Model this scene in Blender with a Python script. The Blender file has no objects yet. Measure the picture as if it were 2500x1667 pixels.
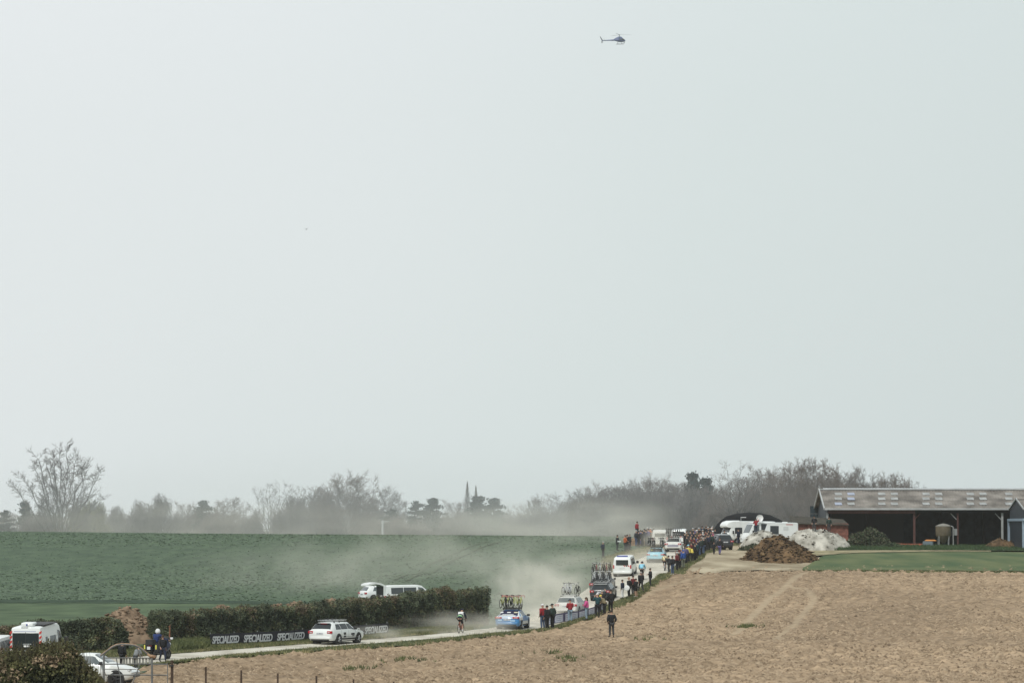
import bpy, math, random
import numpy as np
from mathutils import Vector, Matrix

sc = bpy.context.scene
COL = sc.collection
random.seed(7)
rng = np.random.default_rng(7)
R = math.radians

# ------------------------------------------------------------------ camera, sky, sun, exposure
F, CX, CY = 9375.0, 1250.0, 833.5            # focal length and centre of the 2500x1667 photograph, in its pixels
HORIZON = 1290.0
TILT = math.atan((HORIZON - CY) / F)
cam_d = bpy.data.cameras.new("camera")
cam_d.lens, cam_d.sensor_width, cam_d.clip_start, cam_d.clip_end = 135.0, 36.0, 1.0, 20000.0
cam = bpy.data.objects.new("camera", cam_d)
COL.objects.link(cam)
cam.rotation_euler = (R(90) + TILT, 0, 0)
sc.camera = cam

SUN_AZ, SUN_EL = R(204), R(48)               # behind the camera, veiled by thin overcast
sun_dir = Vector((math.sin(SUN_AZ) * math.cos(SUN_EL), math.cos(SUN_AZ) * math.cos(SUN_EL), math.sin(SUN_EL)))
world = bpy.data.worlds.new("World")
sc.world = world
world.use_nodes = True
nt = world.node_tree
nt.nodes.clear()
n_out = nt.nodes.new("ShaderNodeOutputWorld")
n_bg = nt.nodes.new("ShaderNodeBackground")
n_sky = nt.nodes.new("ShaderNodeTexSky")
n_sky.sky_type = 'NISHITA'
n_sky.sun_disc = False
n_sky.sun_elevation = SUN_EL
n_sky.sun_rotation = SUN_AZ
n_sky.dust_density = 4.0
n_bgs = nt.nodes.new("ShaderNodeBackground")
n_bgs.inputs["Strength"].default_value = 0.05
nt.links.new(n_sky.outputs[0], n_bgs.inputs[0])
n_tc = nt.nodes.new("ShaderNodeTexCoord")
n_dot = nt.nodes.new("ShaderNodeVectorMath")
n_dot.operation = 'DOT_PRODUCT'
THIN = Vector((-0.397, 0.852, 0.342))         # thinner, brighter cloud up to the left
n_dot.inputs[1].default_value = THIN
nt.links.new(n_tc.outputs["Generated"], n_dot.inputs[0])
n_map = nt.nodes.new("ShaderNodeMapRange")
n_map.inputs[1].default_value, n_map.inputs[2].default_value = 0.70, 0.96
nt.links.new(n_dot.outputs["Value"], n_map.inputs[0])
n_no = nt.nodes.new("ShaderNodeTexNoise")    # faint unevenness of the overcast
n_no.inputs["Scale"].default_value = 5.0
n_no.inputs["Detail"].default_value = 2.0
nt.links.new(n_tc.outputs["Generated"], n_no.inputs["Vector"])
n_add = nt.nodes.new("ShaderNodeMath")
n_add.operation = 'MULTIPLY_ADD'
n_add.inputs[1].default_value = 0.16
nt.links.new(n_no.outputs[0], n_add.inputs[0])
n_sub = nt.nodes.new("ShaderNodeMath")
n_sub.operation = 'SUBTRACT'
n_sub.inputs[1].default_value = 0.08
nt.links.new(n_map.outputs[0], n_sub.inputs[0])
nt.links.new(n_sub.outputs[0], n_add.inputs[2])
n_rmp = nt.nodes.new("ShaderNodeValToRGB")
n_rmp.color_ramp.elements[0].color = (0.620, 0.705, 0.715, 1)
n_rmp.color_ramp.elements[1].color = (0.985, 1.01, 1.035, 1)
e = n_rmp.color_ramp.elements.new(0.62)
e.color = (0.795, 0.875, 0.875, 1)
nt.links.new(n_add.outputs[0], n_rmp.inputs[0])
nt.links.new(n_rmp.outputs[0], n_bg.inputs["Color"])
n_bg.inputs["Strength"].default_value = 1.0
n_sum = nt.nodes.new("ShaderNodeMixShader")
n_sum.inputs[0].default_value = 0.88          # share of the sky hidden by overcast
nt.links.new(n_bgs.outputs[0], n_sum.inputs[1])
nt.links.new(n_bg.outputs[0], n_sum.inputs[2])
nt.links.new(n_sum.outputs[0], n_out.inputs["Surface"])

sun_d = bpy.data.lights.new("sun", 'SUN')
sun_d.energy, sun_d.angle, sun_d.color = 2.4, R(14), (1.0, 0.97, 0.92)
sun = bpy.data.objects.new("sun", sun_d)
COL.objects.link(sun)
sun.rotation_euler = (-sun_dir).to_track_quat('-Z', 'Y').to_euler()

sc.view_settings.view_transform = 'Standard'
sc.view_settings.look = 'None'
sc.view_settings.exposure = 0.0
sc.view_settings.gamma = 1.0
sc.view_settings.use_curve_mapping = False
sc.cycles.max_bounces = 5
sc.cycles.diffuse_bounces = 2
sc.cycles.glossy_bounces = 2
sc.cycles.volume_bounces = 2
sc.cycles.transparent_max_bounces = 4
sc.cycles.volume_step_rate = 2.0
sc.cycles.volume_max_steps = 48
sc.cycles.use_denoising = True
HAZE = 0.00009

# ------------------------------------------------------------------ helpers
CA, SA = math.cos(TILT), math.sin(TILT)


def ray(px, py):
    u, v = (px - CX) / F, -(py - CY) / F
    return np.array([u, CA - SA * v, SA + CA * v])


def at(px, py, Y):
    """the point at distance Y seen at a pixel of the photograph"""
    d = ray(px, py)
    return Vector(d * (Y / d[1]))


# survey of the ground: photo pixel and local scale (pixels per metre)
SURVEY = [
    (0, 1634, 41), (220, 1622, 40.8), (400, 1611, 40.3), (600, 1595, 38.5), (800, 1578, 36.5), (1000, 1560, 35), (1240, 1538, 32.6),
    (1400, 1496, 30), (1520, 1409, 26.5), (1600, 1373, 23.4), (1645, 1347, 22), (1690, 1334, 20.8), (1740, 1327, 20),
    (0, 1700, 58), (300, 1676, 58), (700, 1700, 59), (800, 1667, 53), (1500, 1667, 50), (2500, 1667, 50), (1500, 1725, 62), (2500, 1725, 62),
    (1100, 1600, 40), (1500, 1556, 36), (2000, 1556, 37), (2500, 1520, 34), (1700, 1450, 28), (2200, 1450, 29), (2500, 1396, 25), (2000, 1395, 25),
    (1800, 1375, 23.4), (2500, 1347, 21), (2000, 1346, 21.4), (1800, 1340, 21), (2250, 1334, 20), (1900, 1325, 19.5), (2500, 1330, 19),
    (0, 1560, 37.5), (300, 1562, 37), (600, 1548, 35), (1000, 1530, 33), (0, 1490, 29), (500, 1487, 29), (950, 1474, 26.5), (1200, 1470, 27),
    (0, 1470, 27.5), (500, 1467, 27), (0, 1400, 21), (500, 1400, 21), (1000, 1400, 21.5), (1380, 1436, 25.5), (1400, 1375, 21.5),
    (0, 1297, 15), (300, 1300, 15), (600, 1305, 15), (1000, 1308, 15.2), (1400, 1309, 17), (1475, 1355, 21.6), (1520, 1338, 20.5), (1580, 1326, 20),
]
SV = np.array([ray(a, b) * (F / s) for a, b, s in SURVEY])
BACK = [(-110, 720, -2.4), (-40, 720, -3.0), (20, 720, -3.4), (60, 720, -3.6), (-120, 820, -4.8), (0, 820, -5.2), (110, 640, -3.0), (60, 600, -2.4), (120, 820, -5),
        (-160, 650, -.6), (-60, 130, -6.5), (60, 130, -7.6), (-110, 230, -8), (120, 400, -4.4), (120, 250, -7)]
SV = np.vstack([SV, np.array(BACK, float)])


def _tps(r2):
    return np.where(r2 > 1e-12, r2 * np.log(np.maximum(r2, 1e-12)), 0.0)


_P = SV[:, :2] / 100.0
_n = len(_P)
_K = _tps(((_P[:, None] - _P[None]) ** 2).sum(-1)) + np.eye(_n) * 0.003
_A = np.zeros((_n + 3, _n + 3))
_A[:_n, :_n] = _K
_A[:_n, _n] = _A[_n, :_n] = 1
_A[:_n, _n + 1:] = _P
_A[_n + 1:, :_n] = _P.T
_W = np.linalg.solve(_A, np.concatenate([SV[:, 2], np.zeros(3)]))


def sstep(a, b, x):
    t = np.clip((x - a) / (b - a), 0, 1)
    return t * t * (3 - 2 * t)


def hz(X, Y):
    """height of the ground"""
    X, Y = np.broadcast_arrays(np.asarray(X, float), np.asarray(Y, float))
    sh = X.shape
    q = np.stack([np.clip(X, -170, 150).ravel(), np.clip(Y, 110, 860).ravel()], 1) / 100.0
    out = np.empty(len(q))
    for i in range(0, len(q), 20000):
        c = q[i:i + 20000]
        out[i:i + 20000] = _tps(((c[:, None] - _P[None]) ** 2).sum(-1)) @ _W[:_n] + _W[_n] + c @ _W[_n + 1:]
    z = out.reshape(sh)
    far = np.maximum(sstep(760, 900, Y), sstep(150, 230, np.abs(X)))
    return z * (1 - far) + -5.5 * far


_T = np.concatenate([np.arange(110, 700, 0.5), np.arange(700, 1500, 4)])


def ground(px, py):
    """where the line of sight through a pixel first meets the ground"""
    d = ray(px, py)
    t = _T / d[1]
    gap = d[2] * t - hz(d[0] * t, _T)
    k = np.argmax(gap < 0) if (gap < 0).any() else len(t) - 1
    if k:
        w = gap[k - 1] / (gap[k - 1] - gap[k] + 1e-12)
        tt = t[k - 1] + (t[k] - t[k - 1]) * w
    else:
        tt = t[k]
    X, Y = d[0] * tt, d[1] * tt
    return Vector((X, Y, float(hz(X, Y))))


def on_ground(X, Y, dz=0.0):
    return Vector((X, Y, float(hz(X, Y)) + dz))


# ---- value noise
def _hash(ix, iy, seed):
    h = (ix.astype(np.int64) * 374761393 + iy.astype(np.int64) * 668265263 + seed * 144665) & 0x7fffffff
    h = ((h ^ (h >> 13)) * 1274126177) & 0x7fffffff
    return ((h ^ (h >> 16)) & 0xffff) / 65535.0


def vnoise(x, y, seed=0):
    x, y = np.asarray(x, float), np.asarray(y, float)
    ix, iy = np.floor(x), np.floor(y)
    fx, fy = x - ix, y - iy
    fx, fy = fx * fx * (3 - 2 * fx), fy * fy * (3 - 2 * fy)
    a, b = _hash(ix, iy, seed), _hash(ix + 1, iy, seed)
    c, d = _hash(ix, iy + 1, seed), _hash(ix + 1, iy + 1, seed)
    return (a * (1 - fx) + b * fx) * (1 - fy) + (c * (1 - fx) + d * fx) * fy


def fbm(x, y, seed=0, o=4):
    s, a, t = 0.0, 0.5, 0.0
    for k in range(o):
        s = s + a * vnoise(x * 2 ** k, y * 2 ** k, seed + k * 17)
        t += a
        a *= 0.5
    return s / t


def inside(X, Y, poly):
    poly = np.asarray(poly, float)
    r = np.zeros(X.shape, bool)
    j = len(poly) - 1
    for i in range(len(poly)):
        xi, yi, xj, yj = poly[i, 0], poly[i, 1], poly[j, 0], poly[j, 1]
        if yi != yj:
            r ^= ((yi > Y) != (yj > Y)) & (X < (xj - xi) * (Y - yi) / (yj - yi) + xi)
        j = i
    return r


# ---- materials
MATS = {}


def mat(name, col, rough=0.6, var=0.0, scale=4.0, bump=0.0, metal=0.0, col2=None, coat=0.0, detail=4.0, stretch=None, spec=0.4):
    if name in MATS:
        return MATS[name]
    m = bpy.data.materials.new(name)
    m.use_nodes = True
    t = m.node_tree
    b = t.nodes["Principled BSDF"]
    b.inputs["Roughness"].default_value = rough
    b.inputs["Metallic"].default_value = metal
    b.inputs["Specular IOR Level"].default_value = spec
    b.inputs["Coat Weight"].default_value = coat
    b.inputs["Base Color"].default_value = (*col, 1)
    if var or col2 or bump:
        tc = t.nodes.new("ShaderNodeTexCoord")
        no = t.nodes.new("ShaderNodeTexNoise")
        no.inputs["Scale"].default_value = scale
        no.inputs["Detail"].default_value = detail
        src = tc.outputs["Object"]
        if stretch:
            mp = t.nodes.new("ShaderNodeMapping")
            mp.inputs["Scale"].default_value = stretch
            t.links.new(src, mp.inputs[0])
            src = mp.outputs[0]
        t.links.new(src, no.inputs["Vector"])
        if var or col2:
            rp = t.nodes.new("ShaderNodeValToRGB")
            lo = tuple(c * (1 - var) for c in col)
            hi = tuple(min(1, c * (1 + var)) for c in (col2 or col))
            rp.color_ramp.elements[0].position, rp.color_ramp.elements[1].position = 0.32, 0.68
            rp.color_ramp.elements[0].color, rp.color_ramp.elements[1].color = (*lo, 1), (*hi, 1)
            t.links.new(no.outputs[0], rp.inputs[0])
            t.links.new(rp.outputs[0], b.inputs["Base Color"])
        if bump:
            bp = t.nodes.new("ShaderNodeBump")
            bp.inputs["Strength"].default_value = 0.7
            bp.inputs["Distance"].default_value = bump
            t.links.new(no.outputs[0], bp.inputs["Height"])
            t.links.new(bp.outputs[0], b.inputs["Normal"])
    MATS[name] = m
    return m


# ---- meshes
def link(name, me, parent=None, kind=None):
    o = bpy.data.objects.new(name, me)
    COL.objects.link(o)
    if parent:
        o.parent = parent
    if kind:
        o["kind"] = kind
    return o


def np_mesh(name, V, Fc, m, smooth=False):
    """V (n,3), Fc (m,k) faces of k corners"""
    V = np.asarray(V, np.float32)
    Fc = np.asarray(Fc, np.int32)
    k = Fc.shape[1]
    me = bpy.data.meshes.new(name)
    me.vertices.add(len(V))
    me.vertices.foreach_set("co", V.ravel())
    me.loops.add(Fc.size)
    me.loops.foreach_set("vertex_index", Fc.ravel())
    me.polygons.add(len(Fc))
    me.polygons.foreach_set("loop_start", np.arange(0, Fc.size, k, dtype=np.int32))
    me.polygons.foreach_set("loop_total", np.full(len(Fc), k, np.int32))
    if smooth:
        me.polygons.foreach_set("use_smooth", np.ones(len(Fc), bool))
    me.update(calc_edges=True)
    me.materials.append(m)
    return me


class MB:
    def __init__(self):
        self.v, self.f = [], []

    def add(self, vs, fs):
        n = len(self.v)
        self.v += [tuple(p) for p in vs]
        self.f += [tuple(i + n for i in q) for q in fs]
        return self

    def box(self, c, s, rz=0.0, rx=0.0, ry=0.0):
        M = Matrix.Translation(c) @ Matrix.Rotation(rz, 4, 'Z') @ Matrix.Rotation(rx, 4, 'X') @ Matrix.Rotation(ry, 4, 'Y')
        vs = [M @ Vector((x * s[0] / 2, y * s[1] / 2, z * s[2] / 2)) for x in (-1, 1) for y in (-1, 1) for z in (-1, 1)]
        return self.add(vs, [(0, 1, 3, 2), (4, 6, 7, 5), (0, 4, 5, 1), (2, 3, 7, 6), (0, 2, 6, 4), (1, 5, 7, 3)])

    def tube(self, p0, p1, r0, r1=None, n=8):
        p0, p1 = Vector(p0), Vector(p1)
        r1 = r0 if r1 is None else r1
        d = (p1 - p0).normalized()
        a = d.orthogonal().normalized()
        b = d.cross(a)
        vs = [p + (a * math.cos(6.28319 * i / n) + b * math.sin(6.28319 * i / n)) * r for p, r in ((p0, r0), (p1, r1)) for i in range(n)]
        fs = [(i, (i + 1) % n, n + (i + 1) % n, n + i) for i in range(n)] + [tuple(range(n))[::-1], tuple(range(n, 2 * n))]
        return self.add(vs, fs)

    def path(self, pts, r, n=6):
        for a, b in zip(pts[:-1], pts[1:]):
            self.tube(a, b, r, r, n)
        return self

    def loft(self, rings, caps=True, closed=True):
        n = len(rings[0])
        vs = [p for rg in rings for p in rg]
        fs = []
        for i in range(len(rings) - 1):
            for j in range(n if closed else n - 1):
                k = (j + 1) % n
                fs.append((i * n + j, i * n + k, (i + 1) * n + k, (i + 1) * n + j))
        if caps:
            fs += [tuple(range(n))[::-1], tuple(range((len(rings) - 1) * n, len(rings) * n))]
        return self.add(vs, fs)

    def ball(self, c, r, nu=10, nv=7, z0=-1.0):
        """ellipsoid, or its part above z0 (-1..1)"""
        r = r if hasattr(r, '__len__') else (r, r, r)
        a0 = math.asin(z0)
        rings = []
        for j in range(nv + 1):
            t = a0 + (math.pi / 2 - a0) * j / nv
            t = min(max(t, -1.55), 1.55)
            rings.append([(c[0] + r[0] * math.cos(t) * math.cos(6.28319 * i / nu), c[1] + r[1] * math.cos(t) * math.sin(6.28319 * i / nu), c[2] + r[2] * math.sin(t)) for i in range(nu)])
        return self.loft(rings)

    def prism(self, pts, d):
        """polygon pts (3-D, planar) pushed along vector d"""
        d = Vector(d)
        n = len(pts)
        a = [Vector(p) for p in pts]
        vs = a + [p + d for p in a]
        return self.add(vs, [tuple(range(n))[::-1], tuple(range(n, 2 * n))] + [(i, (i + 1) % n, n + (i + 1) % n, n + i) for i in range(n)])

    def mesh(self, name, m, smooth=True, angle=38):
        me = bpy.data.meshes.new(name)
        me.from_pydata(self.v, [], self.f)
        me.update()
        me.materials.append(m)
        if smooth:
            me.polygons.foreach_set("use_smooth", np.ones(len(me.polygons), bool))
            me.set_sharp_from_angle(angle=R(angle))
        return me

    def build(self, name, m, parent=None, smooth=True, kind=None, angle=38):
        return link(name, self.mesh(name, m, smooth, angle), parent, kind)


def thing(name, label, cat, loc=(0, 0, 0), rz=0.0, group=None):
    o = bpy.data.objects.new(name, None)
    COL.objects.link(o)
    o.empty_display_size = 0.2
    o.location, o.rotation_euler = loc, (0, 0, rz)
    o["label"], o["category"] = label, cat
    if group:
        o["group"] = group
    return o


def tag(o, label, cat, group=None, kind=None):
    o["label"], o["category"] = label, cat
    if group:
        o["group"] = group
    if kind:
        o["kind"] = kind
    return o


def copy_tree(o, parent=None):
    c = o.copy()
    COL.objects.link(c)
    c.parent = parent
    for ch in list(o.children):
        copy_tree(ch, c)
    return c


def segs_mesh(name, P0, P1, R0, R1, m, n=3):
    """many tapering sticks as one numpy mesh"""
    P0, P1 = np.asarray(P0, float), np.asarray(P1, float)
    R0, R1 = np.asarray(R0, float), np.asarray(R1, float)
    d = P1 - P0
    d /= np.linalg.norm(d, axis=1, keepdims=True) + 1e-9
    ref = np.where(np.abs(d[:, 2:3]) < 0.9, np.array([[0, 0, 1.0]]), np.array([[1.0, 0, 0]]))
    a = np.cross(d, ref)
    a /= np.linalg.norm(a, axis=1, keepdims=True) + 1e-9
    b = np.cross(d, a)
    V = []
    for P, r in ((P0, R0), (P1, R1)):
        for i in range(n):
            t = 2 * math.pi * i / n
            V.append(P + (a * math.cos(t) + b * math.sin(t)) * r[:, None])
    V = np.stack(V, 1).reshape(-1, 3)
    base = np.arange(len(P0))[:, None] * (2 * n)
    Fc = np.concatenate([base + np.array([[i, (i + 1) % n, n + (i + 1) % n, n + i]]) for i in range(n)], 0)
    return np_mesh(name, V, Fc, m, smooth=n > 3)


def leaf_mesh(name, C, size, m, rs, up=0.0, asp=1.6):
    """one bent-free little quad per point of C, turned at random"""
    C = np.asarray(C, float)
    n = len(C)
    a = rs.normal(size=(n, 3))
    a[:, 2] += up
    a /= np.linalg.norm(a, axis=1, keepdims=True)
    b = np.cross(a, rs.normal(size=(n, 3)))
    b /= np.linalg.norm(b, axis=1, keepdims=True) + 1e-9
    s = (np.asarray(size) * rs.uniform(0.6, 1.4, n))[:, None]
    a, b = a * s * asp / 2, b * s / 2
    V = np.stack([C - a, C + b, C + a, C - b], 1).reshape(-1, 3)
    return np_mesh(name, V, np.arange(4 * n).reshape(n, 4), m)


# ------------------------------------------------------------------ ground
M_PLOUGH = mat("dry_ploughed_soil", (0.250, 0.178, 0.112), 0.95, 0.12, 1.3, 0.0, col2=(0.405, 0.295, 0.195), detail=8, spec=0.1)
M_WHEAT = mat("young_wheat", (0.062, 0.094, 0.060), 0.85, 0.10, 1.0, 0.0, col2=(0.084, 0.121, 0.073), detail=10, stretch=(0.7, 0.16, 1), spec=0.1)
M_DIRT = mat("chalky_dirt", (0.46, 0.42, 0.35), 0.95, 0.10, 0.7, 0.03, col2=(0.58, 0.55, 0.48), detail=8, stretch=(1, 0.4, 1), spec=0.1)
M_YARD = mat("yard_dirt", (0.25, 0.195, 0.125), 0.95, 0.15, 0.30, 0.03, col2=(0.41, 0.35, 0.25), detail=8, stretch=(1, 0.35, 1), spec=0.1)
M_GRASS = mat("field_grass", (0.062, 0.105, 0.046), 0.9, 0.1, 0.25, 0.0, col2=(0.13, 0.145, 0.066), detail=8, stretch=(1, 0.25, 1), spec=0.1)
M_VERGE = mat("verge_grass", (0.042, 0.062, 0.026), 0.9, 0.25, 1.2, 0.02, col2=(0.095, 0.10, 0.042), detail=6, spec=0.1)
M_STRAW = mat("dry_straw_grass", (0.22, 0.19, 0.11), 0.9, 0.15, 0.8, 0.0, col2=(0.33, 0.29, 0.18), detail=6, stretch=(1, .3, 1), spec=0.1)
M_LAND = mat("far_land", (0.09, 0.13, 0.06), 0.9, 0.2, 0.02, col2=(0.2, 0.19, 0.11), spec=0.1)

# road edges read off the photograph and set down on the ground
RD_LOW = [(-200, 1664), (0, 1650), (200, 1635), (330, 1625), (430, 1616), (500, 1609), (580, 1600), (720, 1587), (850, 1577), (1000, 1566), (1100, 1558), (1250, 1543), (1330, 1534),
          (1400, 1516), (1450, 1495), (1500, 1469), (1540, 1454), (1560, 1438), (1577, 1425), (1606, 1409), (1636, 1391), (1662, 1373), (1692, 1356), (1716, 1345), (1745, 1334), (1790, 1328)]
RD_UP = [(-200, 1640), (0, 1628), (200, 1615), (330, 1605), (420, 1598), (500, 1592), (580, 1586), (680, 1578), (800, 1569), (920, 1561), (1020, 1553), (1120, 1544), (1220, 1530),
         (1290, 1512), (1350, 1487), (1400, 1460), (1440, 1434), (1480, 1405), (1520, 1383), (1555, 1367), (1590, 1352), (1625, 1340), (1655, 1332), (1690, 1327), (1740, 1322)]
VG_LOW = [(-200, 1669), (0, 1655), (200, 1640), (330, 1629), (430, 1619), (500, 1613), (580, 1605), (720, 1594), (850, 1586), (1000, 1577), (1100, 1565), (1250, 1551), (1330, 1541),
          (1400, 1523), (1450, 1507), (1498, 1486), (1560, 1455), (1590, 1434), (1638, 1405), (1675, 1388), (1700, 1370), (1720, 1357), (1740, 1345), (1765, 1337), (1800, 1330)]


def gline(px):
    return [ground(*p) for p in px]


def resample(pts, n):
    P = np.array([list(p)[:2] for p in pts])
    d = np.concatenate([[0], np.cumsum(np.linalg.norm(np.diff(P, axis=0), axis=1))])
    t = np.linspace(0, d[-1], n)
    return np.stack([np.interp(t, d, P[:, 0]), np.interp(t, d, P[:, 1])], 1)


def strip(name, A, B, n, m_, lift, material, kind="structure", rag=0.0, seed=3):
    """ground sheet between two lines A and B (world points)"""
    a, b = resample(A, n), resample(B, n)
    if rag:
        t = np.arange(n)
        nb = (b - a) / (np.linalg.norm(b - a, axis=1, keepdims=True) + 1e-6)
        a = a + nb * ((fbm(t * 0.31, t * 0 + 1, seed) - 0.5) * 2 * rag)[:, None]
        b = b + nb * ((fbm(t * 0.31, t * 0 + 9, seed + 5) - 0.5) * 2 * rag)[:, None]
    w = np.linspace(0, 1, m_)[None, :, None]
    G = a[:, None] * (1 - w) + b[:, None] * w
    Z = hz(G[..., 0], G[..., 1]) + lift
    V = np.dstack([G, Z[..., None]]).reshape(-1, 3)
    i, j = np.meshgrid(np.arange(n - 1), np.arange(m_ - 1), indexing='ij')
    q = (i * m_ + j).ravel()
    Fc = np.stack([q, q + m_, q + m_ + 1, q + 1], 1)
    o = link(name, np_mesh(name, V, Fc, material, True), kind=kind)
    return o, np.vstack([a, b[::-1]])


W_LOW, W_UP, W_VG = gline(RD_LOW), gline(RD_UP), gline(VG_LOW)
road, POLY_ROAD = strip("dirt_road", W_LOW, W_UP, 260, 7, 0.06, M_DIRT, rag=0.25)
verge, POLY_VERGE = strip("grass_verge", W_VG, W_LOW, 320, 4, 0.10, M_VERGE, rag=0.3, seed=11)

CEN = (resample(W_LOW, 80) + resample(W_UP, 80)) / 2
k0 = int(np.argmax(CEN[:, 0] > ground(330, 1625)[0]))
YB = np.concatenate([[100, 165], CEN[k0:, 1], [CEN[-1, 1] + 40, 900]])
XB = np.concatenate([[-12.5, ground(322, 1667)[0]], CEN[k0:, 0], [CEN[-1, 0] + 12, 60]])
o_ = np.argsort(YB)
YB, XB = YB[o_], XB[o_]


def xb(Y):
    return np.interp(Y, YB, XB)


def grid_field(name, xs, ys, keep, dz, material, attr=None):
    X, Y = np.meshgrid(xs, ys)
    Z = hz(X, Y) + dz(X, Y)
    nx = len(xs)
    i, j = np.meshgrid(np.arange(len(ys) - 1), np.arange(nx - 1), indexing='ij')
    q = (i * nx + j)
    k = keep((X[:-1, :-1] + X[1:, 1:]) / 2, (Y[:-1, :-1] + Y[1:, 1:]) / 2).ravel()
    q = q.ravel()[k]
    Fc = np.stack([q, q + 1, q + nx + 1, q + nx], 1)
    used = np.unique(Fc)
    re = np.zeros(X.size, np.int64)
    re[used] = np.arange(len(used))
    V = np.stack([X.ravel(), Y.ravel(), Z.ravel()], 1)[used]
    me = np_mesh(name, V, re[Fc], material, True)
    if attr:
        at_ = me.attributes.new("track", 'FLOAT', 'POINT')
        at_.data.foreach_set("value", attr(V[:, 0], V[:, 1]).astype(np.float32))
    return link(name, me, kind="structure")


# tyre tracks that cross the ploughed field
TRK = [[(1790, 1550), (1830, 1510), (1880, 1460), (1935, 1415), (1965, 1398)], [(1895, 1560), (1950, 1510), (1988, 1465), (1975, 1440), (1930, 1432)],
       [(1500, 1480), (1600, 1440), (1700, 1410), (1800, 1398)]]
TRKW = [resample(gline(t), 90) for t in TRK]


def trackmask(X, Y):
    o = np.zeros(X.shape)
    for w, k in zip(TRKW, (.62, .5, .4)):
        for p in w:
            near = (np.abs(X - p[0]) < 2) & (np.abs(Y - p[1]) < 6)
            if near.any():
                d = np.hypot(X[near] - p[0], (Y[near] - p[1]) * 0.3)
                o[near] = np.maximum(o[near], k * (1 - sstep(0.14, 0.50, d)))
    return o


def clods(X, Y):
    rows = 0.05 * np.sin((X - Y * 0.112) * 4.6 + 2.2 * fbm(X * .12, Y * .03, 5, 2)) * (.35 + .65 * fbm(X * .2, Y * .05, 15, 2))
    c = np.abs(fbm(X * 2.3, Y * 1.1, 21, 3) - 0.5) * 0.34 + (fbm(X * 0.6, Y * 0.3, 31, 3) - 0.5) * 0.10 + rows * 1.1
    lump = np.maximum(0, vnoise(X * 2.9, Y * 1.2, 77) - 0.6) * 0.5
    c = (c + lump) * (1 - 0.8 * trackmask(X, Y))
    flat = inside(X, Y, POLY_VERGE) | inside(X, Y, POLY_ROAD)
    return np.where(flat, -0.12, c - 0.05)


ys_p = np.arange(128, 392, 0.42)
plough = grid_field("ploughed_field", np.arange(-24, 66, 0.2), ys_p, lambda X, Y: X > xb(Y), clods, M_PLOUGH, attr=trackmask)
nd = M_PLOUGH.node_tree                                           # compacted tracks are paler soil
a_ = nd.nodes.new("ShaderNodeAttribute")
a_.attribute_name = "track"
mx = nd.nodes.new("ShaderNodeMix")
mx.data_type = 'RGBA'
rp_ = [n for n in nd.nodes if n.type == 'VALTORGB'][0]
big = nd.nodes.new("ShaderNodeTexNoise")                          # broad damp and dry areas
big.inputs["Scale"].default_value = 0.05
big.inputs["Detail"].default_value = 3
tcn = [n for n in nd.nodes if n.type == 'TEX_COORD'][0]
nd.links.new(tcn.outputs["Object"], big.inputs["Vector"])
br = nd.nodes.new("ShaderNodeMapRange")
br.inputs[1].default_value, br.inputs[2].default_value, br.inputs[3].default_value, br.inputs[4].default_value = 0.35, 0.65, 0.80, 1.14
nd.links.new(big.outputs[0], br.inputs[0])
vm = nd.nodes.new("ShaderNodeVectorMath")
vm.operation = 'SCALE'
nd.links.new(rp_.outputs[0], vm.inputs[0])
nd.links.new(br.outputs[0], vm.inputs["Scale"])
nd.links.new(a_.outputs["Fac"], mx.inputs[0])
nd.links.new(vm.outputs[0], mx.inputs[6])
mx.inputs[7].default_value = (0.42, 0.33, 0.225, 1)
nd.links.new(mx.outputs[2], nd.nodes["Principled BSDF"].inputs["Base Color"])


def wheat_dz(X, Y):
    flat = inside(X, Y, POLY_ROAD)
    d = (fbm(X * 1.1, Y * 0.5, 61, 2) - 0.5) * 0.10 + (fbm(X * 0.015, Y * 0.04, 66, 2) - .5) * .14 * sstep(300, 380, Y)
    return np.where(flat, -0.12, d)


wheat = grid_field("wheat_field", np.arange(-125, 62, 0.65), np.concatenate([np.arange(128, 420, 0.8), np.arange(420, 760, 1.6)]),
                   lambda X, Y: X <= xb(Y) + 0.5, wheat_dz, M_WHEAT)
yard = grid_field("farmyard_ground", np.arange(8, 110, 0.8), np.arange(386, 640, 1.0), lambda X, Y: X > xb(Y),
                  lambda X, Y: (fbm(X * .6, Y * .4, 71, 3) - .5) * .14 + np.where(inside(X, Y, POLY_ROAD), -.1, 0), M_YARD)
# everything else out to the horizon
gx = np.concatenate([np.linspace(-6000, -200, 20), np.linspace(-180, 180, 61), np.linspace(200, 6000, 20)])
gy = np.concatenate([np.linspace(-600, 80, 8), np.linspace(100, 900, 81), np.linspace(950, 9000, 30)])
GX, GY = np.meshgrid(gx, gy)
GZ = hz(GX, GY) - 0.9 * (1 - sstep(700, 800, GY)) - 0.3
nx_ = len(gx)
gi, gj = np.meshgrid(np.arange(len(gy) - 1), np.arange(nx_ - 1), indexing='ij')
gq = (gi * nx_ + gj).ravel()
land = link("ground", np_mesh("ground", np.stack([GX.ravel(), GY.ravel(), GZ.ravel()], 1), np.stack([gq, gq + 1, gq + nx_ + 1, gq + nx_], 1), M_LAND, True), kind="structure")

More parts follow.
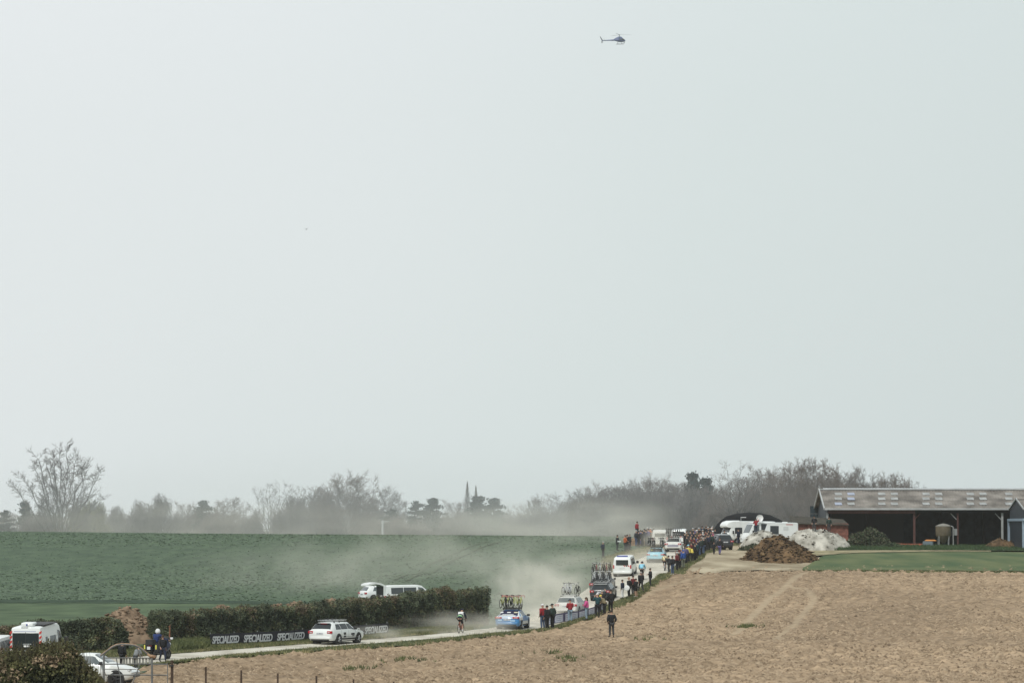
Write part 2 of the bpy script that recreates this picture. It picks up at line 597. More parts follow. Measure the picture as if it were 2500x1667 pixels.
# grass strip, yard edge and straw in front of the barn
GF_LOW = gline([(1958, 1393), (1985, 1395), (2060, 1395), (2200, 1395), (2350, 1396), (2560, 1397)])
GF_UP = gline([(1962, 1388), (1992, 1370), (2030, 1352), (2200, 1350), (2350, 1350), (2560, 1350)])
grass, POLY_GRASS = strip("grass_field", GF_LOW, GF_UP, 200, 12, 0.16, M_GRASS, rag=1.6, seed=41)
straw, _ = strip("straw_strip", gline([(1975, 1363), (2060, 1355), (2160, 1352), (2270, 1350), (2420, 1350)]), gline([(1990, 1348), (2080, 1347), (2160, 1347), (2270, 1347), (2420, 1348)]),
                 120, 5, 0.22, M_STRAW, rag=1.0, seed=45)
bank, _ = strip("barn_grass_bank", gline([(2040, 1347), (2150, 1347), (2270, 1347), (2420, 1348), (2560, 1349)]), gline([(2060, 1336), (2150, 1336), (2270, 1335), (2420, 1336), (2560, 1336)]),
                120, 6, 0.26, mat("rank_grass", (0.035, 0.065, 0.028), 0.9, 0.3, 1.5, 0.02, col2=(0.07, 0.10, 0.04), spec=.1), rag=0.6, seed=47)
head, _ = strip("headland_dirt", gline([(1690, 1404), (1760, 1398), (1850, 1394), (1960, 1396)]), gline([(1725, 1352), (1790, 1350), (1850, 1375), (1960, 1382)]), 120, 8, 0.13, M_YARD, rag=1.2, seed=49)

NEARF_UP = gline([(-40, 1474), (100, 1474), (300, 1475), (450, 1476), (600, 1477), (740, 1478), (840, 1481)])
NEARF_LOW = gline([(-40, 1548), (100, 1540), (300, 1528), (450, 1518), (600, 1505), (740, 1497), (840, 1491)])
near_field, POLY_NEAR = strip("short_wheat", NEARF_LOW, NEARF_UP, 160, 14, 0.10, mat("short_young_wheat", (0.055, 0.088, 0.046), 0.85, 0.15, 1.0, 0.0, col2=(0.085, 0.122, 0.062), detail=9, stretch=(0.3, 0.12, 1), spec=0.1), rag=.8, seed=81)
crop_edge, _ = strip("crop_edge", NEARF_UP, gline([(-40, 1466), (100, 1466), (300, 1467), (450, 1468), (600, 1469), (740, 1471), (840, 1475)]), 160, 4, 0.12, mat("tall_crop_edge", (0.030, 0.052, 0.032), 0.9, 0.2, 1.0, 0.0, col2=(0.045, 0.072, 0.042), detail=8, stretch=(.4, .2, 1), spec=.1), rag=1.0, seed=83)

M_TRAM = mat("worn_tramline", (0.085, 0.115, 0.070), 0.9, 0.2, 1.5, spec=.1)
for a_px in ([(960, 1416), (1040, 1380), (1110, 1350), (1190, 1322)], [(990, 1418), (1070, 1382), (1142, 1351), (1222, 1322)]):
    w_ = gline(a_px)
    strip("tramline", w_, [q + Vector((.38, 0, 0)) for q in w_], 90, 3, 0.10, M_TRAM, rag=.08, seed=85)

# ------------------------------------------------------------------ farm buildings
M_NAVY = mat("navy_cladding", (0.018, 0.026, 0.036), 0.6, 0.2, 1.0, col2=(0.026, 0.036, 0.048))
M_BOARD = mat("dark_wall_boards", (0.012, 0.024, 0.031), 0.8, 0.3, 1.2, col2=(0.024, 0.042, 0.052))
M_ROOF = mat("weathered_fibre_cement", (0.135, 0.120, 0.106), 0.9, 0.25, 0.45, 0.0, col2=(0.225, 0.203, 0.182), detail=6)
M_SKYL = mat("translucent_roof_sheet", (0.31, 0.315, 0.31), 0.5, 0.25, 1.1)
M_SKYB = mat("bluish_roof_sheet", (0.32, 0.35, 0.44), 0.5, 0.1, 1.5)
M_FASC = mat("pale_fascia", (0.40, 0.41, 0.41), 0.6, 0.15, 1.0)
M_RUST = mat("red_oxide_steel", (0.075, 0.030, 0.026), 0.7, 0.2, 2.0)
M_PALE = mat("galvanised_post", (0.32, 0.335, 0.33), 0.5, 0.15, 2.0)
M_BLUEP = mat("pale_blue_trim", (0.26, 0.33, 0.40), 0.6, 0.1, 2.0)
M_BLACK = mat("black_plastic", (0.014, 0.015, 0.017), 0.55)
M_WHITE = mat("white_paint", (0.80, 0.81, 0.81), 0.35, 0.03, 2.0)
M_FIBRE = mat("silo_fibreglass", (0.135, 0.112, 0.075), 0.6, 0.2, 1.5)
M_ORANGE = mat("orange_paint", (0.60, 0.24, 0.06), 0.5, 0.1, 3.0)
M_REDP = mat("faded_red_paint", (0.38, 0.09, 0.055), 0.6, 0.2, 3.0)
M_CONC = mat("concrete", (0.30, 0.29, 0.27), 0.9, 0.15, 2.0)

BZ = -2.3
bx0, by0, bl, bd = 38.4, 468.0, 31.0, 15.0
zeave, zridge = 2.46, 4.78
barn = thing("barn", "long open-fronted barn with grey roof, pale skylights and dark interior", "barn", (bx0, by0, BZ))
eh, rh = zeave - BZ, zridge - BZ
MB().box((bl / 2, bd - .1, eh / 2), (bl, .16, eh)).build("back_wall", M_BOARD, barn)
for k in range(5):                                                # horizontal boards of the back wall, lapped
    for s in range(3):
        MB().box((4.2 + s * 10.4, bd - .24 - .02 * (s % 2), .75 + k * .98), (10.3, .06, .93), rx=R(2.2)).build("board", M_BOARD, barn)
for x in (0.06, bl - .06):
    MB().prism([(x - .05, 0, 0), (x - .05, bd - .2, 0), (x - .05, bd - .2, eh - .06), (x - .05, bd / 2, rh - .12), (x - .05, 0, eh - .06)], (.1, 0, 0)).build("gable_wall", M_NAVY, barn)


def corrugated(x0, x1, p0, p1, amp, pitch):
    """corrugated sheet between eave p0=(y,z) and ridge p1"""
    xs = np.arange(x0, x1 + 1e-6, pitch / 4)
    nrm = Vector((0, -(p1[1] - p0[1]), (p1[0] - p0[0]))).normalized()
    ring0, ring1 = [], []
    for i, x in enumerate(xs):
        h = amp * math.sin(i * math.pi / 2)
        ring0.append((x, p0[0] + nrm.y * h, p0[1] + nrm.z * h))
        ring1.append((x, p1[0] + nrm.y * h, p1[1] + nrm.z * h))
    b = [(x, p[0], p[1] - .05) for p in (p1, p0) for x in (xs[-1], xs[0])]
    m = MB().loft([ring0, ring1], caps=False, closed=False)
    return m.add(ring0 + [(x, y, z - .06) for x, y, z in ring0], [(i, i + 1, len(xs) + i + 1, len(xs) + i) for i in range(len(xs) - 1)])


corrugated(-.35, bl + .3, (-.55, eh - .02), (bd / 2, rh), .03, .36).build("roof", M_ROOF, barn)
corrugated(-.35, bl + .3, (bd + .5, eh - .02), (bd / 2, rh - .01), .03, .36).build("roof", M_ROOF, barn)
MB().box((bl / 2, bd / 2, rh + .06), (bl + .7, .7, .14)).build("ridge_cap", M_FASC, barn)
MB().box((bl / 2, -.62, eh - .08), (bl + .7, .12, .22)).build("gutter", M_FASC, barn)
for s, rx in ((0, math.atan2(rh - eh, bd / 2)),):
    L = math.hypot(bd / 2 + .55, rh - eh)
    MB().box((-.42, (bd / 2 - .55) / 2, (eh + rh) / 2 + .02), (.14, L, .26), rx=rx).build("verge_board", M_FASC, barn)
    MB().box((-.42, bd * .75 + .25, (eh + rh) / 2 + .02), (.14, L, .26), rx=-rx).build("verge_board", M_FASC, barn)
sl = (rh - eh) / (bd / 2 + .55)
pan = None
for c, px in enumerate((2046, 2077, 2152, 2183, 2260, 2291, 2368, 2399, 2462)):
    for r_, yy in enumerate((5.6, 3.5, 1.3)):
        x = (px - CX) / F * (by0 + yy) - bx0 - (2 - r_) * .0
        m_ = M_SKYB if (c, r_) in ((1, 0), (1, 1), (0, 2)) else M_SKYL
        MB().box((x, yy, eh + sl * (yy + .55) + .045), (.86, 1.12, .03), rx=math.atan(sl)).build("skylight", m_, barn)
M_BEAM = M_RUST
MB().box((5.35, -.1, eh - .42), (10.6, .22, .42)).build("lintel_beam", M_BEAM, barn)
MB().box((20.5, .1, eh - .34), (19.8, .2, .26)).build("lintel_beam", M_BLACK, barn)
for px, w, mt in ((2018.5, .24, M_PALE), (2230, .26, M_BEAM), (2336, .2, M_BEAM), (2444.5, .26, M_PALE)):
    x = (px - CX) / F * by0 - bx0
    p = MB().box((x + .05, .05, (eh - .55) / 2), (w, .22, eh - .55)).build("post", mt, barn)
for px, d in ((2230, 1), (2336, -1), (2444.5, -1)):
    x = (px - CX) / F * by0 - bx0
    MB().tube((x + d * .1, .05, eh - 1.35), (x + d * .8, .05, eh - .6), .05).build("brace", M_PALE if px > 2240 else M_BEAM, barn)
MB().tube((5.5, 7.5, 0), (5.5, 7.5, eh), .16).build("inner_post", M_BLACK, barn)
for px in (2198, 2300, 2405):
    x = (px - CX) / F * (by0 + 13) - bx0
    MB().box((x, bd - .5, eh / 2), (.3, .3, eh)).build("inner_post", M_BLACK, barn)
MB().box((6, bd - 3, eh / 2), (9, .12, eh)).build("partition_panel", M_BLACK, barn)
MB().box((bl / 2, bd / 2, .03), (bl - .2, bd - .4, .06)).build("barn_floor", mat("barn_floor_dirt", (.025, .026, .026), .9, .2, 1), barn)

rear = thing("barn", "low pale barn roof seen just above the ridge of the open-fronted barn", "barn", (bx0 + 1.5, by0 + 19, BZ))
corrugated(0, 34, (0, eh + .2), (6.0, rh + .42), .03, .36).build("roof", mat("pale_roof_sheet", (.40, .42, .43), .6, .1, 1), rear)
MB().box((17, 6.2, eh / 2), (34, 11, eh)).build("wall", M_NAVY, rear)

nb = thing("barn", "navy clad barn with pale blue corner posts cut off by the picture edge", "barn", ((2499 - CX) / F * 452, 452, BZ))
MB().prism([(0, 0, 0), (0, 13, 0), (0, 13, 4.5), (0, 6.5, 5.75), (0, 0, 4.5)], (11, 0, 0)).build("wall", M_NAVY, nb)
for y0, y1 in ((-.4, 6.5), (13.4, 6.5)):
    corrugated(-.12, 11.2, (y0, 4.55), (y1, 5.85), .03, .36).build("roof", M_ROOF, nb)
MB().box((-.1, 3.1, 5.25), (.1, 7.1, .2), rx=math.atan2(1.25, 6.6)).build("verge_board", M_FASC, nb)
MB().box((-.1, 9.9, 5.25), (.1, 7.1, .2), rx=-math.atan2(1.25, 6.6)).build("verge_board", M_FASC, nb)
for y in (-.05, 13.3):
    MB().box((-.1, y, 1.75), (.26, .3, 3.5)).build("corner_post", M_BLUEP, nb)
MB().box((-.14, 6.5, 3.35), (.2, 14.4, .3)).build("fascia_beam", M_BLUEP, nb)
MB().box((-.07, 6.2, 1.6), (.08, 9.5, 3.1)).build("sliding_door", mat("dark_navy_door", (.02, .03, .045), .5, .1, 1), nb)

# ---- feed silo and the farm clutter in front of the barn
x = (2303 - CX) / F * 464
silo = thing("feed_silo", "tan feed silo with conical base standing in the open barn", "silo", (x, 464.5, BZ))
b = MB()
b.loft([[(r * math.cos(6.28319 * i / 20), r * math.sin(6.28319 * i / 20), z) for i in range(20)] for r, z in ((.22, .55), (.92, 1.45), (.95, 1.5), (.95, 2.55), (.94, 2.56))]).build("tank", M_FIBRE, silo)
MB().loft([[(r * math.cos(6.28319 * i / 20), r * math.sin(6.28319 * i / 20), z) for i in range(20)] for r, z in ((.97, 2.56), (.97, 2.62), (.6, 2.8), (.12, 2.92), (.05, 2.93))]).build("lid", mat("silo_lid", (.20, .19, .165), .6, .1, 2), silo)
for a in range(4):
    MB().tube((.8 * math.cos(a * 1.571 + .785), .8 * math.sin(a * 1.571 + .785), 0), (.86 * math.cos(a * 1.571 + .785), .86 * math.sin(a * 1.571 + .785), 1.6), .05).build("leg", M_PALE, silo)
MB().path([(1.15, -.3, 0), (1.15, -.3, 2.5), (.9, -.2, 2.62)], .06).build("filler_pipe", M_PALE, silo)
MB().box((1.45, -.3, 1.9), (.36, .18, .8)).build("control_box", mat("grey_box", (.22, .23, .23), .5), silo)


def crate(name, label, cat, px, py, w, h, d, mt, extra=None, Y=462.0):
    X = (px - CX) / F * Y
    o = thing(name, label, cat, (X, Y, float(hz(X, Y)) - .02))
    return o


o = crate("drawbar", "long low orange-red drawbar lying on the grass before the barn", "implement", 2222, 1333, 2.8, .2, .3, M_REDP)
MB().box((0, 0, .42), (2.85, .16, .2)).build("beam", M_REDP, o)
for sx in (-1.1, 1.1):
    MB().box((sx, 0, .16), (.12, .3, .34)).build("foot", M_REDP, o)
o = crate("water_tank", "grey-blue plastic tank with an orange lid beside the silo", "tank", 2264, 1333, 1.4, .8, .8, M_CONC)
MB().loft([[(sx * .62 * k, sy * .45 * k, z) for sx, sy in ((-1, -.7), (-.8, -1), (.8, -1), (1, -.7), (1, .7), (.8, 1), (-.8, 1), (-1, .7))] for k, z in ((.9, 0), (1, .12), (1, .7), (.92, .84))]).build("tank", mat("grey_blue_plastic", (.13, .17, .19), .5, .1, 2), o)
MB().loft([[(sx * k + .25, sy * .9 * k, z) for sx, sy in ((-.6, -.5), (.7, -.5), (.8, 0), (.7, .5), (-.6, .5))] for k, z in ((1, .86), (1, .93), (.7, 1.02))]).build("lid", M_ORANGE, o)
o = crate("feed_trough", "small brown wooden trough in the shade of the barn", "trough", 2190, 1333, 1, .7, .7, M_CONC, Y=464)
MB().loft([[(sx * k, sy * k, z) for sx, sy in ((-.5, -.35), (.5, -.35), (.5, .35), (-.5, .35))] for k, z in ((.8, 0), (1.05, .55), (.95, .55), (.7, .1))]).build("box", mat("old_wood", (.10, .065, .045), .8, .2, 3), o)
for i, (px, hh, lab) in enumerate(((2136, 1.1, "upright grey concrete block behind the green shrub mound"), (2148, .85, "lower grey concrete block nearest the barn opening"))):
    X = (px - CX) / F * (461 + i * 1.2)
    o = MB().box((0, 0, hh / 2), (.9, .6, hh)).build("concrete_block", M_CONC)
    tag(o, lab, "concrete block")
    o.location = on_ground(X, 461 + i * 1.2)
bv = o.modifiers.new("edge", 'BEVEL')
bv.width = .03

# ---- low brick shed with mossy lean-to roof
M_BRICK = mat("old_red_brick", (0.12, 0.045, 0.036), 0.9, 0.25, 2.2, 0.0, col2=(0.19, 0.078, 0.058), detail=8)
M_MOSS = mat("mossy_tiles", (0.030, 0.028, 0.022), 0.95, 0.3, 2.0, col2=(0.055, 0.048, 0.036))
Ys = 462.0
x0, x1 = (1935 - CX) / F * Ys, (2070 - CX) / F * Ys
zb = float(hz((x0 + x1) / 2, Ys)) - .2
shed = thing("brick_shed", "low red brick shed with a dark mossy roof left of the barn", "shed", (x0, Ys, zb))
W_ = x1 - x0
hf = (HORIZON - 1277) / F * Ys - zb
MB().box((W_ / 2, 2.0, hf / 2), (W_, 4.0, hf)).build("wall", M_BRICK, shed)
MB().box((.03, -.02, hf / 2), (.3, .08, hf)).build("quoin", mat("pale_brick", (.36, .2, .16), .9, .2, 3), shed)
MB().add([(-.2, -.3, hf - .1), (W_ * .9, -.3, hf - .25), (W_ + .1, -.3, hf - .3), (W_ - .3, 3.6, hf + .35), (-.2, 3.6, hf + .78), (-.2, -.3, hf + .02), (W_ * .9, -.3, hf - .13), (W_ + .1, -.3, hf - .2), (W_ - .3, 3.6, hf + .5), (-.2, 3.6, hf + .92)],
         [(5, 6, 7, 8, 9), (0, 4, 3, 2, 1), (0, 1, 6, 5), (1, 2, 7, 6), (2, 3, 8, 7), (3, 4, 9, 8), (4, 0, 5, 9)]).build("roof", M_MOSS, shed)
for k in range(14):
    MB().box((.1 + k * (W_ - .3) / 13, -.34, hf - .06 - k * .012), (.36, .1, .1)).build("roof_tile", M_MOSS, shed)
MB().tube((W_ * .72, -.1, .9), (W_ * .9, -.6, .1), .05).build("prop", M_BLACK, shed)


# ------------------------------------------------------------------ heaps
def heap(name, label, cat, l, r, base, top, depth, m, rough=.15, seed=1, power=2.0, peak=.5, n=60, fr=1.6, kind=None, skew=0.0, sink=.3, Yc=None):
    g = ground((l + r) / 2, base) if Yc is None else None
    Yf = g.y if Yc is None else Yc - depth / 2
    s = F / (Yf + depth * .3)
    W = (r - l) / s
    Xc = ((l + r) / 2 - CX) / F * (Yf + depth * .3)
    Yc = Yf + depth / 2
    zc = float(hz(Xc, Yc))
    ztop = (HORIZON - top) / F * (Yf + depth * .45)
    H = ztop - zc
    u = np.linspace(-1, 1, n)
    U, Vv = np.meshgrid(u, u)
    rr = np.hypot(U, Vv)
    a = np.arctan2(Vv, U)
    q = np.maximum(np.abs(U), np.abs(Vv)) / np.maximum(rr, 1e-6)
    U2, V2 = U * np.where(rr > 0, np.minimum(1, q), 1), Vv * np.where(rr > 0, np.minimum(1, q), 1)
    rad = np.hypot(U2, V2)
    ed = 1 + .22 * (fbm(np.cos(a) * 1.7 + 5, np.sin(a) * 1.7 + 5, seed, 3) - .5)
    X = U2 * W / 2 * ed
    Y = V2 * depth / 2 * ed
    uu = np.hypot(U2 - (peak * 2 - 1) * (1 - rad), V2)
    prof = np.clip(1 - uu ** power, 0, 1)
    Z = H * prof
    Z += prof ** .4 * rough * ((fbm(X * fr + 9, Y * fr + 3, seed, 4) - .5) * 2 + np.abs(fbm(X * fr * 2.3, Y * fr * 2.3, seed + 7, 3) - .5) * 2 - .3) * np.minimum(1, (1 - rad) * 6)
    Z = Z + hz(X + Xc, Y + Yc) - zc - sink * rad ** 6
    q0 = (np.arange(n - 1)[:, None] * n + np.arange(n - 1)[None]).ravel()
    Fc = np.stack([q0, q0 + 1, q0 + n + 1, q0 + n], 1)
    o = link(name, np_mesh(name, np.stack([X.ravel(), Y.ravel(), Z.ravel()], 1), Fc, m, True))
    o.location = (Xc, Yc, zc)
    tag(o, label, cat)
    if kind:
        o["kind"] = kind
    return o


def strew(o, n, size, m, name, seed, flat=.6, keep=1.0, dz=.03, asp=1.6):
    """loose lumps lying on a heap, one joined part"""
    rs = np.random.default_rng(seed)
    me = o.data
    co = np.empty(len(me.vertices) * 3, np.float32)
    me.vertices.foreach_get("co", co)
    co = co.reshape(-1, 3)
    ok = co[co[:, 2] > co[:, 2].min() + .25]
    P = ok[rs.integers(0, len(ok), n)] + rs.normal(0, .12, (n, 3)) * np.array([1, 1, .25])
    P[:, 2] += dz
    # lumps: squashed octahedra
    s = size * rs.uniform(.5, 1.5, (n, 1, 1))
    oc = np.array([[1, 0, 0], [-1, 0, 0], [0, 1, 0], [0, -1, 0], [0, 0, flat], [0, 0, -flat]], float)
    J = rs.uniform(.6, 1.3, (n, 6, 1))
    an = rs.uniform(0, 6.28, n)
    Rz = np.stack([np.stack([np.cos(an), -np.sin(an)], -1), np.stack([np.sin(an), np.cos(an)], -1)], 1)
    V = oc[None] * s * J
    V[..., 0] *= asp
    V[..., :2] = np.einsum('nij,nkj->nki', Rz, V[..., :2])
    V += P[:, None]
    fc = np.array([[0, 2, 4], [2, 1, 4], [1, 3, 4], [3, 0, 4], [2, 0, 5], [1, 2, 5], [3, 1, 5], [0, 3, 5]])
    Fc = (np.arange(n)[:, None, None] * 6 + fc[None]).reshape(-1, 3)
    c = link(name, np_mesh(name, V.reshape(-1, 3), Fc, m), o, "stuff")
    return c


M_MANURE = mat("straw_manure", (0.058, 0.038, 0.024), 0.95, 0.25, 0.8, 0.0, col2=(0.155, 0.10, 0.055), detail=8, spec=.1)
M_MANL = mat("straw_lumps", (0.10, 0.066, 0.036), 0.95, 0.4, 1.0, col2=(0.19, 0.13, 0.07), spec=.1)
M_MAND = mat("dark_manure_lumps", (0.045, 0.031, 0.022), 0.95, 0.3, 4.0, spec=.1)
M_CHALK = mat("chalk_rubble", (0.24, 0.225, 0.19), 0.95, 0.22, 0.9, 0.0, col2=(0.47, 0.45, 0.40), detail=8, spec=.1)
M_SOIL = mat("spoil_soil", (0.17, 0.115, 0.075), 0.95, 0.2, 1.5, 0.0, col2=(0.27, 0.195, 0.135), detail=8, spec=.1)
M_TARP = mat("black_silage_sheet", (0.010, 0.011, 0.013), 0.9, 0.2, 1.0, 0.05, spec=.15)

h_ = heap("manure_heap", "big brown straw manure heap at the edge of the grass", "manure heap", 1806, 2008, 1375, 1308, 10, M_MANURE, .55, 5, 1.45, .52, 84, .65)
strew(h_, 520, .15, M_MANURE, "straw_clump", 3)
strew(h_, 300, .13, M_MANL, "straw_clump", 7)
strew(h_, 420, .15, M_MAND, "dung_clump", 4)
h_ = heap("chalk_heap", "white chalk rubble heap below the two men by the brick shed", "rubble heap", 1898, 2086, 1343, 1294, 9, M_CHALK, .38, 8, 3.0, .5, 80, 1.0)
strew(h_, 240, .10, M_CHALK, "chalk_lump", 5)
strew(h_, 55, .12, M_MAND, "dark_clod", 6)
h_ = heap("chalk_heap", "smaller white chalk heap in front of the motorhomes", "rubble heap", 1800, 1935, 1337, 1294, 8, M_CHALK, .34, 18, 1.8, .45, 70, 1.0)
strew(h_, 160, .09, M_CHALK, "chalk_lump", 15)
strew(h_, 40, .11, M_MAND, "dark_clod", 16)
h_ = heap("silage_clamp", "long black sheeted silage mound behind the white motorhomes", "silage mound", 1724, 1955, 1318, 1252, 9, M_TARP, .14, 23, 3.2, .45, 60, .5, Yc=492)
h_ = heap("manure_heap", "low dark manure pile against the navy barn corner", "manure heap", 2394, 2490, 1341, 1315, 4, M_MANURE, .2, 33, 1.7, .5, 44, 1.5, Yc=461)
strew(h_, 130, .10, M_MANL, "straw_clump", 34)

# spoil thrown up behind the hedge
h_ = heap("spoil_heap", "bare brown soil heap in the gap between the two hedges", "soil heap", 225, 420, 1572, 1490, 9, M_SOIL, .34, 43, 2.2, .32, 80, .9)
strew(h_, 500, .11, M_SOIL, "soil_clod", 44)
for l, r, b_, t_, lab, sd in ((492, 580, 1545, 1477, "small brown soil heap topping the hedge above the first banner word", 51), (640, 705, 1530, 1474, "brown soil heap showing over the middle of the hedge", 52),
                              (665, 775, 1525, 1466, "longest brown soil heap showing over the hedge", 53), (770, 840, 1515, 1462, "brown soil heap over the hedge nearest the parked van", 54)):
    h_ = heap("spoil_heap", lab, "soil heap", l, r, b_, t_, 4.5, M_SOIL, .25, sd, 1.8, .55, 50, 1.0)
    strew(h_, 90, .10, M_SOIL, "soil_clod", sd + 40)


# ------------------------------------------------------------------ trees
M_FARW = mat("far_twigs", (0.16, 0.14, 0.125), 0.9)
M_BARK = mat("grey_bark", (0.085, 0.072, 0.064), 0.9, 0.2, 2.0)
M_TWIG = mat("bare_twigs", (0.150, 0.136, 0.130), 0.9, 0.2, 1.0)
M_TWIGR = mat("budding_twigs", (0.172, 0.140, 0.124), 0.9, 0.25, 0.6)
M_PINE = mat("pine_needles", (0.030, 0.045, 0.043), 0.9, 0.35, 1.2)
M_WILLOW = mat("willow_haze", (0.20, 0.19, 0.11), 0.9, 0.2, 1.0)


def bare_tree(seed, H=16.0, spread=.5, trunk=.2, limbs=7, twigs=1.0, mt=None, stems=1, droop=0.0, clear=0):
    rs = random.Random(seed)
    S = ([], [], [], [])
    T = ([], [], [], [])

    def seg(st, p, q, r0, r1):
        st[0].append(tuple(p)); st[1].append(tuple(q)); st[2].append(r0); st[3].append(r1)

    def grow(p, d, L, r, lvl):
        n = 4 if lvl < 2 else 3 if lvl < 4 else 2
        for k in range(n):
            d = (d + Vector((rs.gauss(0, .13), rs.gauss(0, .13), rs.gauss(.025 - droop * (lvl > 2), .08)))).normalized()
            q = p + d * (L / n)
            r1 = r * (.80 if lvl < 4 else .55)
            seg(S if lvl < 3 else T, p, q, r, r1)
            p, r = q, r1
            if lvl < 5 and not (lvl == 1 and k < clear):
                for c in range(2 if lvl in (0, 3) else (3 if lvl == 4 else 2)):
                    if rs.random() < (.55 if lvl == 0 else .78) * (1 if lvl < 4 else twigs):
                        ax = Vector((rs.gauss(0, 1), rs.gauss(0, 1), rs.gauss(.12, .5))).normalized()
                        nd_ = (d * .8 + ax * (.62 if lvl < 2 else .85)).normalized()
                        grow(p, nd_, L * rs.uniform(.42, .68), r * rs.uniform(.5, .7), lvl + 1)

    for s_ in range(stems):
        off = Vector((rs.uniform(-.5, .5), rs.uniform(-.5, .5), 0)) * (stems > 1)
        p = off.copy()
        q = p + Vector((rs.gauss(0, .2), rs.gauss(0, .2), H * trunk))
        r = H * .021 / (stems ** .3)
        seg(S, p, (p + q) / 2, r * 1.25, r); seg(S, (p + q) / 2, q, r, r * .92)
        for k in range(limbs):
            a = 6.283 * (k + rs.random() * .7) / limbs
            lean = spread * rs.uniform(.25, 1.15)
            d = Vector((math.cos(a) * lean, math.sin(a) * lean, 1)).normalized()
            grow(p.lerp(q, rs.uniform(.6, 1.0)), d, H * (1 - trunk) * rs.uniform(.55, .72), r * rs.uniform(.4, .6), 1)
    ms = segs_mesh("trunk", *S, M_BARK, 4)
    mtw = segs_mesh("crown", T[0], T[1], np.maximum(np.array(T[2]), H * .0017), np.maximum(np.array(T[3]), H * .0009), mt or M_TWIG, 3)
    zs = [q[2] for q in T[1]]
    xs = sorted(q[0] for q in T[1])
    return ms, mtw, np.percentile(zs, 99.6), xs[int(len(xs) * .985)] - xs[int(len(xs) * .015)], len(T[0])


def fan_tree(seed, H=20.0, Wd=20.0, limbs=12, base=.05, thick=.022, br=2, tw=3, mt=None, flat=.75, tiplen=.20):
    """bare tree whose limbs fan out of a short trunk to a rounded crown"""
    rs = random.Random(seed)
    S = ([], [], [], [])
    T = ([], [], [], [])

    def seg(st, p, q_, r0, r1):
        st[0].append(tuple(p)); st[1].append(tuple(q_)); st[2].append(r0); st[3].append(r1)

    def stick(p, d, L, r, n, lvl):
        for k in range(n):
            d = (d + Vector((rs.gauss(0, .10), rs.gauss(0, .10), rs.gauss(.04, .07)))).normalized()
            q_ = p + d * (L / n)
            seg(S if lvl < 2 else T, p, q_, r, r * .74)
            p, r = q_, r * .74
            if lvl < 3:
                for c in range(tw):
                    if rs.random() < .8:
                        ax = Vector((rs.gauss(0, 1), rs.gauss(0, 1), rs.gauss(.0, .7))).normalized()
                        stick(p, (d * .75 + ax * .75).normalized(), L * rs.uniform(.35, .6), r * .6, 3 if lvl < 2 else 2, lvl + 1)
    r0 = H * thick
    seg(S, Vector((0, 0, -.5)), Vector((0, 0, H * base)), r0 * 1.5, r0 * 1.15)
    for k in range(limbs):
        u = -1 + 2 * (k + .5) / limbs + rs.uniform(-.5, .5) / limbs
        dep = rs.uniform(-.6, .6)
        reach = rs.uniform(.86, 1.02)
        tipx = u * Wd / 2 * .92 * reach
        tipz = H * (.42 + .58 * max(0, 1 - abs(u) ** 2.1) ** .6) * reach
        tip = Vector((tipx, dep * Wd / 2 * flat * max(0, 1 - u * u) ** .5, tipz))
        st = Vector((u * H * .012, 0, H * base * rs.uniform(.5, 1.6)))
        ctl = Vector((tip.x * .35, tip.y * .35, tip.z * (.32 + .12 * (1 - abs(u)))))
        n = 9
        prev, r = st, r0 * rs.uniform(.42, .62)
        for j in range(1, n + 1):
            t = j / n
            q_ = st * (1 - t) ** 2 + ctl * 2 * t * (1 - t) + tip * t * t + Vector((rs.gauss(0, .012), rs.gauss(0, .012), rs.gauss(0, .008))) * H
            rn = r * .86
            seg(S, prev, q_, r, rn)
            d = (q_ - prev).normalized()
            if t > .28:
                for c in range(br):
                    ax = Vector((rs.gauss(.25 * (1 if tip.x > 0 else -1), 1), rs.gauss(0, 1), rs.gauss(.1, .5))).normalized()
                    stick(q_, (d * .85 + ax * .62).normalized(), H * tiplen * rs.uniform(.55, 1.1) * (1.25 - .55 * t), rn * .5, 3, 1)
            prev, r = q_, rn
    ms = segs_mesh("trunk", *S, M_BARK, 4)
    mtw = segs_mesh("crown", T[0], T[1], np.maximum(np.array(T[2]), H * .0012), np.maximum(np.array(T[3]), H * .0007), mt or M_TWIG, 3)
    return ms, mtw, np.percentile([z[2] for z in T[1]], 99.5), np.ptp(np.percentile([z[0] for z in T[1]], [1.5, 98.5])), len(T[0])


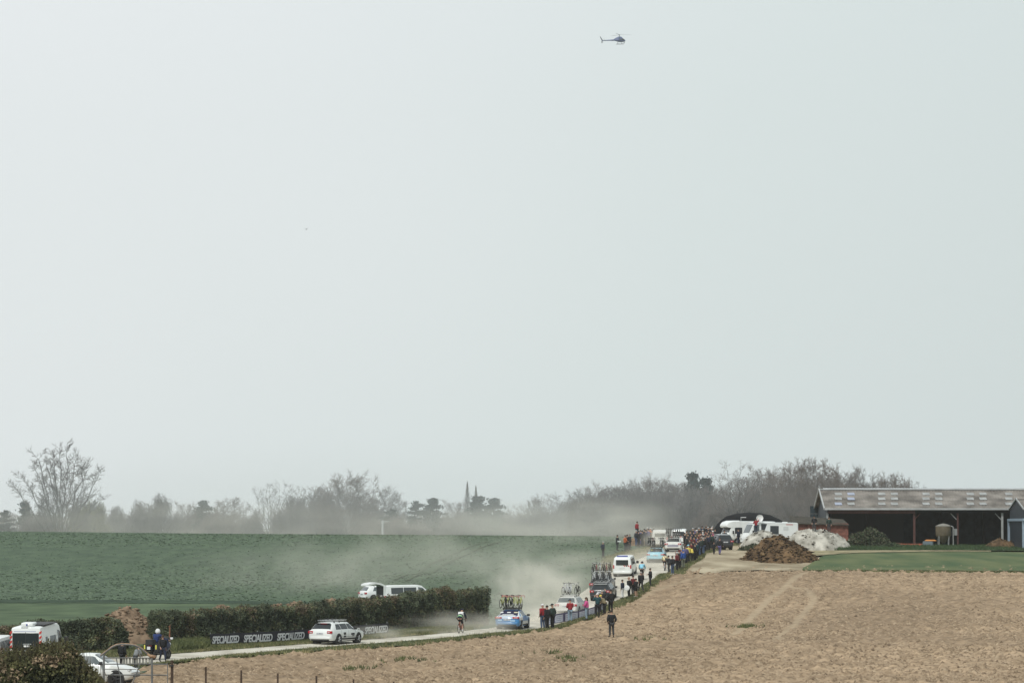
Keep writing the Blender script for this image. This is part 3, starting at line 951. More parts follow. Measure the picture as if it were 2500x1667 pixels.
def twig_dome(seed, H=8, Wd=8, n=5000, mt=None, top=2.0):
    """round thicket of fine shoots gathered in uneven clumps"""
    rs = np.random.default_rng(seed)
    nc = 46
    cx = rs.uniform(-.86, .86, nc)
    cy = rs.uniform(-.7, .7, nc)
    env = np.clip(1 - np.abs(cx) ** (top * 1.3), 0, 1) ** .55
    cr = rs.uniform(.12, .26, nc)
    cz = np.clip(env * rs.uniform(.30, .84, nc) ** .7, .16, None)
    k = rs.choice(nc, n, p=cr ** 2 / (cr ** 2).sum())
    d = rs.normal(size=(n, 3))
    d /= np.linalg.norm(d, axis=1, keepdims=True)
    f = rs.uniform(0, 1, n) ** .45
    p1 = np.stack([(cx[k] + d[:, 0] * f * cr[k] * 1.5) * Wd / 2, (cy[k] + d[:, 1] * f * cr[k]) * Wd / 2, (cz[k] + d[:, 2] * f * cr[k] * .75) * H], 1)
    low = rs.uniform(0, 1, n) < .38                     # fill underneath the clumps
    p1[low, 2] *= rs.uniform(.1, .9, low.sum())
    p1[:, 2] = np.maximum(p1[:, 2], .05 * H)
    L = rs.uniform(.04, .15, n)[:, None] * H
    g = d * .6 + rs.normal(0, .45, (n, 3))
    g[:, 2] = np.abs(g[:, 2]) + .35
    p0 = p1 - g / np.linalg.norm(g, axis=1, keepdims=True) * L
    p0[:, 2] = np.maximum(p0[:, 2], 0)
    tw = segs_mesh("crown", p0, p1, np.full(n, H * .0046), np.full(n, H * .0016), mt or M_TWIG, 3)
    q0 = np.stack([cx * Wd * .12, cy * Wd * .1, np.zeros(nc)], 1)
    q1 = np.stack([cx * Wd * .48, cy * Wd * .48, cz * H], 1)
    st = segs_mesh("trunk", q0, q1, np.full(nc, H * .013), np.full(nc, H * .004), M_BARK, 4)
    return st, tw, np.percentile(p1[:, 2], 99.3), Wd, n


def conifer(seed, H=10, Wd=7, kind='pine', n=6400):
    rs = np.random.default_rng(seed)
    C, b0, b1 = [], [], []
    nl = 46
    for i in range(nl):
        t = rs.uniform(.18, 1)
        if kind == 'pine':
            R_ = Wd / 2 * (1 - .80 * max(0, (t - .5) / .5) ** 2.2) * (.55 if t < .3 else 1) * rs.uniform(.4, 1.15)
        else:
            R_ = Wd / 2 * (1.06 - t) * rs.uniform(.75, 1.1)
        a = rs.uniform(0, 6.28)
        z = t * H
        e = np.array([math.cos(a) * R_, math.sin(a) * R_, z + (R_ * .10 if kind == 'pine' else -R_ * .2)])
        b0.append([0, 0, z - R_ * .15]); b1.append(e)
        m = int(n / nl)
        f = rs.uniform(.35, 1.02, m)[:, None]
        P = np.array([0, 0, z]) * (1 - f) + e * f + rs.normal(0, 1, (m, 3)) * np.array([.062, .062, .018]) * H * (.35 + .65 * f)
        C.append(P)
    C.append(np.stack([rs.normal(0, .035 * H, 160), rs.normal(0, .035 * H, 160), H * rs.uniform(.86, 1.0, 160)], 1))
    C = np.concatenate(C)
    b0.append([0, 0, 0]); b1.append([0, 0, H * .95])
    r0 = [H * .006] * nl + [H * .02]
    st = segs_mesh("trunk", b0, b1, r0, [H * .002] * nl + [H * .004], M_BARK, 5)
    lv = leaf_mesh("crown", C, H * .027, M_PINE, rs, .3, 2.2)
    return st, lv, H, Wd, len(C)


def poplar(seed, H=20, Wd=2.6):
    rs = np.random.default_rng(seed)
    n = 1300
    t = rs.uniform(.08, 1, n)
    w = Wd / 2 * np.minimum(1, (1.02 - t) * 2.6) * np.minimum(1, .45 + t)
    a = rs.uniform(0, 6.28, n); r = np.sqrt(rs.uniform(0, 1, n)) * w
    p0 = np.stack([np.cos(a) * r * .5, np.sin(a) * r * .5, t * H - rs.uniform(.4, 1.4, n)], 1)
    p1 = np.stack([np.cos(a) * r, np.sin(a) * r, t * H], 1)
    tw = segs_mesh("crown", p0, p1, np.full(n, .026), np.full(n, .010), M_TWIG, 3)
    st = segs_mesh("trunk", [[0, 0, 0]], [[0, 0, H * .95]], [H * .009], [.03], M_BARK, 5)
    return st, tw, H, Wd, n


import time
t_0 = time.time()
PROTO = {
    'vase': fan_tree(11, 20, 20, 13, .06, .020, 2, 3, tiplen=.17),
    'round': fan_tree(4, 16, 14, 10, .18, .016, 2, 4, M_TWIGR, tiplen=.24),
    'round2': fan_tree(21, 16, 15, 11, .14, .015, 2, 4, M_TWIGR, tiplen=.26),
    'round3': fan_tree(35, 16, 11, 9, .16, .016, 2, 4, M_TWIGR, tiplen=.26),
    'thick': fan_tree(52, 14, 15, 12, .10, .015, 2, 4, M_TWIG, tiplen=.28),
    'thin': fan_tree(63, 18, 13, 8, .12, .016, 2, 2, tiplen=.18),
    'open': fan_tree(74, 16, 14, 7, .30, .022, 2, 2, M_TWIGR, tiplen=.22),
    'dome': twig_dome(5, 9, 9, 5200),
    'dome2': twig_dome(6, 9, 8, 5200, None, 1.5),
    'dome3': twig_dome(9, 8, 9, 5200, M_TWIGR, 1.4),
    'willow': twig_dome(7, 8, 8, 6500, M_WILLOW, 2.4),
    'pine': conifer(3, 10, 8, 'pine'),
    'pine2': conifer(8, 11, 7, 'pine'),
    'fir': conifer(14, 12, 6, 'fir'),
    'poplar': poplar(2),
}
T_BACK = "trees on the misty skyline beyond the green field"
T_WOOD = "bare trees of the wood beyond the farm"
# kind, pixel x, pixel y of the top, width in pixels, distance, group, label
TREES = [
    ('pine', 14, 1246, 56, 960, T_BACK, "small dark conifer at the far left end of the skyline"),
    ('fir', 62, 1226, 46, 950, T_BACK, "dark conifer tucked against the foot of the huge bare tree"),
    ('vase', 150, 1083, 205, 868, T_BACK, "huge bare vase-shaped tree standing alone on the skyline"),
    ('dome', 105, 1252, 120, 900, T_BACK, "low brownish thicket under the huge bare tree"),
    ('willow', 218, 1222, 100, 985, T_BACK, "pale yellowish willow dome beside the huge bare tree"),
    ('dome2', 283, 1236, 60, 1500, T_BACK, "faint bluish round tree in the gap past the willow"),
    ('dome', 376, 1212, 136, 930, T_BACK, "wide round dome of bare twigs between gap and first dark pine"),
    ('round3', 456, 1226, 56, 1000, T_BACK, "small bare tree just before the first dark pine"),
    ('pine2', 496, 1225, 54, 1010, T_BACK, "single dark pine among bare bushes past the twig dome"),
    ('round', 560, 1215, 90, 1150, T_BACK, "hazy bare tree between the dark pine and the pale gap"),
    ('dome3', 535, 1246, 110, 1000, T_BACK, "low bare thicket at the foot of the dark pine"),
    ('dome', 615, 1247, 62, 960, T_BACK, "dense grey bush at the edge of the pale gap"),
    ('thin', 655, 1178, 105, 1500, T_BACK, "tall pale bare tree rising from the gap, first of two"),
    ('thin', 722, 1180, 105, 1520, T_BACK, "tall pale bare tree rising behind the grey pyramid, second of two"),
    ('dome2', 722, 1212, 116, 985, T_BACK, "grey pyramid-shaped mass of twigs right of the pale gap"),
    ('dome2', 790, 1192, 110, 975, T_BACK, "taller grey twig mass under the broad bare tree"),
    ('round2', 843, 1157, 140, 960, T_BACK, "broad bare tree with the highest crown mid-skyline"),
    ('thick', 935, 1190, 110, 1480, T_BACK, "very pale bare tree behind the round dark pine"),
    ('dome3', 890, 1256, 86, 1000, T_BACK, "low grey bush at the foot of the broad bare tree"),
    ('pine', 957, 1243, 62, 985, T_BACK, "round-topped dark pine beside the pale utility pole"),
    ('pine', 1018, 1224, 58, 990, T_BACK, "dark pine with gappy branches, lower of a pair"),
    ('pine2', 1055, 1219, 56, 980, T_BACK, "dark ragged pine, taller of the gappy pair"),
    ('dome3', 990, 1262, 150, 960, T_BACK, "low misty bushes beneath the gappy pines"),
    ('round3', 1112, 1222, 64, 1080, T_BACK, "grey bare tree just before the tall poplars"),
    ('poplar', 1141, 1173, 27, 1180, T_BACK, "taller of the two slim poplars"),
    ('poplar', 1162, 1182, 22, 1260, T_BACK, "shorter paler slim poplar rising behind a pine"),
    ('fir', 1166, 1212, 66, 985, T_BACK, "dark pointed conifer right at the poplars"),
    ('pine2', 1204, 1219, 62, 980, T_BACK, "dark conifer last of the row after the poplars"),
    ('dome', 1120, 1258, 120, 950, T_BACK, "low misty bush in front of the poplars"),
    ('dome3', 1248, 1248, 90, 1000, T_BACK, "low grey bush in the dip before the wood"),
    ('round2', 1306, 1211, 74, 930, T_BACK, "light bare tree standing just before the wood begins"),
    ('dome2', 1340, 1246, 90, 880, T_BACK, "low brown thicket at the foot of the wood edge"),
    ('thick', 1398, 1196, 120, 860, T_WOOD, "first rounded tree at the low end of the wood"),
    ('round', 1450, 1190, 90, 845, T_WOOD, "second tree from the low end of the wood"),
    ('round3', 1492, 1181, 90, 830, T_WOOD, "third tree from the low end of the wood"),
    ('thick', 1530, 1174, 90, 815, T_WOOD, "fourth tree of the wood, above the people on the bank"),
    ('round2', 1577, 1163, 110, 800, T_WOOD, "domed tree above the light blue car, highest in its stretch"),
    ('round', 1625, 1176, 90, 790, T_WOOD, "wood tree just before the dark spruce"),
    ('round3', 1662, 1172, 80, 775, T_WOOD, "wood tree touching the dark spruce"),
    ('fir', 1692, 1156, 62, 770, T_WOOD, "dark spruce poking out of the bare wood"),
    ('fir', 1724, 1168, 60, 765, T_WOOD, "lower dark spruce next to the one poking out"),
    ('thick', 1750, 1186, 90, 740, T_WOOD, "dull grey tree below the pine next to the spruce"),
    ('open', 1800, 1125, 130, 655, T_WOOD, "open crowned tree with dark boughs behind the motorhome dish"),
    ('round3', 1868, 1139, 80, 668, T_WOOD, "slimmer tree between the open crown and the twin tops"),
    ('round2', 1936, 1127, 120, 650, T_WOOD, "reddish tree, lower of the twin high tops behind the shed"),
    ('round', 2000, 1121, 120, 648, T_WOOD, "reddish tree, higher of the twin tops, at the barn gable"),
    ('round3', 2056, 1146, 90, 690, T_WOOD, "tree rising over the near end of the barn roof"),
    ('thick', 2102, 1143, 80, 700, T_WOOD, "bare tree over the first pair of skylight columns"),
    ('round2', 2150, 1160, 80, 710, T_WOOD, "lower tree over the second pair of skylight columns"),
    ('round', 2195, 1158, 76, 720, T_WOOD, "last full tree over the barn ridge"),
    ('thin', 2232, 1173, 70, 740, T_WOOD, "thin sprig of a tree ending the wood above the barn ridge"),
]
for i, (px, top, w, Y, kd) in enumerate([(1395, 1222, 130, 840, 'dome2'), (1480, 1212, 130, 820, 'dome'), (1560, 1204, 130, 780, 'dome2'), (1635, 1206, 120, 740, 'dome'), (1700, 1196, 110, 720, 'dome2'),
                                          (1760, 1206, 120, 690, 'dome3'), (1830, 1188, 130, 660, 'dome2'), (1900, 1180, 130, 672, 'dome3'), (1968, 1176, 120, 660, 'dome'), (2035, 1186, 110, 700, 'dome3'), (2110, 1182, 110, 720, 'dome2')]):
    TREES.append((kd, px, top, w, Y, "thicket filling the wood under the taller trees",
                  "grey-brown thicket in the wood, " + ["at the low misty end", "left of the bank of people", "above the bank of people", "above the light blue car", "under the dark spruce", "above the end of the black mound",
                                                        "behind the motorhome dish", "above the long motorhome", "above the brick shed", "touching the barn gable", "hidden behind the barn ridge"][i]))
rs_t = random.Random(5)
for kd, px, top, w, Y, grp, lab in TREES:
    st, cr, h0, w0, n_ = PROTO[kd]
    X = (px - CX) / F * Y
    z0 = float(hz(X, Y))
    Hh = at(px, top, Y).z - z0
    nm = {'pine': 'pine_tree', 'pine2': 'pine_tree', 'fir': 'spruce_tree', 'poplar': 'poplar_tree', 'willow': 'willow_tree', 'dome': 'thicket', 'dome2': 'thicket', 'dome3': 'thicket'}.get(kd, 'bare_tree')
    t = thing(nm, lab, "bush" if nm == 'thicket' else "tree", (X, Y, z0 - .1), rs_t.uniform(-.5, .5) + (3.14 if rs_t.random() < .5 else 0), grp)
    sxy = w / F * Y / w0 * (1.12 if kd in ('round', 'round2', 'round3', 'thick', 'open') else 1.0)
    t.scale = (sxy, sxy, Hh / h0)
    link("trunk", st, t)
    link("crown", cr, t)

# the distant wood that closes the skyline as one mass
rsw = np.random.default_rng(404)
nw = 26000
pxw = rsw.uniform(-60, 1400, nw)
pxw = pxw[~(((pxw > 262) & (pxw < 302)) | ((pxw > 642) & (pxw < 662)))]
Yw = rsw.uniform(1330, 1480, len(pxw))
topw = 1262 - 26 * (fbm(pxw / 55, pxw * 0 + 2, 31, 3) - .3) - 12 * (vnoise(pxw / 17, pxw * 0 + 5, 8) - .4)
zw = (HORIZON - topw) / F * Yw
z0w = hz(pxw * 0, Yw)
fw_ = rsw.uniform(.15, 1, len(pxw))
P1 = np.stack([(pxw - CX) / F * Yw, Yw, z0w + (zw - z0w) * fw_], 1)
dw = rsw.normal(0, .7, (len(pxw), 3)); dw[:, 2] = np.abs(dw[:, 2]) + .5
P0 = P1 - dw * rsw.uniform(.6, 1.5, (len(pxw), 1))
pxu = rsw.uniform(1385, 2235, 30000)                              # scrub that fills the wood on the right
Yu = rsw.uniform(735, 800, len(pxu))
topu = np.interp(pxu, [1385, 1450, 1600, 1750, 1900, 2060, 2235], [1222, 1202, 1181, 1182, 1154, 1164, 1192]) - 26 * (fbm(pxu / 60, pxu * 0 + 3, 61, 3) - .5) - 14 * (vnoise(pxu / 15, pxu * 0 + 7, 18) - .5)
zu0 = hz((pxu - CX) / F * Yu, Yu)
zu = (HORIZON - topu) / F * Yu
P1u = np.stack([(pxu - CX) / F * Yu, Yu, zu0 + (zu - zu0) * rsw.uniform(.12, 1, len(pxu))], 1)
du = rsw.normal(0, .7, (len(pxu), 3)); du[:, 2] = np.abs(du[:, 2]) + .4
link("wood_undergrowth", segs_mesh("wood_undergrowth", P1u - du * rsw.uniform(.4, 1.0, (len(pxu), 1)), P1u, np.full(len(P1u), .042), np.full(len(P1u), .015), M_TWIG, 3), None, "stuff")
link("far_woodland", segs_mesh("far_woodland", P0, P1, np.full(len(P1), .075), np.full(len(P1), .03), M_FARW, 3), None, "stuff")

# ------------------------------------------------------------------ hedges
M_HEDGE = mat("hedge_core", (0.024, 0.030, 0.021), 0.95, 0.3, 2.0)
M_LEAF1 = mat("hedge_leaves_dark", (0.050, 0.068, 0.042), 0.8, 0.35, 0.9, col2=(0.098, 0.116, 0.068))
M_LEAF2 = mat("hedge_leaves_brown", (0.100, 0.078, 0.050), 0.85, 0.3, 0.9, col2=(0.165, 0.13, 0.085))
M_LEAF3 = mat("hedge_leaves_olive", (0.095, 0.105, 0.050), 0.85, 0.3, 0.9, col2=(0.125, 0.125, 0.058))


def hedge(name, label, A, B, hA, hB, thick, nleaf, seed, size=.088, cols=(M_LEAF1, M_LEAF2, M_LEAF3), mix=(.66, .13, .21), tops=None, core=M_HEDGE, cat="hedge"):
    """trimmed hedge from A to B (ground points), heights hA..hB"""
    rs = np.random.default_rng(seed)
    A, B = Vector(A), Vector(B)
    t = thing(name, label, cat, ((A + B) / 2)[:])
    o0 = np.array(t.location)
    L = (B - A).length
    d = (B - A) / L
    nrm = Vector((d.y, -d.x, 0)).normalized()       # towards the camera
    if nrm.y > 0:
        nrm = -nrm

    def pt(u, v, w):
        """u along 0..1, v across -1..1, w height 0..1 (arrays)"""
        hh = hA + (hB - hA) * u
        bumpy = (fbm(u * L * .9, v * 1.5 + 3, seed, 3) - .5) * .75 + (fbm(u * L * .25, v * 0 + 1, seed + 3, 2) - .5) * .5
        x = A.x + (B.x - A.x) * u + nrm.x * v * thick / 2
        y = A.y + (B.y - A.y) * u + nrm.y * v * thick / 2
        g_ = hz(x, y)
        if tops:
            hh = (HORIZON - np.interp(CX + x / y * F, *zip(*tops))) / F * y - g_
        z = g_ + w * (hh + bumpy * w)
        return np.stack([x, y, z], -1) - o0
    nu, prof = int(L * 2) + 2, [(1, 0), (1.02, .5), (.98, .86), (.75, 1.0), (0, 1.03), (-.8, 1), (-1, .8), (-1, 0)]
    U = np.linspace(0, 1, nu)
    rings = np.stack([pt(U, np.full(nu, v * .86), np.full(nu, w * .93)) for v, w in prof], 1)
    MB().loft([list(map(tuple, r_)) for r_ in rings], caps=True, closed=True).build("branches", core, t)
    k = int(L * 34)                                   # stray shoots and bare stems
    us, vs, ws = rs.uniform(0, 1, k), rs.uniform(-.9, 1.05, k), np.where(rs.uniform(0, 1, k) < .6, rs.uniform(.9, 1.1, k), rs.uniform(0, .5, k))
    vs = np.where(ws < .6, 1.12, vs)
    q1 = pt(us, vs, ws)
    q0 = q1 - np.stack([rs.normal(0, .12, k), rs.normal(0, .10, k), rs.uniform(.2, .6, k)], 1)
    link("shoots", segs_mesh("shoots", q0, q1, np.full(k, .016), np.full(k, .006), M_LEAF2, 3), t, "stuff")
    n = nleaf
    u = rs.uniform(-.004, 1.004, n)
    face = rs.uniform(0, 1, n)
    v = np.where(face < .62, 1, np.where(face < .92, rs.uniform(-1, 1, n), -1)) * 1.0
    w = np.where((face < .62) | (face > .92), rs.uniform(0, 1, n), rs.uniform(.96, 1.06, n))
    end = rs.uniform(0, 1, n) < .06
    u = np.where(end, np.where(rs.uniform(0, 1, n) < .5, -.002, 1.002), u)
    v = np.where(end, rs.uniform(-1, 1, n), v)
    w = np.where(end, rs.uniform(0, 1, n), w)
    P = pt(u, v + rs.normal(0, .10, n), w + rs.normal(0, .02, n))
    # clumps: leaves pulled out or in by noise, colours in patches
    cl = fbm(u * L * 1.6, w * 3.0, seed + 9, 3)
    P += (np.array(nrm)[None] * ((cl - .5) * .65)[:, None])
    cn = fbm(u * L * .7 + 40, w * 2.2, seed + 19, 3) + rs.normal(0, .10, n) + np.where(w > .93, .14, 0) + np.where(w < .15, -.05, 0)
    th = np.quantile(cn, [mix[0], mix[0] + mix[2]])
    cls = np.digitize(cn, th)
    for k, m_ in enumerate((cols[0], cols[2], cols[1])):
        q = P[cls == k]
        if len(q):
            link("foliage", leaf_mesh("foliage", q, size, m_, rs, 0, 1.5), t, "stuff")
    return t


hA, hB = ground(388, 1572), ground(1172, 1524)
hedge("hedge", "long clipped dark hedge behind the roadside lettered banner", hA, hB, 2.05, 2.75, 1.5, 62000, 2,
      tops=[(380, 1497), (440, 1494), (500, 1492), (560, 1486), (640, 1482), (720, 1477), (800, 1473), (880, 1470), (960, 1462), (1040, 1451), (1080, 1444), (1130, 1438), (1190, 1436)])
hedge("hedge", "shorter low hedge behind the white ambulance van", ground(-60, 1600), ground(300, 1588), 1.75, 1.5, 1.5, 23000, 12,
      tops=[(-80, 1538), (0, 1536), (80, 1527), (130, 1521), (200, 1520), (260, 1517), (290, 1524), (310, 1545)])
# loose dark bush in front: close to the camera
g0, g1 = ground(-40, 1705), ground(236, 1715)
M_FG1 = mat("bush_leaves_olive", (0.062, 0.068, 0.025), 0.85, 0.35, 1.5, col2=(0.115, 0.11, 0.045))
M_FG2 = mat("bush_leaves_tan", (0.19, 0.135, 0.085), 0.85, 0.3, 1.5, col2=(0.30, 0.22, 0.14))
M_FG3 = mat("bush_leaves_dark", (0.030, 0.034, 0.016), 0.85, 0.3, 1.5)
bush = thing("hawthorn_bush", "untidy olive-brown thorn bush in the bottom corner before the white cars", "bush", at(105, 1740, 146)[:])
rs = np.random.default_rng(77)
bo = np.array(bush.location)
TOPP = [(-60, 1600), (0, 1592), (35, 1584), (80, 1580), (115, 1572), (150, 1566), (178, 1572), (190, 1590), (215, 1620), (245, 1650), (262, 1680)]
n = 46000
px = rs.uniform(-60, 262, n)
Yb = 146 + rs.normal(0, .75, n)
zt = (HORIZON - np.interp(px, *zip(*TOPP))) / F * 146
Xb = (px - CX) / F * 146 + rs.normal(0, .05, n)
w = rs.uniform(0, 1, n) ** .8
zb_ = hz(Xb, Yb)
edge = zb_ + (zt - zb_) * (1 - ((Yb - 146) / 3.2) ** 2) + (fbm(Xb * 2.2, Yb * 1.5, 5, 3) - .5) * .5 + rs.normal(0, .06, n)
Pz = zb_ + (edge - zb_) * w
P = np.stack([Xb, Yb, Pz], 1) - bo
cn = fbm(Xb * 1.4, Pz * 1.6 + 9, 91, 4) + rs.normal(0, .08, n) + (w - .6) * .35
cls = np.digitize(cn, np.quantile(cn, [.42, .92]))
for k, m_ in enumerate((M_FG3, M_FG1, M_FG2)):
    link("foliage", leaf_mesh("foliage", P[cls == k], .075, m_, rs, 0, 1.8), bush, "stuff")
k = 900                                                          # bare shoots through it
px = rs.uniform(-50, 262, k)
Xq = (px - CX) / F * 146
zq = (HORIZON - np.interp(px, *zip(*TOPP))) / F * 146 + rs.normal(.02, .14, k)
q1 = np.stack([Xq + rs.normal(0, .12, k), 146 + rs.normal(0, .8, k), zq], 1) - bo
q0 = q1 - np.stack([rs.normal(0, .14, k), rs.normal(0, .12, k), rs.uniform(.3, .9, k)], 1)
link("branches", segs_mesh("branches", q0, q1, np.full(k, .012), np.full(k, .004), mat("bush_shoots", (.085, .07, .035), .85, .3, 2), 3), bush, "stuff")

# green shrubs by the barn
def shrub(name, label, l, r, base, top, Y, n, seed, m_, size=.16, m2=None):
    rs = np.random.default_rng(seed)
    Xc = ((l + r) / 2 - CX) / F * Y
    W = (r - l) / F * Y
    z0 = float(hz(Xc, Y))
    H = (HORIZON - top) / F * Y - z0
    t = thing(name, label, "shrub", (Xc, Y, z0))
    d = rs.normal(size=(n, 3)); d[:, 2] = np.abs(d[:, 2])
    d /= np.linalg.norm(d, axis=1, keepdims=True)
    f = rs.uniform(.45, 1, n)[:, None] ** .5
    s = .75 + .55 * fbm(d[:, 0] * 2 + 3, d[:, 2] * 2 + d[:, 1], seed, 3)[:, None]
    P = d * f * s * np.array([W / 2, min(W, 4) / 2, H])
    cut = rs.uniform(0, 1, n) < .5
    link("foliage", leaf_mesh("foliage", P[cut], size, m_, rs, .3, 1.6), t, "stuff")
    link("foliage", leaf_mesh("foliage", P[~cut], size, m2 or m_, rs, .3, 1.6), t, "stuff")
    k = 16
    a = rs.uniform(0, 6.28, k)
    link("branches", segs_mesh("branches", np.zeros((k, 3)), np.stack([np.cos(a) * W * .3, np.sin(a) * .6, np.full(k, H * .6)], 1), np.full(k, .04), np.full(k, .015), M_BARK, 4), t, "stuff")
    return t


M_SH1 = mat("bramble_leaves", (0.030, 0.048, 0.024), .85, .35, 1.0, col2=(.05, .07, .03))
M_SH2 = mat("bramble_dry", (0.075, 0.075, 0.045), .85, .3, 1.0)
shrub("bramble", "dark green bramble mound between the chalk heap and the barn", 2064, 2172, 1343, 1290, 455, 5200, 3, M_SH1, .16, M_SH2)
shrub("bramble", "low green bramble trailing along the barn grass bank", 2140, 2215, 1345, 1326, 452, 1800, 4, M_SH1)
shrub("bramble", "low weeds between the manure heap and the white chalk", 1800, 1880, 1345, 1328, 438, 1600, 6, M_SH1, .13, M_SH2)

# ------------------------------------------------------------------ vehicles
M_TYRE = mat("tyre_rubber", (0.018, 0.018, 0.018), 0.85)
M_RIM = mat("alloy_rim", (0.34, 0.35, 0.36), 0.35, metal=0.6)
M_RIMD = mat("dark_rim", (0.07, 0.07, 0.075), 0.4, metal=0.4)
M_GLASS = mat("tinted_glass", (0.020, 0.024, 0.028), 0.08, spec=0.6)
M_GLASSL = mat("light_glass", (0.10, 0.12, 0.125), 0.10, spec=0.6)
M_TRIM = mat("black_trim", (0.025, 0.025, 0.027), 0.6)
M_TAIL = mat("tail_light_red", (0.42, 0.020, 0.030), 0.25)
M_LAMP = mat("lamp_clear", (0.60, 0.62, 0.64), 0.15)
M_PLATE = mat("number_plate", (0.62, 0.64, 0.66), 0.5)
M_INK = mat("plate_ink", (0.16, 0.17, 0.22), 0.6)
M_CARW = mat("white_car_paint", (0.76, 0.78, 0.77), 0.30, 0.04, 1.5, coat=0.3)
M_CARW2 = mat("dusty_white_paint", (0.66, 0.66, 0.63), 0.5, 0.06, 1.5)
M_CARBL = mat("blue_car_paint", (0.035, 0.20, 0.46), 0.3, 0.05, 1.5, coat=.3)
M_CARLB = mat("pale_blue_paint", (0.27, 0.56, 0.68), 0.35, 0.05, 1.5, coat=.3)
M_CARDK = mat("dark_grey_paint", (0.030, 0.032, 0.036), 0.35, 0.1, 1.5, coat=.3)
M_CARSV = mat("silver_paint", (0.42, 0.44, 0.45), 0.35, metal=.3)
M_NAVYP = mat("navy_vinyl", (0.018, 0.020, 0.060), 0.45)
M_BLUEL = mat("blue_lamp", (0.03, 0.05, 0.30), 0.2)
M_REDV = mat("red_reflective_vinyl", (0.50, 0.045, 0.035), 0.5)
M_YELV = mat("yellow_vinyl", (0.62, 0.60, 0.10), 0.5)
M_ALU = mat("aluminium_bar", (0.50, 0.51, 0.52), 0.35, metal=.5)

ESTATE = [(-2.34, .42, .74, .78, .78, .74), (-2.29, .30, .88, .94, .87, .80), (-2.20, .27, .94, 1.02, .90, .77), (-1.84, .26, .95, 1.40, .905, .65), (-1.55, .24, .95, 1.455, .91, .62), (-.4, .22, .95, 1.475, .91, .62),
          (.4, .22, .95, 1.445, .91, .62), (1.08, .22, .93, 1.0, .905, .74), (1.3, .22, .90, .95, .90, .78), (1.95, .24, .80, .84, .88, .72), (2.22, .30, .68, .70, .80, .62), (2.34, .42, .58, .60, .70, .55)]
SALOON = [(-2.42, .45, .76, .80, .76, .70), (-2.36, .32, .90, .98, .88, .80), (-2.25, .28, .95, 1.04, .91, .80), (-1.85, .26, .95, 1.07, .92, .78), (-.85, .24, .95, 1.42, .92, .62), (-.2, .22, .95, 1.465, .92, .61),
          (.35, .22, .95, 1.43, .92, .62), (1.12, .22, .93, 1.0, .91, .74), (1.35, .22, .90, .95, .90, .78), (2.0, .24, .80, .84, .88, .72), (2.3, .30, .68, .70, .80, .62), (2.42, .42, .58, .60, .70, .55)]
HATCH = [(-1.98, .45, .72, .76, .72, .68), (-1.93, .32, .86, .92, .82, .75), (-1.84, .28, .93, 1.02, .84, .72), (-1.52, .26, .95, 1.38, .845, .60), (-1.25, .24, .95, 1.44, .85, .58), (-.2, .22, .95, 1.46, .85, .58),
         (.25, .22, .95, 1.43, .85, .58), (.95, .22, .93, 1.0, .845, .70), (1.15, .22, .88, .93, .84, .72), (1.65, .24, .76, .80, .81, .66), (1.88, .30, .64, .66, .74, .58), (1.98, .42, .56, .58, .64, .5)]
SUVST = [(-2.22, .5, .84, .90, .78, .74), (-2.17, .40, .98, 1.05, .88, .80), (-2.08, .36, 1.06, 1.15, .91, .80), (-1.82, .34, 1.08, 1.60, .92, .68), (-1.5, .32, 1.08, 1.70, .93, .66), (-.2, .30, 1.08, 1.74, .93, .66),
         (.45, .30, 1.08, 1.70, .93, .66), (1.08, .30, 1.06, 1.14, .92, .78), (1.3, .30, 1.02, 1.08, .91, .80), (1.9, .32, .94, .98, .89, .74), (2.15, .40, .80, .82, .82, .65), (2.25, .5, .68, .70, .72, .58)]
VANST = [(-2.62, .42, .98, 1.62, .84, .76), (-2.58, .32, 1.03, 1.84, .92, .80), (-2.46, .28, 1.05, 1.92, .95, .80), (-1.5, .26, 1.05, 1.96, .95, .79), (.6, .26, 1.05, 1.97, .95, .79), (1.0, .26, 1.05, 1.90, .95, .78),
         (1.95, .26, 1.04, 1.16, .94, .80), (2.2, .28, .98, 1.04, .92, .78), (2.5, .34, .82, .85, .86, .70), (2.62, .42, .66, .68, .76, .6)]
BIGVAN = [(-2.85, .50, 1.20, 2.20, .90, .82), (-2.81, .40, 1.22, 2.42, .99, .86), (-2.66, .36, 1.25, 2.50, 1.03, .86), (-1.0, .34, 1.25, 2.53, 1.03, .86), (1.0, .34, 1.25, 2.52, 1.03, .86), (1.35, .34, 1.25, 2.38, 1.03, .85),
          (2.2, .34, 1.22, 1.35, 1.01, .86), (2.5, .36, 1.1, 1.16, .98, .8), (2.75, .42, .9, .93, .9, .7), (2.85, .5, .7, .72, .8, .6)]
MHOME = [(-3.3, .55, 1.3, 2.78, 1.06, 1.02), (-3.25, .45, 1.32, 2.92, 1.13, 1.08), (-3.1, .42, 1.35, 2.96, 1.15, 1.10), (2.1, .40, 1.35, 2.96, 1.15, 1.08), (2.5, .40, 1.33, 2.72, 1.14, 1.04), (3.05, .42, 1.25, 1.42, 1.12, 1.0), (3.2, .48, 1.05, 1.12, 1.08, .95), (3.28, .6, .85, .88, 1.0, .85)]


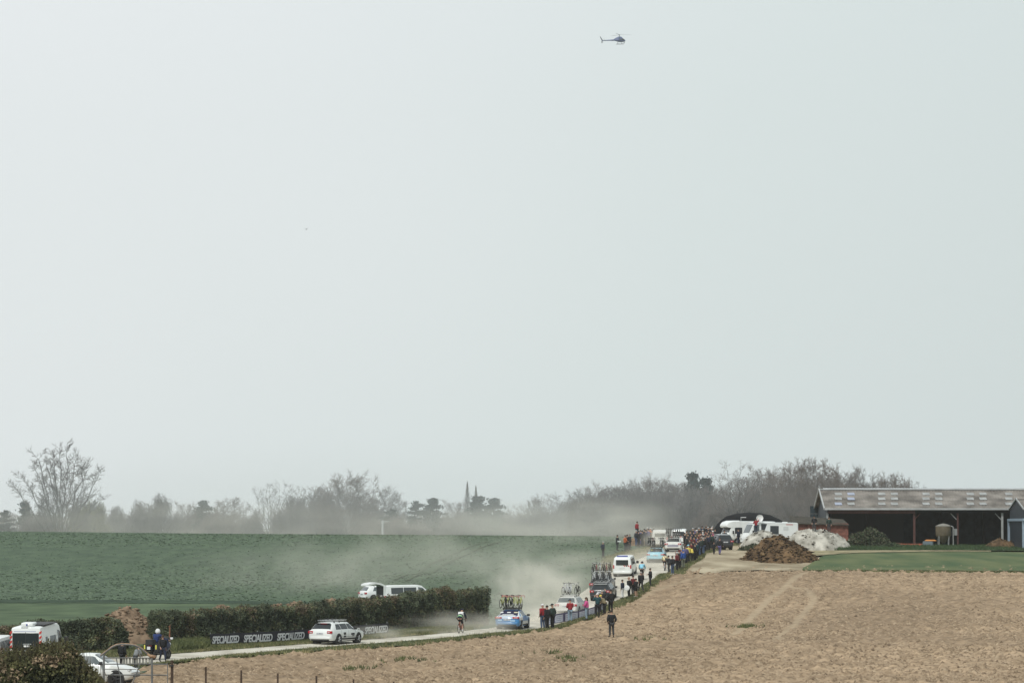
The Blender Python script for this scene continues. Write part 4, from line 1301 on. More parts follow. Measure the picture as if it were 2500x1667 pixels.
class Veh:
    """a vehicle lofted from stations along its length; forward is +Y"""

    def __init__(self, name, label, cat, st, paint, rear_px, theta, wheels, wr=.32, group=None, at_center=False, rim=None, lift=0.0):
        self.st = np.array(st, float)
        self.th = R(theta)
        h = Vector((math.sin(self.th), math.cos(self.th), 0))
        g = rear_px if isinstance(rear_px, Vector) else ground(*rear_px)
        loc = g.copy() if at_center else g + h * (-st[0][0])
        loc.z = float(hz(loc.x, loc.y)) + .06 + lift
        ga = float(hz(*(loc - h * 1.3)[:2])); gb = float(hz(*(loc + h * 1.3)[:2]))
        self.o = thing(name, label, cat, loc[:], -self.th, group)
        self.o.rotation_euler = (math.atan2(gb - ga, 2.6), 0, -self.th)
        self.paint = paint
        b = MB()
        b.loft([[self.P(s[0], k) for k in range(14)] for s in self.st])
        b.build("body", paint, self.o, angle=50)
        for y in wheels:
            w = float(np.interp(y, self.st[:, 0], self.st[:, 4]))
            for sx in (-1, 1):
                x = sx * (w - .11)
                arch = MB().tube((sx * (w - .3), y, wr + .02), (sx * (w * 1.012 + .006), y, wr + .02), wr + .065, wr + .065, 22).build("wheel_arch", M_TRIM, self.o)
                wh = MB()
                prof = [(-.10, wr * .62), (-.11, wr * .94), (-.07, wr), (.07, wr), (.11, wr * .94), (.10, wr * .62)]
                wh.loft([[(x + sx * (a + .035), y + r_ * math.cos(6.28319 * i / 22), wr + r_ * math.sin(6.28319 * i / 22)) for i in range(22)] for a, r_ in prof])
                tyre = wh.build("wheel", M_TYRE, self.o)
                rm = MB().tube((x + sx * .10, y, wr), (x + sx * .135, y, wr), wr * .60, wr * .55, 18)
                rb = MB()
                for k in range(5):
                    a = 6.28319 * k / 5
                    rb.tube((x + sx * .15, y, wr), (x + sx * .142, y + wr * .62 * math.cos(a), wr + wr * .62 * math.sin(a)), .045, .035, 5)
                rm.build("rim_backing", M_RIMD, tyre)
                rb.build("rim", rim or M_RIM, tyre)

    def P(self, y, K):
        s = self.st
        zl, zb, zt, wb, wt = [float(np.interp(y, s[:, 0], s[:, c])) for c in range(1, 6)]
        pts = [(0, zl), (wb * .88, zl), (wb, zl + .14), (wb * 1.012, (zl + zb) / 2 + .05), (wb * .985, zb), (wt, zt - .05), (wt * .84, zt), (0, zt + .012)]
        sg = 1
        if K > 7:
            K, sg = 14 - K, -1
        i = min(int(K), 6)
        f = K - i
        return (sg * (pts[i][0] * (1 - f) + pts[i + 1][0] * f), y, pts[i][1] * (1 - f) + pts[i + 1][1] * f)

    def patch(self, name, m, y0, y1, K0, K1, off=.012, ny=6, nk=6, parent=None, yk=None):
        """panel lying on the shell; yk(k01) shifts its ends for slanted edges"""
        gr = []
        for a in range(ny + 1):
            row = []
            for b in range(nk + 1):
                fb = b / nk
                ya, yb = y0, y1
                if yk:
                    da, db = yk(fb)
                    ya, yb = y0 + da, y1 + db
                y = ya + (yb - ya) * a / ny
                K = K0 + (K1 - K0) * fb
                p = Vector(self.P(y, K))
                e = .02
                ty = Vector(self.P(y + e, K)) - Vector(self.P(y - e, K))
                tk = Vector(self.P(y, min(K + .05, 13.99))) - Vector(self.P(y, K - .05))
                n = ty.cross(tk)
                n = n.normalized() if n.length > 1e-9 else Vector((0, 0, 1))
                if n.dot(p - Vector((0, y - (p.y * 0), .6))) < 0:
                    n = -n
                row.append((p, n))
            gr.append(row)
        W = nk + 1
        out = [p + n * off for row in gr for p, n in row]
        inn = [p - n * .03 for row in gr for p, n in row]
        N = len(out)
        fs = []
        for a in range(ny):
            for b in range(nk):
                q = a * W + b
                fs += [(q, q + 1, q + W + 1, q + W), (N + q, N + q + W, N + q + W + 1, N + q + 1)]
        rim = [b for b in range(nk)] + [a * W + nk for a in range(ny)] + [ny * W + b for b in range(nk, 0, -1)] + [a * W for a in range(ny, 0, -1)]
        for i, q in enumerate(rim):
            r_ = rim[(i + 1) % len(rim)]
            fs.append((q, N + q, N + r_, r_))
        mb = MB().add(out + inn, fs)
        o = mb.build(name, m, parent or self.o, angle=60)
        bm_fix(o.data)
        return o

    def both(self, name, m, y0, y1, K0, K1, **k):
        self.patch(name, m, y0, y1, K0, K1, **k)
        self.patch(name, m, y0, y1, 14 - K1, 14 - K0, **dict(k, yk=(lambda f, g=k.get('yk'): g(1 - f)) if k.get('yk') else None))

    def box(self, name, m, c, s, rz=0, rx=0, parent=None, bev=0):
        o = MB().box(c, s, rz, rx).build(name, m, parent or self.o)
        if bev:
            md = o.modifiers.new("edge", 'BEVEL')
            md.width, md.segments = bev, 2
        return o

    def world(self, p):
        M = Matrix.Translation(self.o.location) @ self.o.rotation_euler.to_matrix().to_4x4()
        return M @ Vector(p)


def bm_fix(me):
    import bmesh
    bm = bmesh.new()
    bm.from_mesh(me)
    bmesh.ops.recalc_face_normals(bm, faces=bm.faces)
    bm.to_mesh(me)
    bm.free()


def car_common(v, kind='estate', glass=None, tail=True, plate=True, rear_glass=True, mirror=None, bumper=None):
    """windows, lights, plate, mirrors and bumper for the car-shaped shells"""
    g = glass or M_GLASS
    y0 = v.st[0, 0]
    yr0, yr1 = {'estate': (-2.19, -1.84), 'saloon': (-1.80, -.87), 'hatch': (-1.83, -1.52), 'suv': (-2.07, -1.82)}[kind]
    yw0, yw1 = {'estate': (.42, 1.04), 'saloon': (.38, 1.08), 'hatch': (.27, .92), 'suv': (.47, 1.05)}[kind]
    if rear_glass:
        v.patch("rear_window", g, yr0 + .015, yr1 - .01, 5.35, 8.65)
    v.patch("windscreen", g, yw0 + .03, yw1 - .03, 5.35, 8.65)
    sb = {'estate': [(-1.66, -.98), (-.92, -.06), (.02, .86)], 'saloon': [(-1.0, -.30), (-.24, .90)], 'hatch': [(-1.22, -.42), (-.36, .74)], 'suv': [(-1.62, -1.0), (-.94, -.08), (0, .86)]}[kind]
    for a, b in sb:
        sk = (lambda f: ((0.22 * f if a < -1.0 else 0), (-.42 * f if b > .6 else 0)))
        v.both("side_window", g, a, b, 4.10, 4.86, yk=sk)
    zb = float(v.st[1, 2])
    w = float(v.st[2, 4])
    if tail:
        for sx in (-1, 1):
            tl = v.box("tail_light", M_TAIL, (sx * (w - .17), y0 + .055, zb - .045), (.36, .15, .17), bev=.02)
            v.box("reflector", M_LAMP, (sx * (w - .21), y0 - .024, zb - .05), (.16, .02, .05), parent=tl)
    if plate:
        pl = v.box("number_plate", M_PLATE, (0, y0 - .012, zb - .13), (.52, .02, .12))
        for i, x in enumerate((-.19, -.06, .0, .06, .17)):
            v.box("plate_lettering", M_INK, (x, y0 - .024, zb - .13), (.04, .006, .07), parent=pl)
    v.box("bumper", bumper or v.paint, (0, y0 + .05, float(v.st[0, 1]) + .04), (w * 1.78, .18, .2), bev=.06)
    v.box("diffuser", M_TRIM, (0, y0 + .11, float(v.st[0, 1]) - .10), (w * 1.5, .2, .12))
    v.box("underbody", M_TRIM, (0, 0, .21), (w * 1.55, -y0 * 1.6, .1))
    for sx in (-1, 1):
        m_ = v.box("mirror", mirror or M_TRIM, (sx * (w + .10), yw1 - .28, float(v.st[3, 2]) + .06), (.22, .12, .15), bev=.03)
        v.box("headlight", M_LAMP, (sx * (w - .24), -y0 - .20, .66), (.34, .2, .12), bev=.03)
    v.patch("sill", M_TRIM, v.st[1, 0] + 1.25, -y0 - 1.25, 1.5, 2.15)
    v.patch("sill", M_TRIM, v.st[1, 0] + 1.25, -y0 - 1.25, 11.85, 12.5)


def roof_bars(v, z, w, ys, m=None):
    o = thing("roof_rack", v[1], "roof rack", (0, 0, 0))
    V_ = v[0]
    M = Matrix.Translation(V_.o.location) @ V_.o.rotation_euler.to_matrix().to_4x4()
    o.matrix_world = M
    for y in ys:
        MB().box((0, y, z), (w * 2, .07, .04)).build("crossbar", m or M_ALU, o)
        for sx in (-1, 1):
            MB().box((sx * w * .92, y, z - .05), (.06, .08, .1)).build("foot", M_TRIM, o)
    for x in np.linspace(-w * .86, w * .86, 4):
        MB().box((x, (ys[0] + ys[-1]) / 2, z + .045), (.07, ys[-1] - ys[0] + .5, .03)).build("rail", m or M_ALU, o)
    return o


# ---- bicycles
BIKEM = {}


def bike_parts(col, bar, tyre=None):
    key = (col, bar)
    if key in BIKEM:
        return BIKEM[key]
    mc = mat("bike_%s" % col, {'lime': (.50, .52, .18), 'white': (.72, .73, .74), 'black': (.022, .022, .025), 'pink': (.42, .13, .14), 'sky': (.25, .5, .62), 'red': (.5, .05, .05), 'rust': (.3, .1, .06)}[col], .35)
    mb_ = mat("bar_%s" % bar, {'red': (.50, .06, .05), 'black': (.02, .02, .022), 'white': (.7, .7, .7)}[bar], .5)
    bb, st, hd, hub = (0, -.09, .27), (0, -.23, .80), (0, .36, .84), (0, -.50, .34)
    f = MB()
    for a, b, r in ((bb, st, .022), (st, hd, .020), (bb, (0, .38, .70), .026), (hd, (0, .39, .68), .024), ((.03, -.50, .34), st, .012), ((-.03, -.50, .34), st, .012), ((.03, -.5, .34), bb, .014), ((-.03, -.5, .34), bb, .014)):
        f.tube(a, b, r * 1.35, n=6)
    fk = MB()
    for x in (-.045, .045):
        fk.tube((x, .41, .66), (x, .52, .34), .014, .010, 5)
    fk.tube((-.045, .41, .66), (.045, .41, .66), .016, n=5)

    def wheel(y):
        w, s = MB(), MB()
        n = 26
        rr = [[(a, y + r * math.cos(6.28319 * i / n), .34 + r * math.sin(6.28319 * i / n)) for i in range(n)] for a, r in ((-.016, .31), (-.020, .33), (0, .345), (.020, .33), (.016, .31), (0, .272), (-.016, .31))]
        w.loft(rr, caps=False)
        for i in range(14):
            a = 6.28319 * i / 14
            s.tube(((-1) ** i * .02, y, .34), (0, y + .29 * math.cos(a), .34 + .29 * math.sin(a)), .0035, n=3)
        s.tube((-.05, y, .34), (.05, y, .34), .025, n=8)
        return w.mesh("wheel", M_TYRE), s.mesh("spokes", M_ALU)
    sd = MB().loft([[(x * k, y, z) for x, z in ((-.07, .985), (0, 1.0), (.07, .985), (0, .955))] for y, k in ((-.38, 1), (-.30, .95), (-.2, .45), (-.10, .25))])
    sd.tube(st, (0, -.27, .96), .014, n=6)
    hb = MB().path([(0, .36, .86), (0, .45, .92)], .018, 6)
    for s in (-1, 1):
        hb.path([(0, .45, .92), (s * .2, .45, .93), (s * .21, .53, .92), (s * .21, .56, .86), (s * .21, .50, .80), (s * .21, .42, .79)], .016, 6)
    ck = MB().tube((.045, -.09, .27), (.052, -.09, .27), .095, n=18)
    ck.tube((.06, -.09, .27), (.065, .03, .15), .013, n=5).box((.11, .03, .15), (.1, .08, .02)).tube((-.06, -.09, .27), (-.065, -.21, .39), .013, n=5).box((-.11, -.21, .39), (.1, .08, .02))
    BIKEM[key] = dict(frame=f.mesh("frame", mc), fork=fk.mesh("fork", mc), wheels=[wheel(-.50), wheel(.52)], saddle=sd.mesh("saddle", mat("saddle_black", (.02, .02, .02), .6)), handlebar=hb.mesh("handlebar", mb_), crank=ck.mesh("crankset", M_TRIM))
    return BIKEM[key]


def bike(label, M, col='black', bar='black', group=None, front=True):
    b = bike_parts(col, bar)
    t = thing("racing_bicycle", label, "bicycle", (0, 0, 0), 0, group)
    t.matrix_world = M
    link("frame", b['frame'], t); link("fork", b['fork'], t); link("saddle", b['saddle'], t); link("handlebar", b['handlebar'], t); link("crankset", b['crank'], t)
    for k, (w, s) in enumerate(b['wheels']):
        if k == 0 or front:
            o = link("wheel", w, t)
            link("spokes", s, o)
    return t


NTH = ["first", "second", "third", "fourth", "fifth", "sixth", "seventh"]


def bikes_on(v, z, xs, cols, bars, what, group, y=-.45, front=False, fl=None):
    M = Matrix.Translation(v.o.location) @ v.o.rotation_euler.to_matrix().to_4x4()
    for i, x in enumerate(xs):
        flip = (fl or [0, 1, 0, 1, 0, 1, 0])[i]
        lab = "%s on %s, %s from the verge side" % ({'lime': 'pale yellow-green bicycle', 'white': 'white bicycle', 'black': 'black bicycle', 'pink': 'dull pink bicycle', 'sky': 'pale blue bicycle', 'red': 'red bicycle'}[cols[i % len(cols)]], what, NTH[len(xs) - 1 - i])
        bike(lab, M @ Matrix.Translation((x, y + .12 * (i % 2), z)) @ Matrix.Rotation(R(180) * flip + R((-6, 5, 3, -4, 6, -3, 2)[i]), 4, 'Z'), cols[i % len(cols)], bars[i % len(bars)], group, front or (i % 3 == 0))


# 1 the white estate on the road
v1 = Veh("estate_car", "white estate car with black door stickers passing the lettered banner", "car", ESTATE, M_CARW, (781, 1575), 27, (-1.36, 1.36), .325, rim=M_RIM)
car_common(v1, 'estate')
v1.box("spoiler", M_TRIM, (0, -1.86, 1.415), (1.02, .16, .03))
v1.box("brake_light", M_TAIL, (.1, -1.95, 1.40), (.5, .02, .025))
for (y, zc, sy, sz) in ((-.55, .70, .30, .16), (-.55, .50, .30, .12), (.55, .64, .46, .14), (.6, .52, .30, .05)):
    for K in (1,):
        v1.box("door_sticker", M_TRIM, (.922, y, zc), (.016, sy, sz))
v1.box("window_sticker", M_WHITE, (.815, -1.35, 1.07), (.016, .42, .06), rx=0)
for y in (-.98, -.02, .96):
    v1.patch("door_seam", mat("seam_grey", (.22, .22, .22), .6), y, y + .012, 2.2, 4.0, off=.006, ny=1)
v1.patch("trim_strip", mat("trim_grey", (.30, .30, .30), .5), -.98, .96, 2.35, 2.5, off=.012)
roof_bars((v1, "bare aluminium bike rack with folded wheel holders on the white estate"), 1.56, .62, (-1.4, -.7, .1))
for k, x in enumerate((-.5, -.2, .12, .45)):
    r_ = [o for o in sc.objects if o.name.startswith("roof_rack")][-1]
    for y in (-1.5, -.5, .1):
        MB().tube((x, y, 1.6), (x + .05, y + .12, 1.73), .02, n=5).build("clamp", M_TRIM, r_)

# 2 the blue and white team car
v2 = Veh("team_car", "blue and white team car loaded with yellow-green bicycles", "car", SALOON, M_CARBL, (1238, 1538), 11, (-1.4, 1.42), .33)
car_common(v2, 'saloon', rear_glass=False, tail=False, bumper=M_CARBL)
v2.patch("rear_window", M_NAVYP, -2.0, -.95, 5.5, 8.5)
v2.patch("boot_lid", M_CARW, -2.40, -1.98, 4.6, 9.4)
v2.both("rear_quarter", M_CARW, -2.2, -.98, 3.2, 5.6, ny=8)
v2.both("lower_door", M_CARW2, -1.0, 1.0, 2.1, 2.9)
v2.patch("roof_panel", M_NAVYP, -.84, .33, 4.95, 9.05)
for sx in (-1, 1):
    t_ = v2.box("tail_light", M_TAIL, (sx * .66, -2.40, .90), (.50, .12, .15), bev=.04)
    v2.box("reflector", mat("pink_reflector", (.75, .5, .5), .3), (sx * .66, -2.462, .90), (.30, .02, .06), parent=t_)
for x, s, m_ in ((-.58, .22, M_WHITE), (-.05, .28, M_WHITE), (.48, .3, mat("cream_vinyl", (.7, .66, .48), .5))):
    p_ = v2.P(-1.35, 7)
    v2.box("window_sticker", m_, (x, -1.42, 1.265), (s, .16, .02), rx=R(21))
v2.box("window_lettering", M_WHITE, (-.05, -1.82, 1.115), (.85, .12, .02), rx=R(15))
v2.box("bumper_sticker", mat("pale_blue_vinyl", (.35, .55, .75), .5), (.42, -2.435, .68), (.36, .02, .12))
v2.box("bumper_sticker", mat("pale_blue_vinyl", (.35, .55, .75), .5), (-.55, -2.435, .72), (.3, .02, .12))
v2.box("bumper_strip", mat("mid_blue_vinyl", (.10, .28, .52), .5), (-.05, -2.46, .50), (1.2, .02, .05))
roof_bars((v2, "navy roof rack under the yellow-green bicycles"), 1.54, .62, (-.9, -.3, .3), M_TRIM)
bikes_on(v2, 1.55, (-.72, -.50, -.30, -.10, .14, .38, .66), ['lime', 'black', 'lime', 'black', 'lime', 'lime', 'lime'], ['red', 'red', 'black', 'red', 'black', 'red', 'red'], "the blue team car", "bicycles on the blue team car", front=False)

# 3 the white team car behind the barrier banner
v3 = Veh("team_car", "dusty white team car with bicycles passing behind the white barrier banner", "car", ESTATE, M_CARW2, (1381, 1504), 13, (-1.36, 1.36), .325)
car_common(v3, 'estate', glass=M_GLASSL)
roof_bars((v3, "roof rack on the dusty white team car"), 1.56, .62, (-1.4, -.7, .1), M_CARW2)
bikes_on(v3, 1.56, (-.45, -.22, .02, .55), ['white', 'white', 'white', 'black'], ['black', 'white'], "the dusty white team car", "bicycles on the dusty white team car")

# 4 and 5 the dark cars under two loads of bicycles
v4 = Veh("team_car", "dark grey team car under a load of white bicycles", "car", ESTATE, M_CARDK, (1465, 1468), 9, (-1.36, 1.36), .325)
car_common(v4, 'estate')
v4.box("rear_shelf", M_CARSV, (0, -1.86, 1.42), (1.1, .2, .05))
roof_bars((v4, "silver roof rack on the dark grey team car"), 1.56, .64, (-1.4, -.7, .1))
bikes_on(v4, 1.56, (-.74, -.48, -.22, .04, .32, .62), ['white', 'black', 'white', 'black', 'white', 'black'], ['black', 'white'], "the dark grey team car", "bicycles on the dark grey team car", y=-.7)
v5 = Veh("team_car", "team car hidden but for its load of dull pink bicycles", "car", ESTATE, M_CARDK, (1463, 1450), 9, (-1.36, 1.36), .325)
car_common(v5, 'estate')
roof_bars((v5, "roof rack under the dull pink bicycles"), 1.56, .64, (-1.4, -.7, .1))
bikes_on(v5, 1.60, (-.72, -.44, -.12, .18, .46, .74), ['black', 'pink', 'white', 'black', 'pink', 'black'], ['white', 'black'], "the team car with pink bicycles", "bicycles on the hidden team car", y=-.7, front=True)


def van_common(v, h=1.97, stripes=True, win=M_GLASS, rearw=(1.3, .5, 1.42), side=True):
    y0 = v.st[0, 0]
    w = float(v.st[2, 4])
    rw = v.box("rear_window", win, (0, y0 - .005, rearw[2]), (rearw[0], .07, rearw[1]), rx=R(-2), bev=.02)
    pl = v.box("number_plate", M_PLATE, (0, y0 - .02, .88), (.52, .03, .12))
    for sx in (-1, 1):
        v.box("tail_light", M_TAIL, (sx * (w - .10), y0 + .06, 1.0), (.14, .16, .36), bev=.02)
        v.box("mirror", M_TRIM, (sx * (w + .16), 1.35, 1.22), (.26, .14, .26), bev=.04)
    v.box("bumper", v.paint, (0, y0 + .03, .46), (w * 1.8, .2, .22), bev=.05)
    v.box("underbody", M_TRIM, (0, 0, .26), (w * 1.5, 4.2, .12))
    if side:
        v.both("side_window", win, -2.2, -1.05, 4.12, 4.8)
        v.both("side_window", win, -.95, .35, 4.12, 4.8)
    v.both("door_window", win, .48, 1.7, 4.10, 4.84, yk=lambda f: (0, -.62 * f))
    v.patch("windscreen", win, 1.03, 1.9, 5.3, 8.7)
    if stripes:
        for k in range(3):
            o = MB().prism([(w - .72 + k * .20, y0 - .02, 1.02), (w - .60 + k * .20, y0 - .02, 1.02), (w - .74 + k * .20, y0 - .02, 1.2), (w - .86 + k * .20, y0 - .02, 1.2)], (0, .03, 0)).build("warning_stripe", M_REDV if k != 1 else M_TRIM, v.o)


v6 = Veh("police_van", "white police van with a blue roof light bar climbing the road", "van", VANST, M_CARW, (1519, 1409), 8, (-1.5, 1.5), .34)
van_common(v6, rearw=(1.22, .52, 1.42))
v6.box("light_bar", M_BLUEL, (-.05, -1.9, 2.03), (1.1, .25, .10), bev=.03)
v6.box("roof_strip", M_TRIM, (0, -2.52, 1.72), (1.05, .08, .05))

v7 = Veh("team_car", "pale blue team car with two clusters of dark bicycles", "car", SALOON, M_CARLB, (1600, 1375), 6, (-1.4, 1.42), .33)
car_common(v7, 'saloon', bumper=M_CARLB)
v7.box("window_sticker", M_YELV, (-.42, -1.28, 1.275), (.22, .13, .02), rx=R(21))
roof_bars((v7, "roof rack on the pale blue team car"), 1.54, .62, (-.9, -.3, .3), M_TRIM)
bikes_on(v7, 1.55, (-.80, -.62, -.44, -.26, .42, .58, .76), ['black', 'black', 'black', 'black', 'black', 'black', 'black'], ['black'], "the pale blue team car", "bicycles on the pale blue team car")

v8 = Veh("team_car", "white saloon with dark bicycles on its roof ahead of the crowd", "car", SALOON, M_CARW2, (1643, 1348), 5, (-1.4, 1.42), .33)
car_common(v8, 'saloon')
v8.box("bumper_panel", mat("grey_violet_vinyl", (.30, .29, .36), .5), (0, -2.445, .66), (1.2, .03, .24))
roof_bars((v8, "roof rack on the white saloon ahead of the crowd"), 1.54, .62, (-.9, -.3, .3), M_TRIM)
bikes_on(v8, 1.55, (-.78, -.58, -.30, -.06, .20, .42, .66), ['black', 'black', 'black', 'black', 'black', 'black', 'black'], ['black'], "the white saloon", "bicycles on the white saloon", front=True)
v9 = Veh("police_van", "white van with red chevrons driving into the crowd at the top", "van", VANST, M_CARW, (1657, 1334), 5, (-1.5, 1.5), .34)
van_common(v9, rearw=(1.3, .52, 1.45))
v10 = Veh("box_van", "pale van fading in the dust beside the bank of spectators", "van", VANST, M_CARW2, (1611, 1337), 2, (-1.5, 1.5), .34)
van_common(v10, rearw=(1.2, .4, 1.45), stripes=False, side=False)

v11 = Veh("suv", "black estate with silver roof parked at the crowd's end", "car", SUVST, M_CARDK, (1772, 1342), -12, (-1.35, 1.38), .36)
car_common(v11, 'suv')
v11.patch("roof_panel", M_CARSV, -1.7, .4, 5.02, 8.98)
v11.both("roof_rail", M_CARSV, -1.6, .3, 5.0, 5.25, off=.05)
v12 = Veh("hatchback", "small white hatchback half hidden behind the black estate", "car", HATCH, M_CARW, (1797, 1326), 60, (-1.2, 1.25), .30, at_center=True)
car_common(v12, 'hatch')

# the pair parked in the green field
v13 = Veh("hatchback", "white hatchback parked on the field beyond the open van", "car", HATCH, M_CARW, ground(884, 1470), 62, (-1.2, 1.25), .30)
car_common(v13, 'hatch', glass=M_GLASSL)
v14 = Veh("minibus", "white minibus with raised tailgate parked on the field behind the hedge", "van", VANST, M_CARW, ground(930, 1484), 65, (-1.5, 1.5), .34)
v14.box("cargo_opening", M_BLACK, (0, -2.60, 1.28), (1.5, .12, 1.1))
v14.box("cargo_seat", mat("grey_cloth", (.10, .10, .11), .9), (.2, -2.66, .95), (.9, .1, .35))
v14.box("cargo_box", M_YELV, (-.5, -2.68, .82), (.34, .16, .22))
v14.box("cargo_box", mat("pale_box", (.5, .48, .46), .7), (.35, -2.70, .95), (.34, .16, .3))
for sx in (-1, 1):
    v14.box("tailgate_pillar", M_CARSV if sx < 0 else M_CARW, (sx * .83, -2.64, 1.22), (.13, .12, 1.3))
    v14.box("mirror", M_TRIM, (sx * 1.1, 1.4, 1.22), (.2, .12, .22))
    v14.box("tail_light", M_TAIL, (sx * .87, -2.62, .9), (.12, .1, .3))
M_GLASSM = mat("mid_glass", (.05, .058, .062), .12, spec=.6)
v14.both("side_window", M_GLASSM, -2.0, -.85, 4.18, 4.82, ny=8)
v14.both("side_window", M_GLASSM, -.80, .40, 4.18, 4.82, ny=8)
v14.both("door_window", M_GLASSL, .60, 1.75, 4.10, 4.84, yk=lambda f: (0, -.62 * f))
v14.patch("windscreen", M_GLASS, 1.03, 1.9, 5.3, 8.7)
v14.box("bumper", M_CARW, (0, -2.6, .46), (1.7, .2, .22), bev=.05)
tg = MB().loft([[(x, -2.45 + y, 1.90 + z) for x in (-.82, .82)] + [(x, -2.45 + y - .02, 1.90 + z - .15) for x in (.82, -.82)] for y, z in ((0, .04), (-.5, .26), (-.95, .34), (-1.42, .27), (-1.7, .17))])
tg_o = tg.build("tailgate", M_CARW, v14.o, angle=30)
bm_fix(tg_o.data)
MB().box((0, -3.1, 2.175), (1.1, .45, .02), rx=R(-12)).build("tailgate_window", M_GLASS, tg_o)
for sx in (-1, 1):
    MB().tube((sx * .75, -2.55, 1.55), (sx * .75, -3.1, 2.0), .02, n=6).build("gas_strut", M_TRIM, v14.o)
for k, (y, s) in enumerate(((-1.55, .9), (-.85, 1.0), (-.1, .95))):
    v14.box("headrest", M_TRIM, (.55, y, 1.45), (.2, .26, .3))

# vehicles on the road at the bottom corner
v15 = Veh("ambulance_van", "tall white ambulance van with red chevron edges and roof beacon", "van", BIGVAN, M_CARW, (63, 1635), 9, (-1.7, 1.75), .36)
y0 = -2.85
v15.box("rear_window", M_GLASS, (0, y0 - .0, 1.66), (1.62, .06, .98), bev=.02)
v15.box("door_seam", M_TRIM, (0, y0 - .022, 1.55), (.02, .04, 1.3))
v15.box("rear_step", M_YELV, (-.75, y0 - .03, 1.0), (.22, .05, .14))
v15.box("window_frame", M_CARSV, (.1, y0 - .04, 1.5), (.5, .03, .05))
v15.box("window_notice", M_WHITE, (.06, y0 - .045, 1.38), (.36, .03, .1))
v15.box("roof_lamp", M_TRIM, (-.08, y0 + .14, 2.43), (.44, .18, .09), bev=.03)
bc = v15.box("beacon_box", M_CARW, (.02, -2.2, 2.62), (.74, .9, .26), bev=.08)
v15.box("beacon_lamp", M_BLUEL, (.02, -2.67, 2.62), (.06, .05, .12), parent=bc)
v15.box("roof_rack_bar", M_TRIM, (.25, -.8, 2.58), (1.5, 2.6, .06))
v15.box("lettering_strip", mat("pale_violet_ink", (.45, .47, .58), .6), (-.05, y0 + .012, 2.245), (1.35, .02, .06))
for sx in (-1, 1):
    for k in range(5):
        o = MB().prism([(sx * .90 - .07, y0 - .015, .95 + k * .28), (sx * .90 + .07, y0 - .015, 1.03 + k * .28), (sx * .90 + .07, y0 - .015, 1.17 + k * .28), (sx * .90 - .07, y0 - .015, 1.09 + k * .28)], (0, .05, 0)).build("warning_stripe", M_REDV, v15.o)
    v15.box("tail_light", M_TAIL, (sx * .92, y0 + .04, .85), (.14, .14, .3), bev=.02)
    v15.box("mirror", M_TRIM, (sx * 1.18, 1.75, 1.5), (.26, .14, .3), bev=.04)
v15.both("side_window", M_GLASS, -1.9, -1.45, 4.1, 4.5)
v15.both("side_window", M_GLASS, -.9, .3, 4.1, 4.5)
v15.both("door_window", M_GLASS, .75, 2.0, 4.1, 4.7, yk=lambda f: (0, -.6 * f))
v15.patch("windscreen", M_GLASS, 1.4, 2.15, 5.3, 8.7)
v15.box("bumper", M_TRIM, (0, y0 + .02, .55), (1.8, .2, .2))
v15.box("underbody", M_TRIM, (0, 0, .34), (1.6, 4.8, .14))
v16 = Veh("parked_van", "white van cut off by the picture edge beside the ambulance van", "van", VANST, M_CARW, (-38, 1640), 6, (-1.5, 1.5), .34)
van_common(v16, stripes=False)

v17 = Veh("hatchback", "white hatchback nose-on behind the rusty metal gate", "car", HATCH, M_CARW, ground(226, 1678), 98, (-1.2, 1.25), .31, at_center=True, rim=M_TRIM)
car_common(v17, 'hatch', glass=M_GLASSL)
v17.both("door_seam", mat("seam_grey", (.22, .22, .22), .6), .66, .675, 2.2, 4.0, off=.006, ny=1)
v17.box("front_bumper", M_TRIM, (0, 1.96, .42), (1.1, .1, .12))

# ---- motorhomes
mh2 = Veh("motorhome", "long white motorhome with windscreen and side windows beside the brick shed", "motorhome", MHOME, M_CARW, Vector(((1877 - CX) / F * 459, 459, -2)), 251, (-1.9, 2.0), .34, at_center=True)
mh2.patch("windscreen", M_GLASSL, 2.30, 2.98, 5.5, 8.5)
mh2.patch("cab_window", M_GLASSL, 1.75, 2.45, 9.15, 9.9, yk=lambda f: (0, 0))
mh2.patch("dark_panel", M_GLASS, .75, 1.5, 9.1, 9.95, yk=lambda f: (.5 * f, 0))
mh2.patch("side_window", M_GLASS, -.75, .35, 9.25, 9.95)
mh2.patch("service_hatch", mat("hatch_grey", (.60, .62, .62), .5), -2.0, -1.35, 9.3, 9.6, off=.02)
mh2.patch("lettering", mat("dull_red_ink", (.5, .2, .2), .6), -2.6, -1.7, 9.10, 9.17, off=.01)
mh2.patch("trim_strip", mat("hatch_grey", (.60, .62, .62), .5), -3.0, 1.7, 9.04, 9.07, off=.015)
mh2.box("roof_hatch", M_CARW, (0, .2, 3.0), (.7, .7, .12))
mh2.box("roof_hatch", M_CARW, (0, -2.0, 3.0), (.5, .5, .12))
for k in (-1, 1):
    mh2.box("mirror", M_TRIM, (k * 1.3, 2.6, 1.7), (.2, .12, .4))
mh2.box("bumper", M_CARW, (0, 3.22, .55), (2.0, .2, .3))
for k in (-1, 1):
    mh2.box("headlight", M_LAMP, (k * .85, 3.22, .85), (.3, .12, .18))
mh1 = Veh("motorhome", "white alcove motorhome behind the black estate and the windscreen of another", "motorhome", MHOME, M_CARW, Vector(((1824 - CX) / F * 468, 468, -2)), 246, (-1.9, 2.0), .34, at_center=True)
mh1.patch("cab_window", M_GLASS, 1.3, 2.3, 9.5, 10.1)
mh1.patch("windscreen", M_GLASS, 2.5, 3.02, 5.4, 8.6)
mh1.patch("side_window", M_GLASS, -1.5, -.4, 9.25, 9.9)
